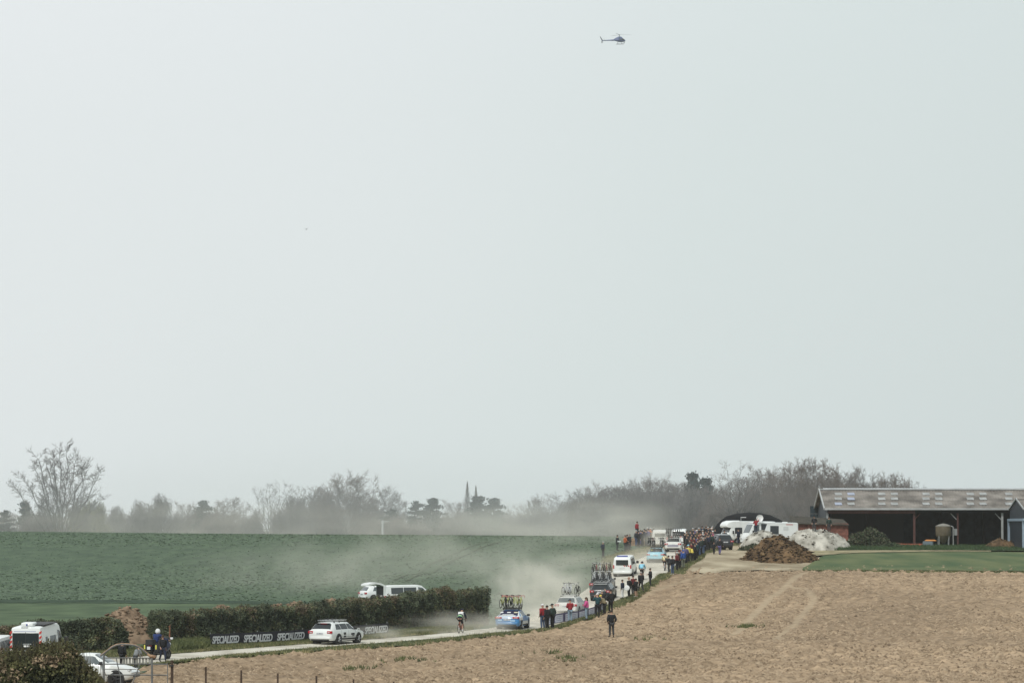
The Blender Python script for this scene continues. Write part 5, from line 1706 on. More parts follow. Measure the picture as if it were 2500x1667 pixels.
al = MB().loft([[(x, y, z) for x, z in ((-1.05 * k, z0_), (1.05 * k, z0_), (1.05 * k, z1_), (.8 * k, z1_ + .1), (-.8 * k, z1_ + .1), (-1.05 * k, z1_))] for y, k, z0_, z1_ in ((1.6, 1.08, 2.15, 2.95), (2.5, 1.06, 2.10, 2.92), (3.0, 1.0, 2.10, 2.75), (3.25, .92, 2.2, 2.5), (3.32, .8, 2.28, 2.36))]).build("alcove", M_CARW, mh1.o, angle=40)
for k in (-1, 1):
    mh1.box("mirror", M_TRIM, (k * 1.3, 2.6, 1.5), (.2, .12, .4))
mh1.box("bumper", M_TRIM, (0, 3.22, .5), (2.0, .2, .25))

for m_ in (mh1, mh2):
    m_.o.scale = (1, 1, .925)
# satellite dish on the long motorhome, street lamp behind
p = at(1855, 1262, 457)
ds = thing("satellite_dish", "round white satellite dish on the long motorhome's roof", "satellite dish", (p.x, p.y, mh2.world((0, .9, 2.96 * .925)).z))
MB().tube((0, 0, 0), (0, 0, .45), .03).build("mast", M_PALE, ds)
rings = []
for r_, yy in ((.02, .10), (.2, .08), (.34, .02), (.41, -.04), (.41, -.02), (.33, .045), (.02, .13)):
    rings.append([(r_ * math.cos(6.28319 * i / 22), yy, .50 + r_ * math.sin(6.28319 * i / 22)) for i in range(22)])
MB().loft(rings).build("dish", M_WHITE, ds)
MB().tube((0, .05, .2), (0, -.4, .42), .015).box((0, -.4, .45), (.07, .09, .07)).build("feed_arm", M_PALE, ds)
p = at(1809, 1263, 478)
zl_ = float(hz(p.x, p.y))
lp = thing("street_lamp", "slim street lamp with a flat white head over the alcove motorhome", "street lamp", (p.x, p.y, zl_))
MB().tube((0, 0, 0), (0, 0, p.z - zl_), .06, .04).build("pole", M_PALE, lp)
MB().box((.3, 0, p.z - zl_ + .03), (.66, .2, .07)).build("lamp_head", M_WHITE, lp)
p = at(934, 1272, 712)
zl_ = float(hz(p.x, p.y))
up = thing("utility_pole", "pale concrete pole with a short crossarm on the field crest", "utility pole", (p.x, p.y, zl_))
MB().box((0, 0, (p.z - zl_) / 2), (.34, .26, p.z - zl_)).build("pole", mat("pale_concrete", (.52, .53, .52), .8), up)
MB().box((.5, 0, p.z - zl_ + .02), (1.8, .16, .14)).build("crossarm", MATS["pale_concrete"], up)
for x in (-.3, .3, .9, 1.3):
    MB().tube((x, 0, p.z - zl_ + .09), (x, 0, p.z - zl_ + .25), .04).build("insulator", M_CONC, up)

# ---- banners along the road
M_BAN = mat("dark_navy_banner", (0.018, 0.017, 0.028), 0.75, 0.2, 1.5)
M_LET = mat("banner_lettering", (0.70, 0.70, 0.71), 0.7)
bA, bB = ground(513, 1579), ground(948, 1549)
d_ = (bB - bA)
LB = d_.length
bn = thing("roadside_banner", "long dark banner with white lettering along the foot of the hedge", "banner", bA[:], math.atan2(d_.y, d_.x))
bn.rotation_euler = (0, 0, math.atan2(d_.y, d_.x))
HB = .82


def bz(x):
    q = bA + d_ * (x / LB)
    return float(hz(q.x, q.y)) - bA.z + .03


n = 60
rs = np.random.default_rng(5)
fr, bk = [], []
for i in range(n + 1):
    x = LB * i / n
    w = .03 * math.sin(x * 1.7) + .015 * math.sin(x * 4.1)
    top = HB + .02 * math.sin(x * 2.2)
    z = bz(x)
    fr.append([(x, w - .014, z), (x, w * .5 - .014, z + top), (x, w * .5 + .014, z + top), (x, w + .014, z)])
cl_ = MB().loft(fr).build("cloth", M_BAN, bn, angle=60)
bm_fix(cl_.data)


def word_mesh(txt, width, height, shear, name, m):
    cu = bpy.data.curves.new("t", 'FONT')
    cu.body, cu.size, cu.align_x, cu.extrude, cu.offset, cu.space_character = txt, 1.0, 'LEFT', .012, .028, .92
    to = bpy.data.objects.new("t", cu)
    COL.objects.link(to)
    dg = bpy.context.evaluated_depsgraph_get()
    me = bpy.data.meshes.new_from_object(to.evaluated_get(dg))
    bpy.data.objects.remove(to)
    co = np.empty(len(me.vertices) * 3, np.float32)
    me.vertices.foreach_get("co", co)
    co = co.reshape(-1, 3)
    mn, mxx = co.min(0), co.max(0)
    x = (co[:, 0] - mn[0]) / (mxx[0] - mn[0]) * width
    y = (co[:, 1] - mn[1]) / (mxx[1] - mn[1]) * height
    co2 = np.stack([x + shear * y, co[:, 2] * .5, y], 1)
    me.vertices.foreach_set("co", co2.astype(np.float32).ravel())
    me.materials.clear()
    me.materials.append(m)
    me.name = name
    me.update()
    return me


wm = word_mesh("SPECIALIZED", 1, 1, 0, "lettering", M_LET)
for x0_, x1_ in ((518, 584), (595, 666), (676, 744), (756, 822), (824, 879), (889, 946)):
    fa = (np.array([x0_, x1_]) - 513) / (948 - 513)
    # perspective along the banner is slight: place by the line of sight
    xa, xb_ = [((ray(q, 1560)[0] / ray(q, 1560)[1]) * bA.y - bA.x) / (d_.x / LB - (ray(q, 1560)[0] / ray(q, 1560)[1]) * d_.y / LB) for q in (x0_, x1_)]
    me = wm.copy()
    co = np.empty(len(me.vertices) * 3, np.float32)
    me.vertices.foreach_get("co", co)
    co = co.reshape(-1, 3)
    wv = xb_ - xa
    hh = .50
    xx = xa + co[:, 0] * (wv - .09) + co[:, 2] * .09
    zz = np.array([bz(t) for t in (xa, xb_)])
    zz = np.interp(xx, [xa, xb_], zz) + .17 + co[:, 2] * hh
    yy = np.interp(xx, [LB * i / n for i in range(n + 1)], [.03 * math.sin(LB * i / n * 1.7) + .015 * math.sin(LB * i / n * 4.1) for i in range(n + 1)]) * (1 - .5 * (.17 + co[:, 2] * hh) / HB) - .024 + co[:, 1]
    me.vertices.foreach_set("co", np.stack([xx, yy, zz], 1).astype(np.float32).ravel())
    me.update()
    link("lettering", me, bn)
for x in np.linspace(.1, LB - .1, 9):
    MB().tube((x, .05, bz(x) - .1), (x, .05, bz(x) + HB + .1), .02, n=6).build("stake", M_PALE, bn)

M_VIO = mat("violet_banner", (0.115, 0.105, 0.20), 0.8, 0.15, 2.0)
M_BWH = mat("white_banner_panel", (0.58, 0.58, 0.68), 0.8, 0.10, 9.0, col2=(.66, .66, .74))
M_GRB = mat("grey_banner_print", (0.34, 0.35, 0.46), 0.8)
PTS = [(1335, 1528), (1352, 1523), (1378, 1519), (1395, 1516), (1412, 1512), (1436, 1506), (1452, 1501), (1476, 1490)]
TOPS = [1504, 1499, 1495, 1492.5, 1491, 1485, 1480, 1468]
b0 = [ground(*q) for q in PTS]
t0_ = [at(q[0], tp, g.y) for q, tp, g in zip(PTS, TOPS, b0)]
bb_ = thing("barrier_banner", "white panelled banner with violet edges strung along the verge", "banner", b0[0][:])
o0 = b0[0]
cl = MB()
rings = []
for a, b in zip(b0, t0_):
    a, b = a - o0 + Vector((0, 0, .05)), b - o0
    rings.append([a[:], b[:], (b + Vector((0, .03, 0)))[:], (a + Vector((0, .03, 0)))[:]])
c_ = cl.loft(rings).build("cloth", M_VIO, bb_, angle=60)
bm_fix(c_.data)
pr = [(-.15, .72), (1.12, 1.86), (2.14, 2.88), (3.05, 3.9), (4.1, 4.92), (5.08, 5.95), (6.1, 6.95)]
SEG = np.arange(len(b0))
LO = np.array([list(q - o0) for q in b0]); HI = np.array([list(q - o0) for q in t0_])
for a, b in pr:
    a = max(a, .05)
    grid = []
    for u in (a, (a + b) / 2, b):
        lo = np.array([np.interp(u, SEG, LO[:, c]) for c in range(3)]); hi = np.array([np.interp(u, SEG, HI[:, c]) for c in range(3)])
        grid.append((lo + (hi - lo) * .14, lo + (hi - lo) * .86))
    rings = [[tuple(l + [0, -.012, 0]), tuple(h + [0, -.012, 0]), tuple(h + [0, .006, 0]), tuple(l + [0, .006, 0])] for l, h in grid]
    po = MB().loft(rings).build("panel", M_BWH, bb_)
    bm_fix(po.data)
    for k in range(3):
        u0, u1 = a + (b - a) * .15, b - (b - a) * .2
        q0 = np.array([np.interp(u0, SEG, LO[:, c]) for c in range(3)]) * (1 - .3 - k * .18) + np.array([np.interp(u0, SEG, HI[:, c]) for c in range(3)]) * (.3 + k * .18)
        q1 = np.array([np.interp(u1, SEG, LO[:, c]) for c in range(3)]) * (1 - .3 - k * .18) + np.array([np.interp(u1, SEG, HI[:, c]) for c in range(3)]) * (.3 + k * .18)
        MB().prism([tuple(q0 + [0, -.022, 0]), tuple(q1 + [0, -.022, 0]), tuple(q1 + [0, -.022, .05]), tuple(q0 + [0, -.022, .05])], (0, .012, 0)).build("print_line", M_GRB, po)
for q, b in zip(b0, t0_):
    MB().tube((q - o0)[:], (b - o0 + Vector((0, .05, .08)))[:], .025, n=6).build("stake", M_TRIM, bb_)

# ---- gate, feeder and fence posts at the bottom corner
M_GALV = mat("old_galvanised_tube", (0.15, 0.155, 0.155), 0.6, 0.2, 6.0)
M_RUSTY = mat("rusty_tube", (0.22, 0.12, 0.07), 0.8, 0.3, 9.0, col2=(.36, .24, .15))
M_WOOD = mat("weathered_post", (0.075, 0.050, 0.036), 0.9, 0.3, 5.0)
YG = 151.0
gb = at(330, 1690, YG)
gt = thing("metal_gate", "galvanised metal field gate with pale slats in its top bay", "gate", (gb.x, YG, float(hz(gb.x, YG))))


def gp(px, py, dy=0.0, base=gt):
    return Vector(at(px, py, YG + dy)) - Vector(base.location)


for py, xa, xe, r_ in ((1605, 252, 372, .022), (1620, 252, 409.5, .022), (1632.5, 252, 332, .014), (1646.5, 252, 409, .024), (1672, 252, 409, .022)):
    MB().tube(gp(xa, py), gp(xe, py + .5), r_, n=8).build("rail", M_GALV, gt)
for px_, ya in ((253, 1601), (409, 1618)):
    MB().tube(gp(px_, ya), gp(px_, 1692), .03 if px_ < 300 else .018, n=8).build("upright", M_GALV, gt)
for k in range(9):
    px_ = 301 + k * 8
    MB().box(gp(px_, 1612.4, .03), (.08, .012, .20)).build("slat", mat("pale_slat", (.34, .34, .31), .7), gt)
fd = thing("cattle_feeder", "rusty hooped cattle feeder frame standing at the gate", "cattle feeder", (gb.x, YG - .6, float(hz(gb.x, YG - .6))))
f_ = lambda px_, py: gp(px_, py, -.6, fd)
hoop = [(245, 1600.5), (254, 1594), (264, 1586), (274, 1578.5), (284, 1574), (295, 1572), (312, 1572.5), (327, 1574), (338, 1578), (348, 1585), (360, 1596), (370, 1604), (379, 1603)]
MB().path([f_(*q) for q in hoop[:-1]], .036, 8).build("hoop", M_GALV, fd)
MB().path([f_(q[0], q[1] - 1.6) for q in hoop[:-1]], .026, 8).build("rusty_rim", M_RUSTY, fd)
MB().path([f_(q[0], q[1] - .5) for q in hoop[-3:]], .05, 8).build("rusty_end", M_RUSTY, fd)
MB().path([f_(*q) for q in ((329, 1574), (337, 1586), (342, 1600), (342, 1616), (337, 1634), (330, 1650), (323, 1668), (321, 1690))], .022, 8).build("bent_tube", M_GALV, fd)
MB().path([f_(*q) for q in ((284, 1605), (286, 1618), (290, 1634), (294, 1650), (296, 1690))], .022, 8).build("bent_tube", M_GALV, fd)
MB().tube(f_(371, 1600), f_(371, 1692), .042, n=10).build("leg", M_GALV, fd)
MB().tube(f_(254, 1597), f_(254, 1690), .036, n=10).build("leg", M_GALV, fd)
ob = MB().tube(f_(365, 1600) + Vector((0, -.02, 0)), f_(380, 1602.5) + Vector((0, -.02, 0)), .06, n=8).build("rust_lump", M_RUSTY, fd)
fl = thing("wire_fence", "run of short dark wooden posts along the ploughed field's near edge", "fence", at(700, 1700, 157)[:])
fo = Vector(fl.location)
tops = []
for px_, py, Yp, rr_ in ((420, 1611.5, 152, .062), (502.5, 1627, 154, .04), (589, 1635, 155.5, .042), (678, 1643, 157, .042), (772.5, 1649, 158.5, .042), (863, 1657, 160, .04), (961, 1663, 161.5, .042)):
    tp = at(px_, py, Yp)
    g_ = Vector((tp.x, Yp, float(hz(tp.x, Yp)) - .15))
    po = MB().tube(g_ - fo, tp - fo, rr_ * 1.05, rr_ * .92, 9).build("post", M_WOOD, fl)
    if px_ == 420:
        MB().box((tp - fo) + Vector((-.02, -.02, -.20)), (.18, .16, .06)).build("wire_band", M_TRIM, po)
    tops.append(tp - fo)
for dz in (.12, .42):
    MB().path([t_ - Vector((0, .05, dz)) for t_ in tops], .003, 4).build("wire", M_GALV, fl)
gs = ground(412, 1580)
st_ = thing("wooden_stake", "rust-brown stake against the hedge behind the police motorcycle", "stake", on_ground(gs.x, gs.y + .5)[:])
MB().tube((0, 0, 0), (.02, 0, 1.36), .055, .045, 8).build("stake", mat("red_brown_wood", (.22, .10, .055), .85, .3, 5), st_)
MB().tube((-.06, 0, 1.3), (.1, 0, 1.46), .03, .02, 6).build("splinter", MATS["red_brown_wood"], st_)

# ---- motorcycle
gm = ground(391, 1611)
mo = thing("police_motorcycle", "dark police motorcycle with cases and a pale rear plate", "motorcycle", (gm.x, gm.y, gm.z + .05), R(-30))
for y in (-.72, .78):
    n = 24
    rr = [[(a, y + r * math.cos(6.28319 * i / n), .31 + r * math.sin(6.28319 * i / n)) for i in range(n)] for a, r in ((-.05, .2), (-.075, .27), (-.05, .31), (.05, .31), (.075, .27), (.05, .2))]
    w_ = MB().loft(rr).build("wheel", M_TYRE, mo)
    MB().tube((-.06, y, .31), (.06, y, .31), .17, n=14).build("rim", M_RIMD, w_)
prof = [(-.95, .62, .80, .10), (-.6, .55, .84, .17), (-.2, .36, .82, .2), (.1, .32, 1.02, .22), (.45, .34, 1.06, .24), (.7, .5, 1.12, .26), (.92, .7, 1.0, .14)]
MB().loft([[(w * math.cos(t) * (1 if abs(math.cos(t)) < .9 else .95), y, (a + b) / 2 + (b - a) / 2 * math.sin(t)) for t in np.linspace(0, 6.283, 11)[:-1]] for y, a, b, w in prof]).build("fairing", mat("police_blue", (.012, .018, .05), .35), mo)
MB().box((0, -.42, .86), (.3, .75, .12)).build("seat", M_TRIM, mo)
c_ = MB().box((0, -1.0, 1.06), (.46, .42, .34)).build("top_case", M_TRIM, mo)
MB().box((0, -1.2, .72), (.24, .03, .18)).build("number_plate", M_PLATE, mo)
MB().box((0, -1.06, .86), (.26, .06, .07)).build("tail_light", M_TAIL, mo)
for s in (-1, 1):
    p_ = MB().box((s * .42, -.72, .74), (.24, .62, .46)).build("pannier", M_TRIM, mo)
    MB().box((s * .42, -1.035, .78), (.09, .015, .26)).build("reflective_panel", M_YELV, p_)
    MB().tube((s * .1, .62, 1.0), (s * .1, .78, .31), .03, n=6).build("fork_leg", M_RIMD, mo)
    MB().path([(s * .05, .5, 1.12), (s * .38, .38, 1.16)], .02, 6).build("handlebar", M_TRIM, mo)
    mm = MB().box((s * .48, .52, 1.28), (.16, .06, .12)).build("mirror", M_WHITE, mo)
    MB().tube((s * .2, .1, .32), (s * .22, -.95, .45), .05, n=8).build("exhaust", M_RIMD, mo)
MB().loft([[(x * k, y, z) for x in (-.22, .22)] + [(x * k, y + .015, z) for x in (.22, -.22)] for y, z, k in ((.82, 1.08, 1), (.70, 1.28, .95), (.58, 1.42, .8))]).build("windshield", M_GLASSL, mo)
MB().ball((0, .95, .92), (.13, .08, .1)).build("headlight", M_LAMP, mo)

# ---- helicopter
M_HELI = mat("helicopter_blue", (0.085, 0.115, 0.26), 0.35, 0.1, .5)
YH = 1767.0
ph = at(1513, 99, YH)
he = thing("helicopter", "blue single-rotor helicopter hovering high in the pale sky", "helicopter", ph[:], 0)


def ell(x, z, w, h, n=16):
    return [(x, w * math.cos(6.28319 * i / n), z + h * math.sin(6.28319 * i / n)) for i in range(n)]


MB().loft([ell(*q) for q in ((2.62, -.25, .05, .05), (2.5, -.22, .35, .32), (2.1, -.12, .65, .62), (1.4, .06, .86, .88), (.6, .1, .92, 1.0), (-.4, .12, .9, .96), (-1.3, .12, .7, .72), (-2.2, .10, .42, .42))]).build("cabin", M_HELI, he)
MB().loft([ell(*q) for q in ((1.3, .95, .25, .15), (.8, 1.2, .48, .42), (-.2, 1.32, .55, .50), (-1.2, 1.0, .48, .48), (-2.3, .5, .3, .35), (-2.9, .3, .1, .15))]).build("engine_cowling", mat("helicopter_blue_pale", (.15, .19, .33), .35), he)
MB().loft([ell(*q) for q in ((-1.9, .12, .42, .42), (-4, .04, .27, .28), (-7.6, -.06, .14, .16), (-8.3, -.06, .10, .12))]).build("tail_boom", M_HELI, he)
M_HG = mat("helicopter_grey", (.10, .11, .13), .5)
MB().prism([(-7.75, -.06, -.1), (-8.35, -.06, -.1), (-9.25, -.06, 1.75), (-8.95, -.06, 1.85)], (0, .12, 0)).build("tail_fin", M_HG, he)
MB().prism([(-7.9, -.05, -.15), (-8.4, -.05, -.1), (-8.5, -.05, -1.25), (-8.1, -.05, -1.25)], (0, .1, 0)).build("tail_fin", M_HG, he)
MB().box((-6.9, 0, .02), (.5, 2.4, .06)).build("stabiliser", M_HG, he)
for a in (75, -105):
    MB().box((-7.5 + .0 + .5 * math.cos(R(a)), -.3, .5 * math.sin(R(a))), (.06, .03, 1.0), ry=R(90 - a)).build("tail_rotor_blade", M_HG, he)
MB().tube((-.1, 0, 1.7), (-.1, 0, 2.42), .1).build("rotor_mast", M_HG, he)
MB().ball((-.1, 0, 2.45), (.45, .45, .16)).build("rotor_hub", M_HG, he)
for a in (8, 128, 248):
    d = Vector((math.cos(R(a)), math.sin(R(a)), .02))
    MB().box(Vector((-.1, 0, 2.48)) + d * 2.9, (5.4, .26, .035), rz=R(a)).build("rotor_blade", M_HG, he)
for s in (-1, 1):
    MB().path([(2.0, s * 1.05, -1.62), (1.6, s * 1.05, -1.75), (-1.7, s * 1.05, -1.78)], .06).build("skid", M_HG, he)
    for x in (.9, -.9):
        MB().path([(x, s * .5, -.75), (x, s * 1.05, -1.74)], .05).build("skid_strut", M_HG, he)
    MB().prism([(2.2, s * .64, .28), (1.55, s * .86, .62), (.75, s * .94, .72), (.75, s * .97, .0), (2.0, s * .74, -.12)], (0, s * .03, 0)).build("side_window", M_GLASS, he)
    MB().prism([(.55, s * .945, .72), (-.25, s * .94, .66), (-.25, s * .965, .05), (.55, s * .975, .0)], (0, s * .03, 0)).build("side_window", M_GLASSL, he)
MB().tube((2.0, 0, -.7), (2.05, 0, -1.0), .06).ball((2.05, 0, -1.15), .22).build("camera_ball", M_HG, he)
he.rotation_euler = (0, R(-1), R(4))

pb = at(748, 560, 520)
bd_ = MB().loft([[(x, w * math.cos(6.28319 * i / 8), h * math.sin(6.28319 * i / 8)) for i in range(8)] for x, w, h in ((-.2, .01, .01), (-.1, .045, .035), (.02, .055, .05), (.1, .035, .035), (.14, .03, .03), (.19, .004, .004))])
for s in (-1, 1):
    bd_.loft([[(.05, s * .03, .02), (-.06, s * .03, .02), (-.05, s * .03, .04)], [(.02, s * .22, .16), (-.07, s * .22, .16), (-.05, s * .22, .17)], [(-.06, s * .4, .12), (-.09, s * .4, .12), (-.08, s * .4, .125)]])
bo_ = bd_.build("bird", mat("dark_feathers", (.06, .06, .065), .8))
bo_.location = pb
bo_.rotation_euler = (0, 0, R(70))
tag(bo_, "tiny dark bird alone in the open sky", "bird")

# ------------------------------------------------------------------ people
M_SKIN = mat("skin", (0.42, 0.25, 0.18), 0.6, 0.05, 8.0)
M_EYE = mat("eye_dark", (0.03, 0.02, 0.02), 0.3)
M_SHOE = mat("dark_shoe", (0.02, 0.02, 0.022), 0.7)
M_SHOEW = mat("white_shoe", (0.7, 0.7, 0.7), 0.6)
CLOTH = {'rblue': (.015, .032, .12), 'black': (.013, .014, .017), 'navy': (.016, .022, .045), 'charcoal': (.04, .042, .046), 'red': (.27, .022, .03), 'dkred': (.13, .02, .022), 'green': (.022, .04, .034), 'teal': (.012, .055, .065), 'brown': (.13, .10, .06),
         'khaki': (.20, .165, .10), 'pink': (.62, .10, .30), 'white': (.72, .72, .72), 'grey': (.22, .23, .24), 'ltgrey': (.42, .43, .44), 'jeans': (.07, .10, .17), 'paljeans': (.22, .29, .36), 'yellow': (.66, .52, .10), 'cream': (.66, .58, .36),
         'blue': (.02, .07, .27), 'ltblue': (.26, .55, .70), 'orange': (.50, .13, .05), 'camo': (.13, .14, .11), 'violet': (.10, .09, .20), 'hairdk': (.03, .022, .018), 'hairbr': (.06, .038, .024), 'hairgr': (.32, .30, .28), 'lime': (.3, .55, .28), 'skin': (.36, .21, .15)}


def cloth(c):
    return mat("cloth_" + c, CLOTH[c], .85, .15, 6.0, 0.01)


def skin(name, verts, edges, rad, m, sub=1, root=0):
    me = bpy.data.meshes.new(name)
    me.from_pydata([tuple(v) for v in verts], edges, [])
    o = bpy.data.objects.new(name, me)
    COL.objects.link(o)
    o.modifiers.new("s", 'SKIN').use_smooth_shade = True
    ss = o.modifiers.new("d", 'SUBSURF')
    ss.levels = ss.render_levels = sub
    for i, (sv, r) in enumerate(zip(me.skin_vertices[0].data, rad)):
        sv.radius = (r, r) if not hasattr(r, '__len__') else r
        sv.use_root = i == root
    dg = bpy.context.evaluated_depsgraph_get()
    new = bpy.data.meshes.new_from_object(o.evaluated_get(dg))
    bpy.data.objects.remove(o)
    bpy.data.meshes.remove(me)
    new.name = name
    new.materials.clear()
    new.materials.append(m)
    return new


BASEJ = dict(pel=(0, 0, .94), che=(0, .01, 1.24), nek=(0, -.005, 1.44), hd=(0, .02, 1.60), shR=(.185, 0, 1.40), elR=(.245, -.03, 1.12), wrR=(.25, .06, .88), hiR=(.085, 0, .90), knR=(.10, .03, .50), anR=(.10, -.02, .09), toR=(.12, .15, .035))
for k in ('sh', 'el', 'wr', 'hi', 'kn', 'an', 'to'):
    x, y, z = BASEJ[k + 'R']
    BASEJ[k + 'L'] = (-x, y, z)
POSES = {
    'stand': {},
    'pockets': dict(elR=(.26, -.09, 1.13), wrR=(.21, .06, .95), elL=(-.26, -.09, 1.13), wrL=(-.21, .06, .95), knR=(.11, .04, .5), anR=(.13, 0, .09), toR=(.17, .15, .035)),
    'crossed': dict(elR=(.25, .06, 1.13), wrR=(.0, .20, 1.17), elL=(-.25, .06, 1.13), wrL=(.02, .23, 1.11)),
    'phone': dict(elR=(.25, .16, 1.20), wrR=(.08, .34, 1.48), elL=(-.25, .16, 1.20), wrL=(-.08, .34, 1.48), hd=(0, .03, 1.60)),
    'walk': dict(elR=(.24, .06, 1.13), wrR=(.24, .24, .96), elL=(-.24, -.12, 1.14), wrL=(-.24, -.10, .90), knR=(.10, -.02, .50), anR=(.10, -.28, .15), toR=(.11, -.13, .04), knL=(-.10, .16, .52), anL=(-.10, .24, .10), toL=(-.11, .41, .06)),
    'raise': dict(elR=(.36, .12, 1.42), wrR=(.34, .26, 1.68), elL=(-.25, .10, 1.14), wrL=(-.12, .27, 1.20)),
    'lean': dict(che=(0, .12, 1.20), nek=(0, .24, 1.36), hd=(0, .32, 1.50), shR=(.18, .2, 1.33), elR=(.24, .30, 1.10), wrR=(.16, .42, .96), shL=(-.18, .2, 1.33), elL=(-.24, .30, 1.10), wrL=(-.16, .42, .96), pel=(0, -.04, .93)),
    'cyclist': dict(pel=(0, -.26, 1.04), che=(0, -.02, 1.27), nek=(0, .17, 1.40), hd=(0, .27, 1.52), shR=(.18, .12, 1.37), elR=(.25, .28, 1.16), wrR=(.21, .50, .99), shL=(-.18, .12, 1.37), elL=(-.25, .28, 1.16), wrL=(-.21, .50, .99),
                    hiR=(.085, -.22, 1.00), knR=(.11, .06, .62), anR=(.115, -.10, .24), toR=(.12, .07, .19), hiL=(-.085, -.22, 1.0), knL=(-.11, .16, .80), anL=(-.115, -.14, .46), toL=(-.12, .03, .42)),
    'rider': dict(pel=(0, -.42, 1.02), che=(0, -.34, 1.30), nek=(0, -.28, 1.50), hd=(0, -.24, 1.66), shR=(.20, -.30, 1.45), elR=(.32, -.05, 1.22), wrR=(.36, .28, 1.16), shL=(-.20, -.30, 1.45), elL=(-.32, -.05, 1.22), wrL=(-.36, .28, 1.16),
                  hiR=(.10, -.38, .98), knR=(.27, .02, .80), anR=(.26, -.16, .38), toR=(.28, .02, .33), hiL=(-.10, -.38, .98), knL=(-.27, .02, .80), anL=(-.26, -.16, .38), toL=(-.28, .02, .33)),
}


def figure(pose):
    J = {k: Vector(v) for k, v in {**BASEJ, **POSES[pose]}.items()}
    hd, nek = J['hd'], J['nek']
    up = (hd - nek).normalized()
    V, E, Rd = [], [], []

    def add(p, r, frm=None):
        V.append(Vector(p)); Rd.append(r)
        if frm is not None:
            E.append((frm, len(V) - 1))
        return len(V) - 1
    pel = add(J['pel'], .115)
    wa = add(J['pel'].lerp(J['che'], .5), .105, pel)
    che = add(J['che'], .12, wa)
    uc = add(J['che'].lerp(nek, .7), .085, che)
    nk = add(nek, .055, uc)
    h0 = add(nek.lerp(hd, .55), .052, nk)
    h1 = add(hd - up * .02, (.078, .088), h0)
    h2 = add(hd + up * .09, (.070, .082), h1)
    for s in 'RL':
        sh = add(J['sh' + s], .060, uc)
        el = add(J['el' + s], .042, sh)
        wr = add(J['wr' + s], .028, el)
        d = (J['wr' + s] - J['el' + s]).normalized()
        lat = d.cross(Vector((0, 1, 0)) if abs(d.y) < .8 else Vector((0, 0, 1))).normalized() * (1 if s == 'R' else -1)
        nrm = d.cross(lat).normalized()
        pm = add(J['wr' + s] + d * .055, (.038, .020), wr)
        for f, (o_, L_) in enumerate(((-.030, .085), (-.010, .098), (.010, .092), (.029, .072))):
            a = add(J['wr' + s] + d * .095 + lat * o_, .0095, pm)
            b = add(J['wr' + s] + d * (.095 + L_ * .5) + lat * o_ * 1.15 + nrm * .008, .0088, a)
            add(J['wr' + s] + d * (.095 + L_ * .92) + lat * o_ * 1.15 + nrm * .026, .0075, b)
        a = add(J['wr' + s] + d * .05 + lat * -.042, .011, pm)
        add(J['wr' + s] + d * .098 + lat * -.062 + nrm * .012, .009, a)
        hi = add(J['hi' + s], .085, pel)
        kn = add(J['kn' + s], .055, hi)
        an = add(J['an' + s], .036, kn)
        add(J['to' + s], .032, an)
    body = skin("body", V, E, Rd, M_SKIN)
    # face and ears joined to the head: nose, brow, lips, ears, eyes
    fw = Vector((0, 1, 0)) - up * up.y
    fw.normalize()
    rt = fw.cross(up)
    c = hd
    fx = MB()
    fx.tube(c + fw * .074 + up * .028, c + fw * .100 - up * .012, .008, .014, 6)
    fx.tube(c + fw * .070 - up * .050 - rt * .022, c + fw * .070 - up * .050 + rt * .022, .007, .007, 6)
    fx.tube(c + fw * .062 + up * .045 - rt * .04, c + fw * .062 + up * .045 + rt * .04, .010, .010, 6)
    for s in (-1, 1):
        fx.ball(c + rt * .080 * s + fw * -.005 + up * .0, (.012, .022, .032), 8, 4)
    ey = MB()
    for s in (-1, 1):
        ey.ball(c + rt * .032 * s + fw * .072 + up * .022, .011, 8, 4)
    import bmesh
    bm = bmesh.new()
    bm.from_mesh(body)
    t1 = fx.mesh("t", M_SKIN)
    bm.from_mesh(t1)
    n0 = len(bm.faces)
    t2 = ey.mesh("t", M_EYE)
    bm.from_mesh(t2)
    bm.faces.ensure_lookup_table()
    for f in bm.faces[n0:]:
        f.material_index = 1
    for f in bm.faces:
        f.smooth = True
    bm.to_mesh(body)
    bm.free()
    body.materials.append(M_EYE)
    # jacket
    V, E, Rd = [], [], []
    pe = add(J['pel'] - Vector((0, 0, .05)), .19)
    wa = add(J['pel'].lerp(J['che'], .5), .175, pe)
    che = add(J['che'], .185, wa)
    uc = add(J['che'].lerp(nek, .75), .125, che)
    add(nek + up * .012, .072, uc)
    for s in 'RL':
        sh = add(J['sh' + s] + Vector((0, 0, -.005)), .095, uc)
        el = add(J['el' + s], .075, sh)
        add(J['wr' + s] - (J['wr' + s] - J['el' + s]).normalized() * .01, .044, el)
    jacket = skin("jacket", V, E, Rd, cloth('black'))
    V, E, Rd = [], [], []
    pe = add(J['pel'] + Vector((0, 0, .02)), .138)
    for s in 'RL':
        hi = add(J['hi' + s] - Vector((0, 0, .02)), .108, pe)
        kn = add(J['kn' + s], .075, hi)
        add(J['an' + s] + (J['kn' + s] - J['an' + s]).normalized() * .01, .062, kn)
    trousers = skin("trousers", V, E, Rd, cloth('black'))
    V, E, Rd = [], [], []
    pe = add(J['pel'] + Vector((0, 0, .02)), .138)
    for s in 'RL':
        hi = add(J['hi' + s] - Vector((0, 0, .02)), .108, pe)
        add(J['kn' + s] + (J['hi' + s] - J['kn' + s]) * .12, .08, hi)
    shorts = skin("shorts", V, E, Rd, cloth('black'))
    shoes = []
    for s in 'RL':
        a, t_ = J['an' + s], J['to' + s]
        d = (t_ - a).normalized()
        shoes.append(skin("shoe", [a - d * .03 - Vector((0, 0, .02)), a.lerp(t_, .5) + Vector((0, 0, .012)), t_ + d * .05], [(0, 1), (1, 2)], [.05, .05, .04], M_SHOE))
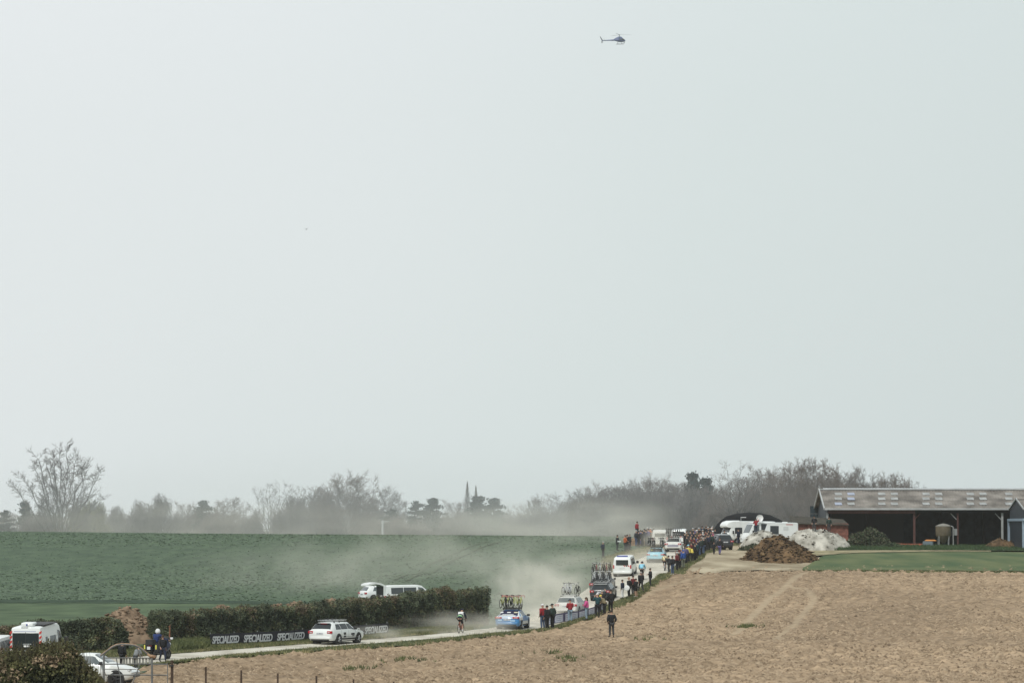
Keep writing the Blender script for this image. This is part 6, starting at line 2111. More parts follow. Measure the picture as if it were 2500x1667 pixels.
    # hats and hair, placed on this head
    hats = {}
    Mh = Matrix((tuple(rt), tuple(fw), tuple(up))).transposed().to_4x4()
    Mh.translation = hd

    def put(mb, nm):
        mb.v = [tuple(Mh @ Vector(p)) for p in mb.v]
        return mb.mesh(nm, cloth('hairdk'))
    h = MB().ball((0, -.012, .045), (.093, .108, .112), 14, 6, -.25)
    hats['hair'] = put(h, "hair")
    h = MB().ball((0, -.01, .05), (.092, .106, .11), 14, 6, -.1).ball((0, -.07, -.04), (.082, .06, .14), 10, 6)
    hats['long'] = put(h, "hair")
    h = MB().ball((0, -.005, .062), (.10, .112, .105), 14, 6, 0)
    h.loft([[(-.085, .07, .065), (.085, .07, .065), (.085, .07, .078), (-.085, .07, .078)], [(-.06, .185, .05), (.06, .185, .05), (.06, .185, .06), (-.06, .185, .06)]])
    hats['cap'] = put(h, "cap")
    h = MB().ball((0, -.01, .05), (.102, .116, .125), 14, 6, -.1).ball((0, -.01, .18), (.03, .03, .03), 8, 4)
    hats['beanie'] = put(h, "woolly_hat")
    h = MB().ball((0, -.02, .055), (.115, .155, .13), 16, 7, -.05)
    hats['helmet'] = put(h, "cycling_helmet")
    h = MB().ball((0, 0, .02), (.138, .155, .165), 16, 8, -.75)
    hats['fullhelmet'] = put(h, "motorcycle_helmet")
    return dict(body=body, jacket=jacket, trousers=trousers, shorts=shorts, shoes=shoes, hats=hats, J=J)


FIG = {}


def person(label, loc, h, rz, pose='stand', jacket='black', legs='black', hat=('hair', 'hairdk'), shoes=None, group=None, shorts=False, scale=None):
    if pose not in FIG:
        FIG[pose] = figure(pose)
    f = FIG[pose]
    t = thing("person", label, "person", loc[:], R(rz), group)
    s = scale or h / 1.77
    t.scale = (s * 1.08, s * 1.08, s)

    def piece(nm, me, m):
        o = link(nm, me, t)
        if m is not None:
            o.material_slots[0].link = 'OBJECT'
            o.material_slots[0].material = m
        return o
    link("body", f['body'], t)
    piece("jacket", f['jacket'], cloth(jacket))
    piece("shorts" if shorts else "trousers", f['shorts'] if shorts else f['trousers'], cloth(legs))
    for m_ in f['shoes']:
        piece("shoe", m_, M_SHOEW if shoes == 'white' else M_SHOE)
    if hat:
        hm = f['hats'][hat[0]]
        piece(hm.name.split('.')[0], hm, cloth(hat[1]))
    return t


def held(name, label, cat, p, mb, m):
    o = mb.build(name, m)
    o.location = p
    return tag(o, label, cat)


G_V = "spectators along the verge of the dirt road"
G_B = "spectators on the far bank of the dirt road"
G_C = "packed crowd where the road reaches the farm"
# foot x, foot y, height in pixels of the photograph, facing (0 away, 90 towards the road), pose, jacket, legs, hat, label, group, extras
LOOK = ['black', 'charcoal', 'navy', 'green', 'dkred', 'violet']
LNAME = ['black', 'charcoal', 'navy', 'dark green', 'dark red', 'grey-violet']
HAIR = [('hair', 'hairdk'), ('cap', 'black'), ('hair', 'hairbr'), ('beanie', 'charcoal'), ('cap', 'ltgrey')]
HNAME = ['dark-haired', 'black-capped', 'brown-haired', 'woolly-hatted', 'grey-capped']
PEOPLE = [
    (1325, 1537, 62, 40, 'pockets', 'red', 'jeans', ('cap', 'white'), "person in red jacket and white cap next to the blue team car", G_V, {}),
    (1336, 1538, 60, 50, 'stand', 'black', 'black', ('hair', 'hairdk'), "person in black with dark hair beside the red jacket and white cap", G_V, {}),
    (1349, 1537, 65, 60, 'pockets', 'green', 'black', ('cap', 'black'), "person in dark green coat and black cap at the banner's near end", G_V, {}),
    (1392, 1520, 57, 30, 'crossed', 'red', 'paljeans', ('cap', 'navy'), "person in red jacket and navy cap before the white panelled banner", G_V, {}),
    (1432, 1515, 57, 80, 'crossed', 'pink', 'paljeans', ('long', 'hairbr'), "person in bright pink jacket leaning at the white panelled banner", G_V, {}),
    (1459, 1508, 60, 20, 'phone', 'teal', 'black', ('cap', 'white'), "person in dark teal jacket and white cap filming at the banner", G_V, {}),
    (1476, 1502, 52, 60, 'lean', 'khaki', 'black', ('beanie', 'yellow'), "person in khaki jacket and yellow woolly hat stooping by the banner", G_V, {}),
    (1491, 1497, 58, 30, 'stand', 'black', 'black', ('hair', 'hairdk'), "tall person in black coat at the top end of the banner", G_V, {}),
    (1470, 1499, 58, 20, 'raise', 'black', 'black', ('hair', 'hairgr'), "person with grey hair raising an arm over the yellow hat", G_V, {}),
    (1493, 1556, 66, 15, 'pockets', 'black', 'charcoal', ('hair', 'hairdk'), "lone person in dark clothes standing on the ploughed field", None, {}),
    (1520, 1462, 47, 70, 'stand', 'navy', 'white', ('hair', 'hairbr'), "person in navy jacket and white trousers on the verge", G_V, {}),
    (1536, 1460, 51, 60, 'pockets', 'black', 'black', ('hair', 'skin'), "bald person in black holding a round white bag", G_V, {}),
    (1546, 1454, 49, 40, 'stand', 'dkred', 'black', ('hair', 'hairdk'), "person in dark red jacket hidden in the trio on the verge", G_V, {}),
    (1553, 1459, 47, 50, 'crossed', 'black', 'black', ('hair', 'hairdk'), "person in black coat and shorts with bare legs", G_V, dict(shorts=True, shoes='white')),
    (1565, 1446, 50, 20, 'walk', 'black', 'black', ('hair', 'hairgr'), "person in black walking behind the trio on the verge", G_V, {}),
    (1588, 1432, 45, 100, 'crossed', 'black', 'black', ('hair', 'hairdk'), "slim person in black alone on the verge below the pale blue car", G_V, {}),
    (1642, 1404, 47, 50, 'pockets', 'black', 'jeans', ('hair', 'hairdk'), "person in black jacket, jeans and white shoes by the yellow cyclist", G_V, dict(shoes='white')),
    (1633, 1400, 44, 70, 'phone', 'charcoal', 'charcoal', ('hair', 'hairdk'), "person in charcoal filming the yellow cyclist", G_V, {}),
    (1659, 1389, 48, 60, 'phone', 'charcoal', 'black', ('hair', 'dkred'), "person in grey jacket raising a camera next to the blue hat", G_V, {}),
    (1668, 1389, 56, 40, 'stand', 'blue', 'camo', ('beanie', 'blue'), "person in blue jacket and blue hat with camouflage trousers", G_V, {}),
    (1681, 1374, 44, 50, 'stand', 'yellow', 'black', ('cap', 'ltblue'), "person in yellow jacket and pale blue cap in the crowd", G_C, {}),
    (1690, 1372, 40, 40, 'lean', 'yellow', 'black', ('hair', 'hairdk'), "person in yellow and black jacket bending in the crowd", G_C, {}),
    (1701, 1366, 43, 60, 'stand', 'teal', 'black', ('hair', 'hairdk'), "person in dark teal just beyond the yellow jackets", G_C, {}),
    (1693, 1362, 43, 60, 'pockets', 'black', 'black', ('hair', 'hairdk'), "person in black squeezed behind the yellow jackets", G_C, {}),
    (1684, 1358, 42, 90, 'stand', 'charcoal', 'black', ('hair', 'hairbr'), "brown-haired person in charcoal behind the pale blue cap", G_C, {}),
    (1708, 1358, 44, 60, 'crossed', 'green', 'jeans', ('hair', 'hairdk'), "person in dark green with jeans at the field corner", G_C, {}),
    (1718, 1354, 42, 60, 'stand', 'black', 'jeans', ('hair', 'hairgr'), "grey-haired person in black with jeans near the field corner", G_C, {}),
    (1714, 1348, 42, 70, 'raise', 'ltgrey', 'black', ('hair', 'hairdk'), "person in pale grey jacket raising an arm in the crowd", G_C, {}),
    (1726, 1345, 40, 60, 'pockets', 'black', 'black', ('cap', 'black'), "person in black with black cap at the crowd's near edge", G_C, {}),
    (1732, 1341, 38, 50, 'stand', 'navy', 'black', ('hair', 'hairbr'), "brown-haired person in navy at the crowd's near edge", G_C, {}),
    (1743, 1355, 32, -20, 'walk', 'black', 'black', ('hair', 'hairbr'), "shorter of two people in black walking to the farmyard", G_C, {}),
    (1757, 1356, 43, -20, 'walk', 'black', 'violet', ('hair', 'hairbr'), "taller of two walkers, in black jacket and violet-blue trousers", G_C, {}),
    (1677, 1336, 40, 80, 'stand', 'brown', 'black', ('hair', 'hairbr'), "person in brown beside the white van in the crowd", G_C, {}),
    (1686, 1335, 41, 70, 'stand', 'green', 'black', ('hair', 'hairbr'), "person in dark green beside the white van in the crowd", G_C, {}),
    (1694, 1337, 42, 60, 'phone', 'navy', 'black', ('hair', 'hairdk'), "person in navy with arms up in the middle of the crowd", G_C, {}),
    (1702, 1334, 40, 60, 'stand', 'brown', 'black', ('cap', 'white'), "person in brown with white cap in the middle of the crowd", G_C, {}),
    (1710, 1337, 38, 50, 'crossed', 'orange', 'black', ('hair', 'hairbr'), "person in rusty orange top in the middle of the crowd", G_C, {}),
    (1716, 1333, 41, 60, 'stand', 'white', 'black', ('hair', 'hairgr'), "person in white shirt towards the top of the crowd", G_C, {}),
    (1723, 1335, 40, 60, 'pockets', 'dkred', 'black', ('hair', 'hairdk'), "person in dark red towards the top of the crowd", G_C, {}),
    (1730, 1333, 42, 50, 'stand', 'black', 'black', ('hair', 'hairdk'), "person in black before the white-hatted pair", G_C, {}),
    (1741, 1336, 42, 50, 'stand', 'pink', 'black', ('cap', 'white'), "person in pink with white hat at the top of the crowd", G_C, {}),
    (1738, 1327, 42, 40, 'stand', 'charcoal', 'black', ('cap', 'white'), "person in charcoal and white hat behind the pink jacket", G_C, {}),
    (1746, 1330, 40, 30, 'pockets', 'black', 'black', ('hair', 'hairdk'), "person in black against the black parked estate", G_C, {}),
    (1734, 1323, 44, 40, 'stand', 'black', 'black', ('hair', 'hairdk'), "tall dark person standing at the very back of the crowd", G_C, {}),
    (1724, 1322, 42, 40, 'raise', 'black', 'black', ('hair', 'hairdk'), "dark person with raised arm at the back of the crowd", G_C, {}),
    (1715, 1321, 44, 40, 'stand', 'navy', 'black', ('hair', 'hairdk'), "dark navy person at the back of the crowd nearest the road", G_C, {}),
    *[(x_, y_, h_, f_, po_, LOOK[i_ % 6], 'black', HAIR[i_ // 6], "%s person in %s in the thick of the crowd by the farm" % (HNAME[i_ // 6], LNAME[i_ % 6]), G_C, {}) for i_, (x_, y_, h_, f_, po_, jk_, ht_) in enumerate((
        (1672, 1341, 41, 70, 'stand', 'black', ('hair', 'hairdk')), (1680, 1342, 40, 60, 'pockets', 'green', ('hair', 'hairbr')), (1689, 1343, 42, 50, 'crossed', 'black', ('hair', 'hairdk')), (1698, 1345, 42, 70, 'stand', 'charcoal', ('cap', 'black')),
        (1706, 1343, 41, 60, 'stand', 'black', ('hair', 'hairbr')), (1713, 1340, 40, 50, 'pockets', 'navy', ('hair', 'hairdk')), (1720, 1341, 41, 60, 'stand', 'black', ('hair', 'hairdk')), (1727, 1338, 40, 40, 'crossed', 'charcoal', ('hair', 'hairgr')),
        (1736, 1337, 41, 60, 'stand', 'black', ('hair', 'hairbr')), (1687, 1350, 43, 60, 'stand', 'black', ('hair', 'hairdk')), (1695, 1352, 42, 70, 'phone', 'black', ('hair', 'hairdk')), (1703, 1351, 42, 50, 'stand', 'charcoal', ('hair', 'hairbr')),
        (1710, 1350, 42, 60, 'pockets', 'black', ('cap', 'black')), (1677, 1350, 42, 60, 'stand', 'charcoal', ('hair', 'hairdk')), (1704, 1360, 43, 60, 'stand', 'black', ('hair', 'hairdk')), (1712, 1356, 43, 50, 'pockets', 'navy', ('hair', 'hairbr')),
        (1688, 1366, 42, 60, 'stand', 'black', ('hair', 'hairdk')), (1675, 1378, 45, 50, 'pockets', 'black', ('hair', 'hairdk')), (1697, 1371, 44, 60, 'stand', 'charcoal', ('hair', 'hairdk')), (1722, 1349, 41, 70, 'stand', 'charcoal', ('hair', 'hairdk')),
        (1730, 1346, 41, 40, 'crossed', 'black', ('hair', 'hairbr')), (1738, 1343, 40, 50, 'stand', 'black', ('hair', 'hairdk')), (1744, 1341, 40, 60, 'stand', 'charcoal', ('hair', 'hairgr')), (1699, 1329, 41, 50, 'stand', 'black', ('hair', 'hairdk')),
        (1707, 1327, 41, 60, 'pockets', 'navy', ('hair', 'hairdk')), (1692, 1328, 41, 60, 'stand', 'black', ('hair', 'hairbr')), (1729, 1325, 43, 50, 'stand', 'black', ('hair', 'hairdk')), (1740, 1322, 43, 40, 'stand', 'black', ('hair', 'hairdk')),
        (1653, 1394, 46, 60, 'stand', 'black', ('hair', 'hairdk')), (1664, 1384, 45, 60, 'pockets', 'charcoal', ('cap', 'black'))))],
    *[(x_, y_, h_, -60, po_, LOOK[i_ % 6], 'charcoal', HAIR[3 - i_ // 6], "%s person in %s inside the dusty group on the bank" % (HNAME[3 - i_ // 6], LNAME[i_ % 6]), G_B, {}) for i_, (x_, y_, h_, po_, jk_, ht_) in enumerate((
        (1559, 1336, 40, 'stand', 'charcoal', ('hair', 'hairdk')), (1568, 1335, 40, 'pockets', 'grey', ('hair', 'hairbr')), (1577, 1333, 41, 'stand', 'charcoal', ('hair', 'hairgr')), (1592, 1333, 41, 'crossed', 'violet', ('hair', 'hairdk')),
        (1600, 1333, 41, 'stand', 'charcoal', ('hair', 'hairdk')), (1583, 1330, 43, 'stand', 'brown', ('hair', 'hairbr')), (1531, 1345, 42, 'stand', 'charcoal', ('hair', 'hairdk'))))],
    (1472, 1361, 39, -60, 'pockets', 'navy', 'black', ('cap', 'ltgrey'), "person in navy with pale grey hat alone on the field edge", G_B, {}),
    (1507, 1345, 39, -70, 'crossed', 'charcoal', 'charcoal', ('hair', 'hairdk'), "person in charcoal holding a white paper on the bank", G_B, {}),
    (1526, 1347, 43, -70, 'crossed', 'orange', 'charcoal', ('cap', 'black'), "person in black cap and orange scarf top on the bank", G_B, {}),
    (1537, 1343, 42, -60, 'stand', 'charcoal', 'charcoal', ('hair', 'hairgr'), "grey-haired person in charcoal next to the orange top", G_B, {}),
    (1553, 1334, 40, -60, 'stand', 'charcoal', 'jeans', ('cap', 'ltgrey'), "person in dark coat, jeans and grey cap on the bank", G_B, {}),
    (1555, 1312, 40, -60, 'stand', 'red', 'charcoal', ('hair', 'hairbr'), "person in red top standing highest on the bank", G_B, {'z': 1}),
    (1564, 1332, 38, -60, 'pockets', 'violet', 'violet', ('hair', 'hairdk'), "person in grey-violet coat on the bank", G_B, {}),
    (1573, 1330, 42, -60, 'crossed', 'charcoal', 'grey', ('hair', 'hairdk'), "person in charcoal with grey trousers on the bank", G_B, {}),
    (1580, 1326, 43, -60, 'phone', 'brown', 'grey', ('cap', 'white'), "person in brown with white cap filming on the bank", G_B, {}),
    (1588, 1327, 44, -60, 'stand', 'orange', 'grey', ('cap', 'white'), "person in orange jacket with white cap on the bank", G_B, {}),
    (1596, 1330, 42, -60, 'pockets', 'dkred', 'charcoal', ('hair', 'hairbr'), "person in dark red last on the bank by the pale van", G_B, {}),
    (1586, 1335, 36, -60, 'lean', 'grey', 'charcoal', ('hair', 'hairgr'), "person in grey stooping below the orange jacket on the bank", G_B, {}),
    (397, 1617, 66, 205, 'walk', 'black', 'navy', ('hair', 'hairbr'), "person in black walking in front of the police motorcycle", None, {}),
    (298, 1634, 68, -30, 'stand', 'black', 'black', ('hair', 'hairdk'), "person in long black coat seen through the rusty hoop", None, {}),
    (331, 1634, 55, -40, 'lean', 'grey', 'charcoal', ('hair', 'hairbr'), "person in patterned grey top bent forward behind the gate", None, {}),
    (1769, 1334, 42, 10, 'pockets', 'black', 'black', ('beanie', 'black'), "person in black hat between the black estate and the alcove motorhome", None, {}),
    (1803, 1330, 43, 60, 'stand', 'navy', 'navy', ('hair', 'hairdk'), "person in navy in front of the motorhome windscreen", None, {}),
]
for x, y, hp, face, pose, jk, lg, hat, lab, grp, ex in PEOPLE:
    ex = dict(ex)
    if ex.pop('z', None):
        g = ground(1555, 1331)                                    # stands on a low bank
        g = Vector((at(1555, 1312, g.y)).to_tuple())
        tag(MB().loft([[(r_ * math.cos(6.28319 * i / 12) * k_, r_ * math.sin(6.28319 * i / 12) * k_, z_) for i in range(12)] for r_, k_, z_ in ((1.6, 1, -1.3), (1.1, 1.05, -.5), (.5, 1, 0))]).build("earth_mound", M_SOIL), "small earth mound under the red-topped person on the bank", "mound").location = g
    else:
        g = ground(x, y)
    h = hp / (F / g.y)
    h = min(max(h, 1.42), 1.93)
    person(lab, g + Vector((0, 0, .05)), h, face, pose, jk, lg, hat, group=grp, **ex)


def top_of(name_part, px, py_feet, Y):
    return at(px, py_feet, Y)


for x, yf, hp, Y, face, pose, jk, lg, hat, lab in ((1845, 1301, 37, 0, 20, 'raise', 'red', 'navy', ('hair', 'hairdk'), "person in red jacket standing on the smaller chalk heap"),
                                                   (1987, 1297, 40, 0, 160, 'pockets', 'black', 'charcoal', ('cap', 'black'), "person in dark cap standing on the chalk before the brick shed"),
                                                   (2023, 1298, 38, 0, 170, 'stand', 'green', 'charcoal', ('hair', 'hairbr'), "bareheaded person in green standing on the chalk by the barn post")):
    ob = [o for o in sc.objects if o.name.startswith("chalk_heap")][1 if x < 1900 else 0]
    n = len(ob.data.vertices)
    co = np.empty(n * 3, np.float32)
    ob.data.vertices.foreach_get("co", co)
    co = co.reshape(-1, 3) + np.array(ob.location)
    sx = CX + co[:, 0] / co[:, 1] * F
    c = co[np.abs(sx - x) < 9]
    k = c[np.argmin(np.abs(HORIZON - c[:, 2] / c[:, 1] * F - yf) + .15 * (c[:, 1] - c[:, 1].min()))]
    p = Vector(((x - CX) / F * k[1], k[1], k[2] - .04))
    person(lab, p, min(max(hp / (F / k[1]), 1.5), 1.9), face, pose, jk, lg, hat)

# things in hands
gq = ground(1531, 1461)
held("round_bag", "round white bag hanging by the bald person's hip", "bag", gq + Vector((-.02, -.28, .95)), MB().loft([[(r_ * math.cos(6.28319 * i / 14), y, r_ * math.sin(6.28319 * i / 14)) for i in range(14)] for r_, y in ((.12, -.05), (.22, -.03), (.24, 0), (.22, .03), (.12, .05))]), M_WHITE)
gq = ground(1507, 1345)
held("paper_sheet", "white paper held against the charcoal coat on the bank", "paper", gq + Vector((.22, -.22, 1.16)), MB().box((0, 0, 0), (.42, .02, .16), rz=.3).box((0, .02, .01), (.36, .02, .12), rz=.3), M_WHITE)

# riders
gm2 = Vector(mo.location)
rd = person("motorcycle rider in blue and white helmet seated on the police motorcycle", gm2, 1.80, math.degrees(mo.rotation_euler.z), 'rider', 'rblue', 'navy', ('fullhelmet', 'white'))


def cyclist(px, py, theta, scale, col, bar, jk, lg, hat, lab, blab, stripe=None):
    g = ground(px, py) + Vector((0, 0, .06))
    M = Matrix.Translation(g) @ Matrix.Rotation(R(-theta), 4, 'Z') @ Matrix.Scale(scale, 4)
    bike(blab, M, col, bar, None, True)
    t = person(lab, g, 1.77 * scale, -theta, 'cyclist', jk, lg, hat, 'white', shorts=True)
    if stripe:
        J = FIG['cyclist']['J']
        V = [J['pel'] + Vector((0, -.01, .05)), J['pel'].lerp(J['che'], .55)]
        W_ = [J['pel'].lerp(J['che'], .62), J['che'], J['che'].lerp(J['nek'], .7), J['shR'], J['shL']]
        link("jersey_shoulders", skin("jersey_shoulders", W_, [(0, 1), (1, 2), (2, 3), (2, 4)], [.19, .20, .145, .11, .11], cloth('white')), t)
        o = link("jersey_band", skin("jersey_band", V, [(0, 1)], [.212, .205], cloth(stripe)), t)
    return t


cyclist(1125, 1547, 14, 1.04, 'rust', 'black', 'navy', 'black', ('helmet', 'navy'), "cyclist in white and green jersey and black shorts riding away alone", "rust-brown bicycle of the lone cyclist on the white road", 'lime')
cyclist(1567, 1417, 8, 1.0, 'black', 'black', 'ltblue', 'black', ('helmet', 'navy'), "cyclist in pale blue jersey beyond the people on the verge", "black bicycle of the pale blue jersey cyclist")
cyclist(1623, 1394, 6, 1.0, 'white', 'black', 'cream', 'black', ('helmet', 'black'), "cyclist in yellow and cream jersey beside the pale blue car", "white bicycle of the yellow jersey cyclist")

# ------------------------------------------------------------------ grass, clods and weeds
def tufts(name, P, hgt, m, seed, blades=5, w=.03, label=None):
    rs = np.random.default_rng(seed)
    n = len(P) * blades
    B = np.repeat(np.asarray(P, float), blades, 0) + np.concatenate([rs.normal(0, .07, (n, 2)), np.zeros((n, 1))], 1)
    h = hgt * rs.uniform(.4, 1.3, n)[:, None]
    a = rs.uniform(0, 6.28, n)
    d = np.stack([np.cos(a), np.sin(a), np.zeros(n)], 1)
    T = B + np.concatenate([rs.normal(0, .35, (n, 2)) * h, h], 1)
    V = np.stack([B - d * w, B + d * w, T], 1).reshape(-1, 3)
    o = link(name, np_mesh(name, V, np.arange(3 * n).reshape(n, 3), m), None, "stuff")
    return o


def scatter_between(A, B, n, seed, lo=0.0, hi=1.0, pw=1.0):
    rs = np.random.default_rng(seed)
    a, b = resample(A, 600), resample(B, 600)
    i = rs.integers(0, 600, n)
    w = (lo + (hi - lo) * rs.uniform(0, 1, n) ** pw)[:, None]
    q = a[i] * (1 - w) + b[i] * w + rs.normal(0, .12, (n, 2))
    return np.column_stack([q, hz(q[:, 0], q[:, 1])])


M_TUFT = mat("verge_blades", (0.055, 0.085, 0.030), 0.85, 0.35, 0.8, col2=(.13, .14, .055))
M_TUFD = mat("dry_blades", (0.22, 0.19, 0.09), 0.9, 0.25, 0.8, col2=(.30, .26, .14))
VG2 = resample(W_VG, 400)
tufts("grass", scatter_between(W_VG, W_LOW, 9000, 1, -.1, .9), .20, M_TUFT, 2)
tufts("grass", scatter_between(W_VG, W_LOW, 2600, 3, -.1, 1.0), .22, M_TUFD, 4)
# the strip between road and hedge
HL = gline([(-100, 1606), (300, 1590), (388, 1577), (520, 1574), (700, 1565), (948, 1546), (1100, 1533), (1185, 1524)])
UPc = [p for p, q in zip(W_UP, RD_UP) if q[0] <= 1180]
lv_, _ = strip("grass_verge", UPc, HL, 200, 8, 0.09, mat("dry_verge", (0.070, 0.080, 0.038), 0.9, 0.25, 0.9, 0.02, col2=(.14, .13, .068), detail=6, spec=.1), rag=.3, seed=61)
tufts("grass", scatter_between(UPc, HL, 7000, 5, .02, 1.05), .24, M_TUFT, 6)
tufts("grass", scatter_between(UPc, HL, 4200, 7, 0, 1.0), .20, M_TUFD, 8)
LW = gline([(425, 1594), (465, 1590), (500, 1586)])
tufts("grass", scatter_between(LW, gline([(425, 1580), (465, 1577), (500, 1575)]), 900, 9, 0, 1), .55, M_TUFT, 10, 6, .05)
# rough bank on the far side of the climbing road
BK = gline([(1472, 1368), (1500, 1358), (1530, 1350), (1560, 1343), (1590, 1336), (1610, 1331)])
BKU = [p for p, q in zip(W_UP, RD_UP) if 1440 <= q[0] <= 1655]
bk_, _ = strip("bank_soil", BKU, BK, 90, 6, .12, mat("dry_bank", (.20, .16, .10), .95, .2, .8, .02, col2=(.28, .25, .165), spec=.1), rag=.5, seed=63)
tufts("grass", scatter_between(BKU, BK, 1500, 11, .05, 1.1), .25, M_TUFD, 12)
tufts("grass", scatter_between(BKU, BK, 900, 13, .3, 1.2), .28, M_TUFT, 14)
tufts("grass", scatter_between(gline([(2040, 1347), (2270, 1347), (2540, 1348)]), gline([(2060, 1337), (2270, 1336), (2540, 1337)]), 5200, 15, 0, 1), .45, mat("rank_blades", (.03, .06, .025), .9, .3, .5, col2=(.055, .09, .035)), 16, 5, .05)
tufts("grass", scatter_between(gline([(1960, 1395), (2200, 1397), (2540, 1398)]), gline([(1975, 1386), (2200, 1370), (2540, 1366)]), 5200, 17, -.04, 1, 1.6), .16, M_TUFT, 18, 4, .05)

# blades that give the wheat its grain
rs = np.random.default_rng(515)
nB = 36000
Yq = 262 + 320 * rs.uniform(0, 1, nB) ** 1.1
Xq = rs.uniform(-.139, .05, nB) * Yq
k_ = (Xq < xb(Yq) - 4) & ~inside(Xq, Yq, POLY_ROAD) & ~inside(Xq, Yq, POLY_NEAR)
Xq, Yq = Xq[k_], Yq[k_]
Pq = np.column_stack([Xq, Yq, hz(Xq, Yq)])
sp = rs.uniform(0, 1, len(Pq)) < .3
for sel, m_, sd in ((sp, mat("wheat_blades_dark", (.092, .135, .090), .9, .15, .6, col2=(.108, .152, .098)), 1), (~sp, mat("wheat_blades_light", (.112, .158, .104), .9, .15, .6, col2=(.130, .178, .112)), 2)):
    n = int(sel.sum())
    B = Pq[sel]
    wv = rs.uniform(.06, .24, n)[:, None] * np.array([[1, .15, 0]])
    Tp = B + np.column_stack([rs.normal(0, .08, n), rs.normal(0, .08, n), rs.uniform(.04, .10, n)])
    V = np.stack([B - wv, B + wv, Tp], 1).reshape(-1, 3)
    link("wheat_blades", np_mesh("wheat_blades", V, np.arange(3 * n).reshape(n, 3), m_), None, "stuff")

# loose clods over the ploughed field: nearer ones dense, far ones left to the soil sheet
rs = np.random.default_rng(123)
nC = 150000
Yc = 140 + 245 * rs.uniform(0, 1, nC) ** 1.25
Xc = rs.uniform(-.098, .140, nC) * Yc
ok = (Xc > xb(Yc) + 1.5)
Xc, Yc = Xc[ok], Yc[ok]
ok = ~(inside(Xc, Yc, POLY_VERGE) | inside(Xc, Yc, POLY_ROAD)) & (trackmask(Xc, Yc) < .3) & (fbm(Xc * .25, Yc * .12, 9, 3) + rs.normal(0, .10, len(Xc)) > .42)
Xc, Yc = Xc[ok], Yc[ok]
n = len(Xc)
P = np.column_stack([Xc, Yc, hz(Xc, Yc) + np.maximum(clods(Xc, Yc), -.02) - .01])
oc = np.array([[1, .1, -.1], [-.5, .87, 0], [-.5, -.87, -.1], [.1, 0, .75]], float)
an = rs.uniform(0, 6.28, n)
V = oc[None] * ((.035 + .11 * rs.uniform(0, 1, n) ** 1.8) * rs.uniform(.7, 1.3, n))[:, None, None] * rs.uniform(.6, 1.4, (n, 4, 1))
V[..., 0] *= 1.25
cx_, sx_ = np.cos(an)[:, None], np.sin(an)[:, None]
V = np.stack([V[..., 0] * cx_ - V[..., 1] * sx_, V[..., 0] * sx_ + V[..., 1] * cx_, V[..., 2]], -1) + P[:, None]
Fc = (np.arange(n)[:, None, None] * 4 + np.array([[0, 1, 3], [1, 2, 3], [2, 0, 3]])[None]).reshape(-1, 3)
half = n // 2
link("soil_clods", np_mesh("soil_clods", V[:half].reshape(-1, 3), Fc[:half * 3], mat("pale_clods", (.29, .21, .14), .95, .15, .8, col2=(.42, .32, .22), spec=.1)), None, "stuff")
link("soil_clods", np_mesh("soil_clods", V[half:].reshape(-1, 3), Fc[half * 3:] - half * 4, mat("dark_clods", (.185, .13, .083), .95, .2, .8, col2=(.28, .205, .135), spec=.1)), None, "stuff")
for px_, py, k, sd in ((1825, 1530, 60, 1), (1385, 1610, 26, 2), (990, 1612, 30, 3), (1585, 1560, 14, 4), (880, 1632, 20, 5), (1330, 1595, 12, 6)):
    g = ground(px_, py)
    rs = np.random.default_rng(sd)
    q = np.stack([g.x + rs.normal(0, .55, k), g.y + rs.normal(0, 1.6, k)], 1)
    o = tufts("weed_patch", np.column_stack([q, hz(q[:, 0], q[:, 1])]), .26, M_TUFT, sd + 50, 6, .04)

# ------------------------------------------------------------------ air: haze and dust
def haze_box(x0, x1, y0, y1, z0, z1, dens):
    o = MB().box(((x0 + x1) / 2, (y0 + y1) / 2, (z0 + z1) / 2), (x1 - x0, y1 - y0, z1 - z0)).build("haze", None, None, False, "stuff")
    m = bpy.data.materials.new("thin_haze")
    m.use_nodes = True
    t = m.node_tree
    t.nodes.clear()
    out = t.nodes.new("ShaderNodeOutputMaterial")
    pv = t.nodes.new("ShaderNodeVolumePrincipled")
    pv.inputs["Color"].default_value = (.97, .985, 1.0, 1)
    pv.inputs["Density"].default_value = dens
    pv.inputs["Anisotropy"].default_value = 0.2
    t.links.new(pv.outputs[0], out.inputs["Volume"])
    o.data.materials.clear()
    o.data.materials.append(m)
    return o


haze_box(-700, 700, -60, 2400, -11.5, 262, HAZE)


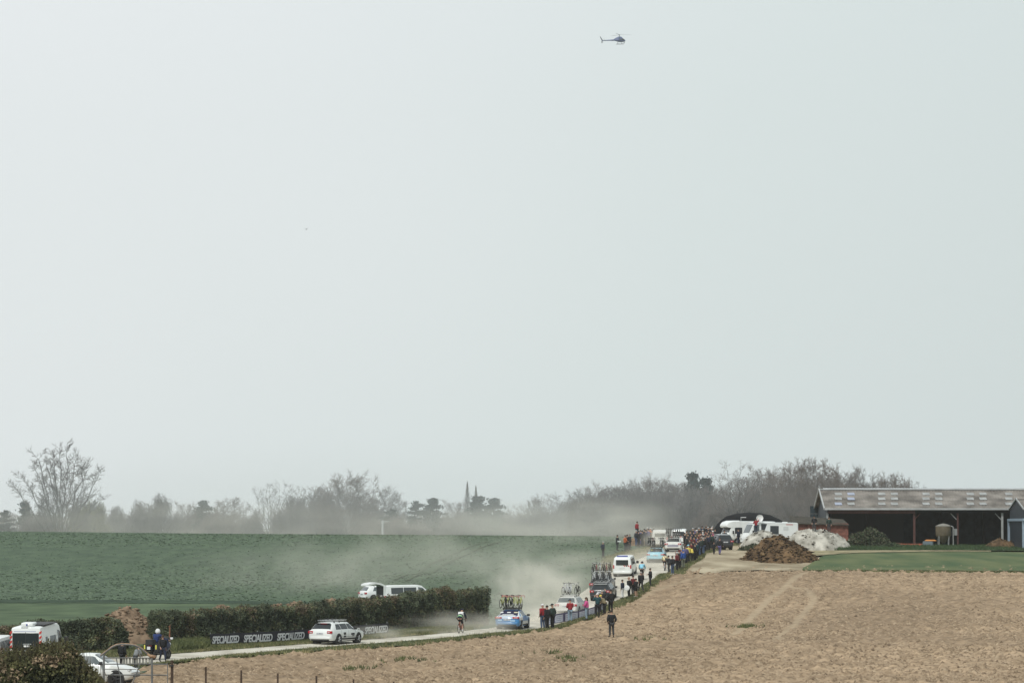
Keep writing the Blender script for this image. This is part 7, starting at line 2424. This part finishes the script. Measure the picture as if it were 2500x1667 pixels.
def dust(label, c, s, dens, rz=0.0, scale=1.6, seed=0.0, p=1.0, col=(.99, .945, .855), thr=(.35, .7), st=(1, 1, 1)):
    """soft-edged puff: an ellipsoid whose density falls to nothing at its surface"""
    o = MB().ball((0, 0, 0), 1.0, 24, 14).build("dust_cloud", None, None, True, "stuff")
    o.location, o.scale, o.rotation_euler = c, s, (0, 0, rz)
    o["label"], o["category"] = label, "dust cloud"
    m = bpy.data.materials.new("road_dust")
    m.use_nodes = True
    t = m.node_tree
    t.nodes.clear()
    out = t.nodes.new("ShaderNodeOutputMaterial")
    pv = t.nodes.new("ShaderNodeVolumePrincipled")
    pv.inputs["Color"].default_value = (*col, 1)
    pv.inputs["Anisotropy"].default_value = 0.0
    tc = t.nodes.new("ShaderNodeTexCoord")
    ln = t.nodes.new("ShaderNodeVectorMath")
    ln.operation = 'DOT_PRODUCT'
    t.links.new(tc.outputs["Object"], ln.inputs[0])
    t.links.new(tc.outputs["Object"], ln.inputs[1])
    fall = t.nodes.new("ShaderNodeMapRange")
    fall.interpolation_type = 'SMOOTHSTEP'
    fall.inputs[1].default_value, fall.inputs[2].default_value, fall.inputs[3].default_value, fall.inputs[4].default_value = 0.0, .98, 1.0, 0.0
    t.links.new(ln.outputs["Value"], fall.inputs[0])
    mp = t.nodes.new("ShaderNodeMapping")
    mp.inputs["Location"].default_value = (seed, seed * .7, seed * 1.3)
    mp.inputs["Scale"].default_value = st
    t.links.new(tc.outputs["Object"], mp.inputs[0])
    no = t.nodes.new("ShaderNodeTexNoise")
    no.inputs["Scale"].default_value = scale
    no.inputs["Detail"].default_value = 2.5
    t.links.new(mp.outputs[0], no.inputs["Vector"])
    mr = t.nodes.new("ShaderNodeMapRange")
    mr.interpolation_type = 'SMOOTHSTEP'
    mr.inputs[1].default_value, mr.inputs[2].default_value, mr.inputs[3].default_value, mr.inputs[4].default_value = thr[0], thr[1], .08, 1.0
    t.links.new(no.outputs[0], mr.inputs[0])
    a = t.nodes.new("ShaderNodeMath")
    a.operation = 'MULTIPLY'
    t.links.new(fall.outputs[0], a.inputs[0])
    t.links.new(mr.outputs[0], a.inputs[1])
    b = t.nodes.new("ShaderNodeMath")
    b.operation = 'MULTIPLY'
    b.inputs[1].default_value = dens
    t.links.new(a.outputs[0], b.inputs[0])
    t.links.new(b.outputs[0], pv.inputs["Density"])
    t.links.new(pv.outputs[0], out.inputs["Volume"])
    o.data.materials.clear()
    o.data.materials.append(m)
    return o


def puff(label, px, py, Y, w, h, d, dens, **k):
    """centre pixel, distance, width and height in pixels, depth in metres"""
    c = at(px, py, Y)
    return dust(label, c[:], (w / F * Y / 2, d / 2, h / F * Y / 2), dens, **k)


puff("dust thrown up behind the lone cyclist over the road", 1110, 1528, 283, 360, 92, 16, .13, seed=1.3, scale=1.8)
puff("low dust along the road before the blue team car", 1080, 1548, 276, 420, 36, 8, .22, seed=21.3, scale=2.2, st=(2, 1, 1))
puff("dust plume drifting off the road past the blue team car", 1300, 1460, 312, 300, 210, 20, .17, seed=4.1, scale=1.7)
puff("dense dust boiling on the road ahead of the blue team car", 1318, 1500, 303, 150, 96, 10, .42, seed=14.1, scale=1.5)
puff("rising wisp of dust over the field above the blue team car", 1262, 1408, 322, 150, 150, 16, .10, seed=16.4, scale=1.8, st=(1.4, 1, .8))
puff("dust plume hanging over the loaded team cars", 1400, 1420, 345, 300, 190, 22, .11, seed=8.2, scale=1.7)
puff("low dust trailing behind the white estate car", 905, 1550, 268, 270, 62, 9, .15, seed=2.2, scale=1.7)
puff("thin dust behind the estate car's rear wheels", 755, 1579, 256, 110, 26, 4, .28, seed=3.2, scale=1.6)
puff("broad thin dust drifting over the green field", 1060, 1395, 385, 1150, 300, 60, .018, seed=6.6, scale=2.2, st=(2.2, 1, 1))
puff("thin veil of dust over the field behind the long hedge", 720, 1400, 400, 760, 190, 50, .008, seed=26.6, scale=2.0, st=(2, 1, 1))
puff("dust between the white police van and the pale blue car", 1555, 1372, 396, 220, 110, 16, .11, seed=9.5, scale=1.7)
puff("dust cloud billowing over the bank of spectators", 1490, 1285, 480, 460, 170, 40, .036, seed=5.4, scale=1.8)
puff("dust drifting against the low end of the wood", 1330, 1275, 640, 700, 150, 90, .017, seed=7.7, scale=2.0)
puff("long bank of dust and mist along the crest before the skyline trees", 600, 1290, 760, 1900, 170, 110, .0075, seed=11.2, scale=2.0, st=(3, 1, 1))
puff("thin dust around the pale van beside the bank", 1612, 1318, 428, 120, 90, 10, .15, seed=12.5, scale=1.5)
puff("tall thin mist in front of the skyline trees", 700, 1255, 800, 2900, 420, 130, .0042, seed=17.5, scale=1.2, thr=(.1, .6), col=(.95, .975, 1.0))

puff("thin mist in front of the wood beyond the farm", 1640, 1225, 590, 1500, 330, 70, .0042, seed=31.5, scale=1.2, thr=(.1, .6), col=(.95, .975, 1.0))
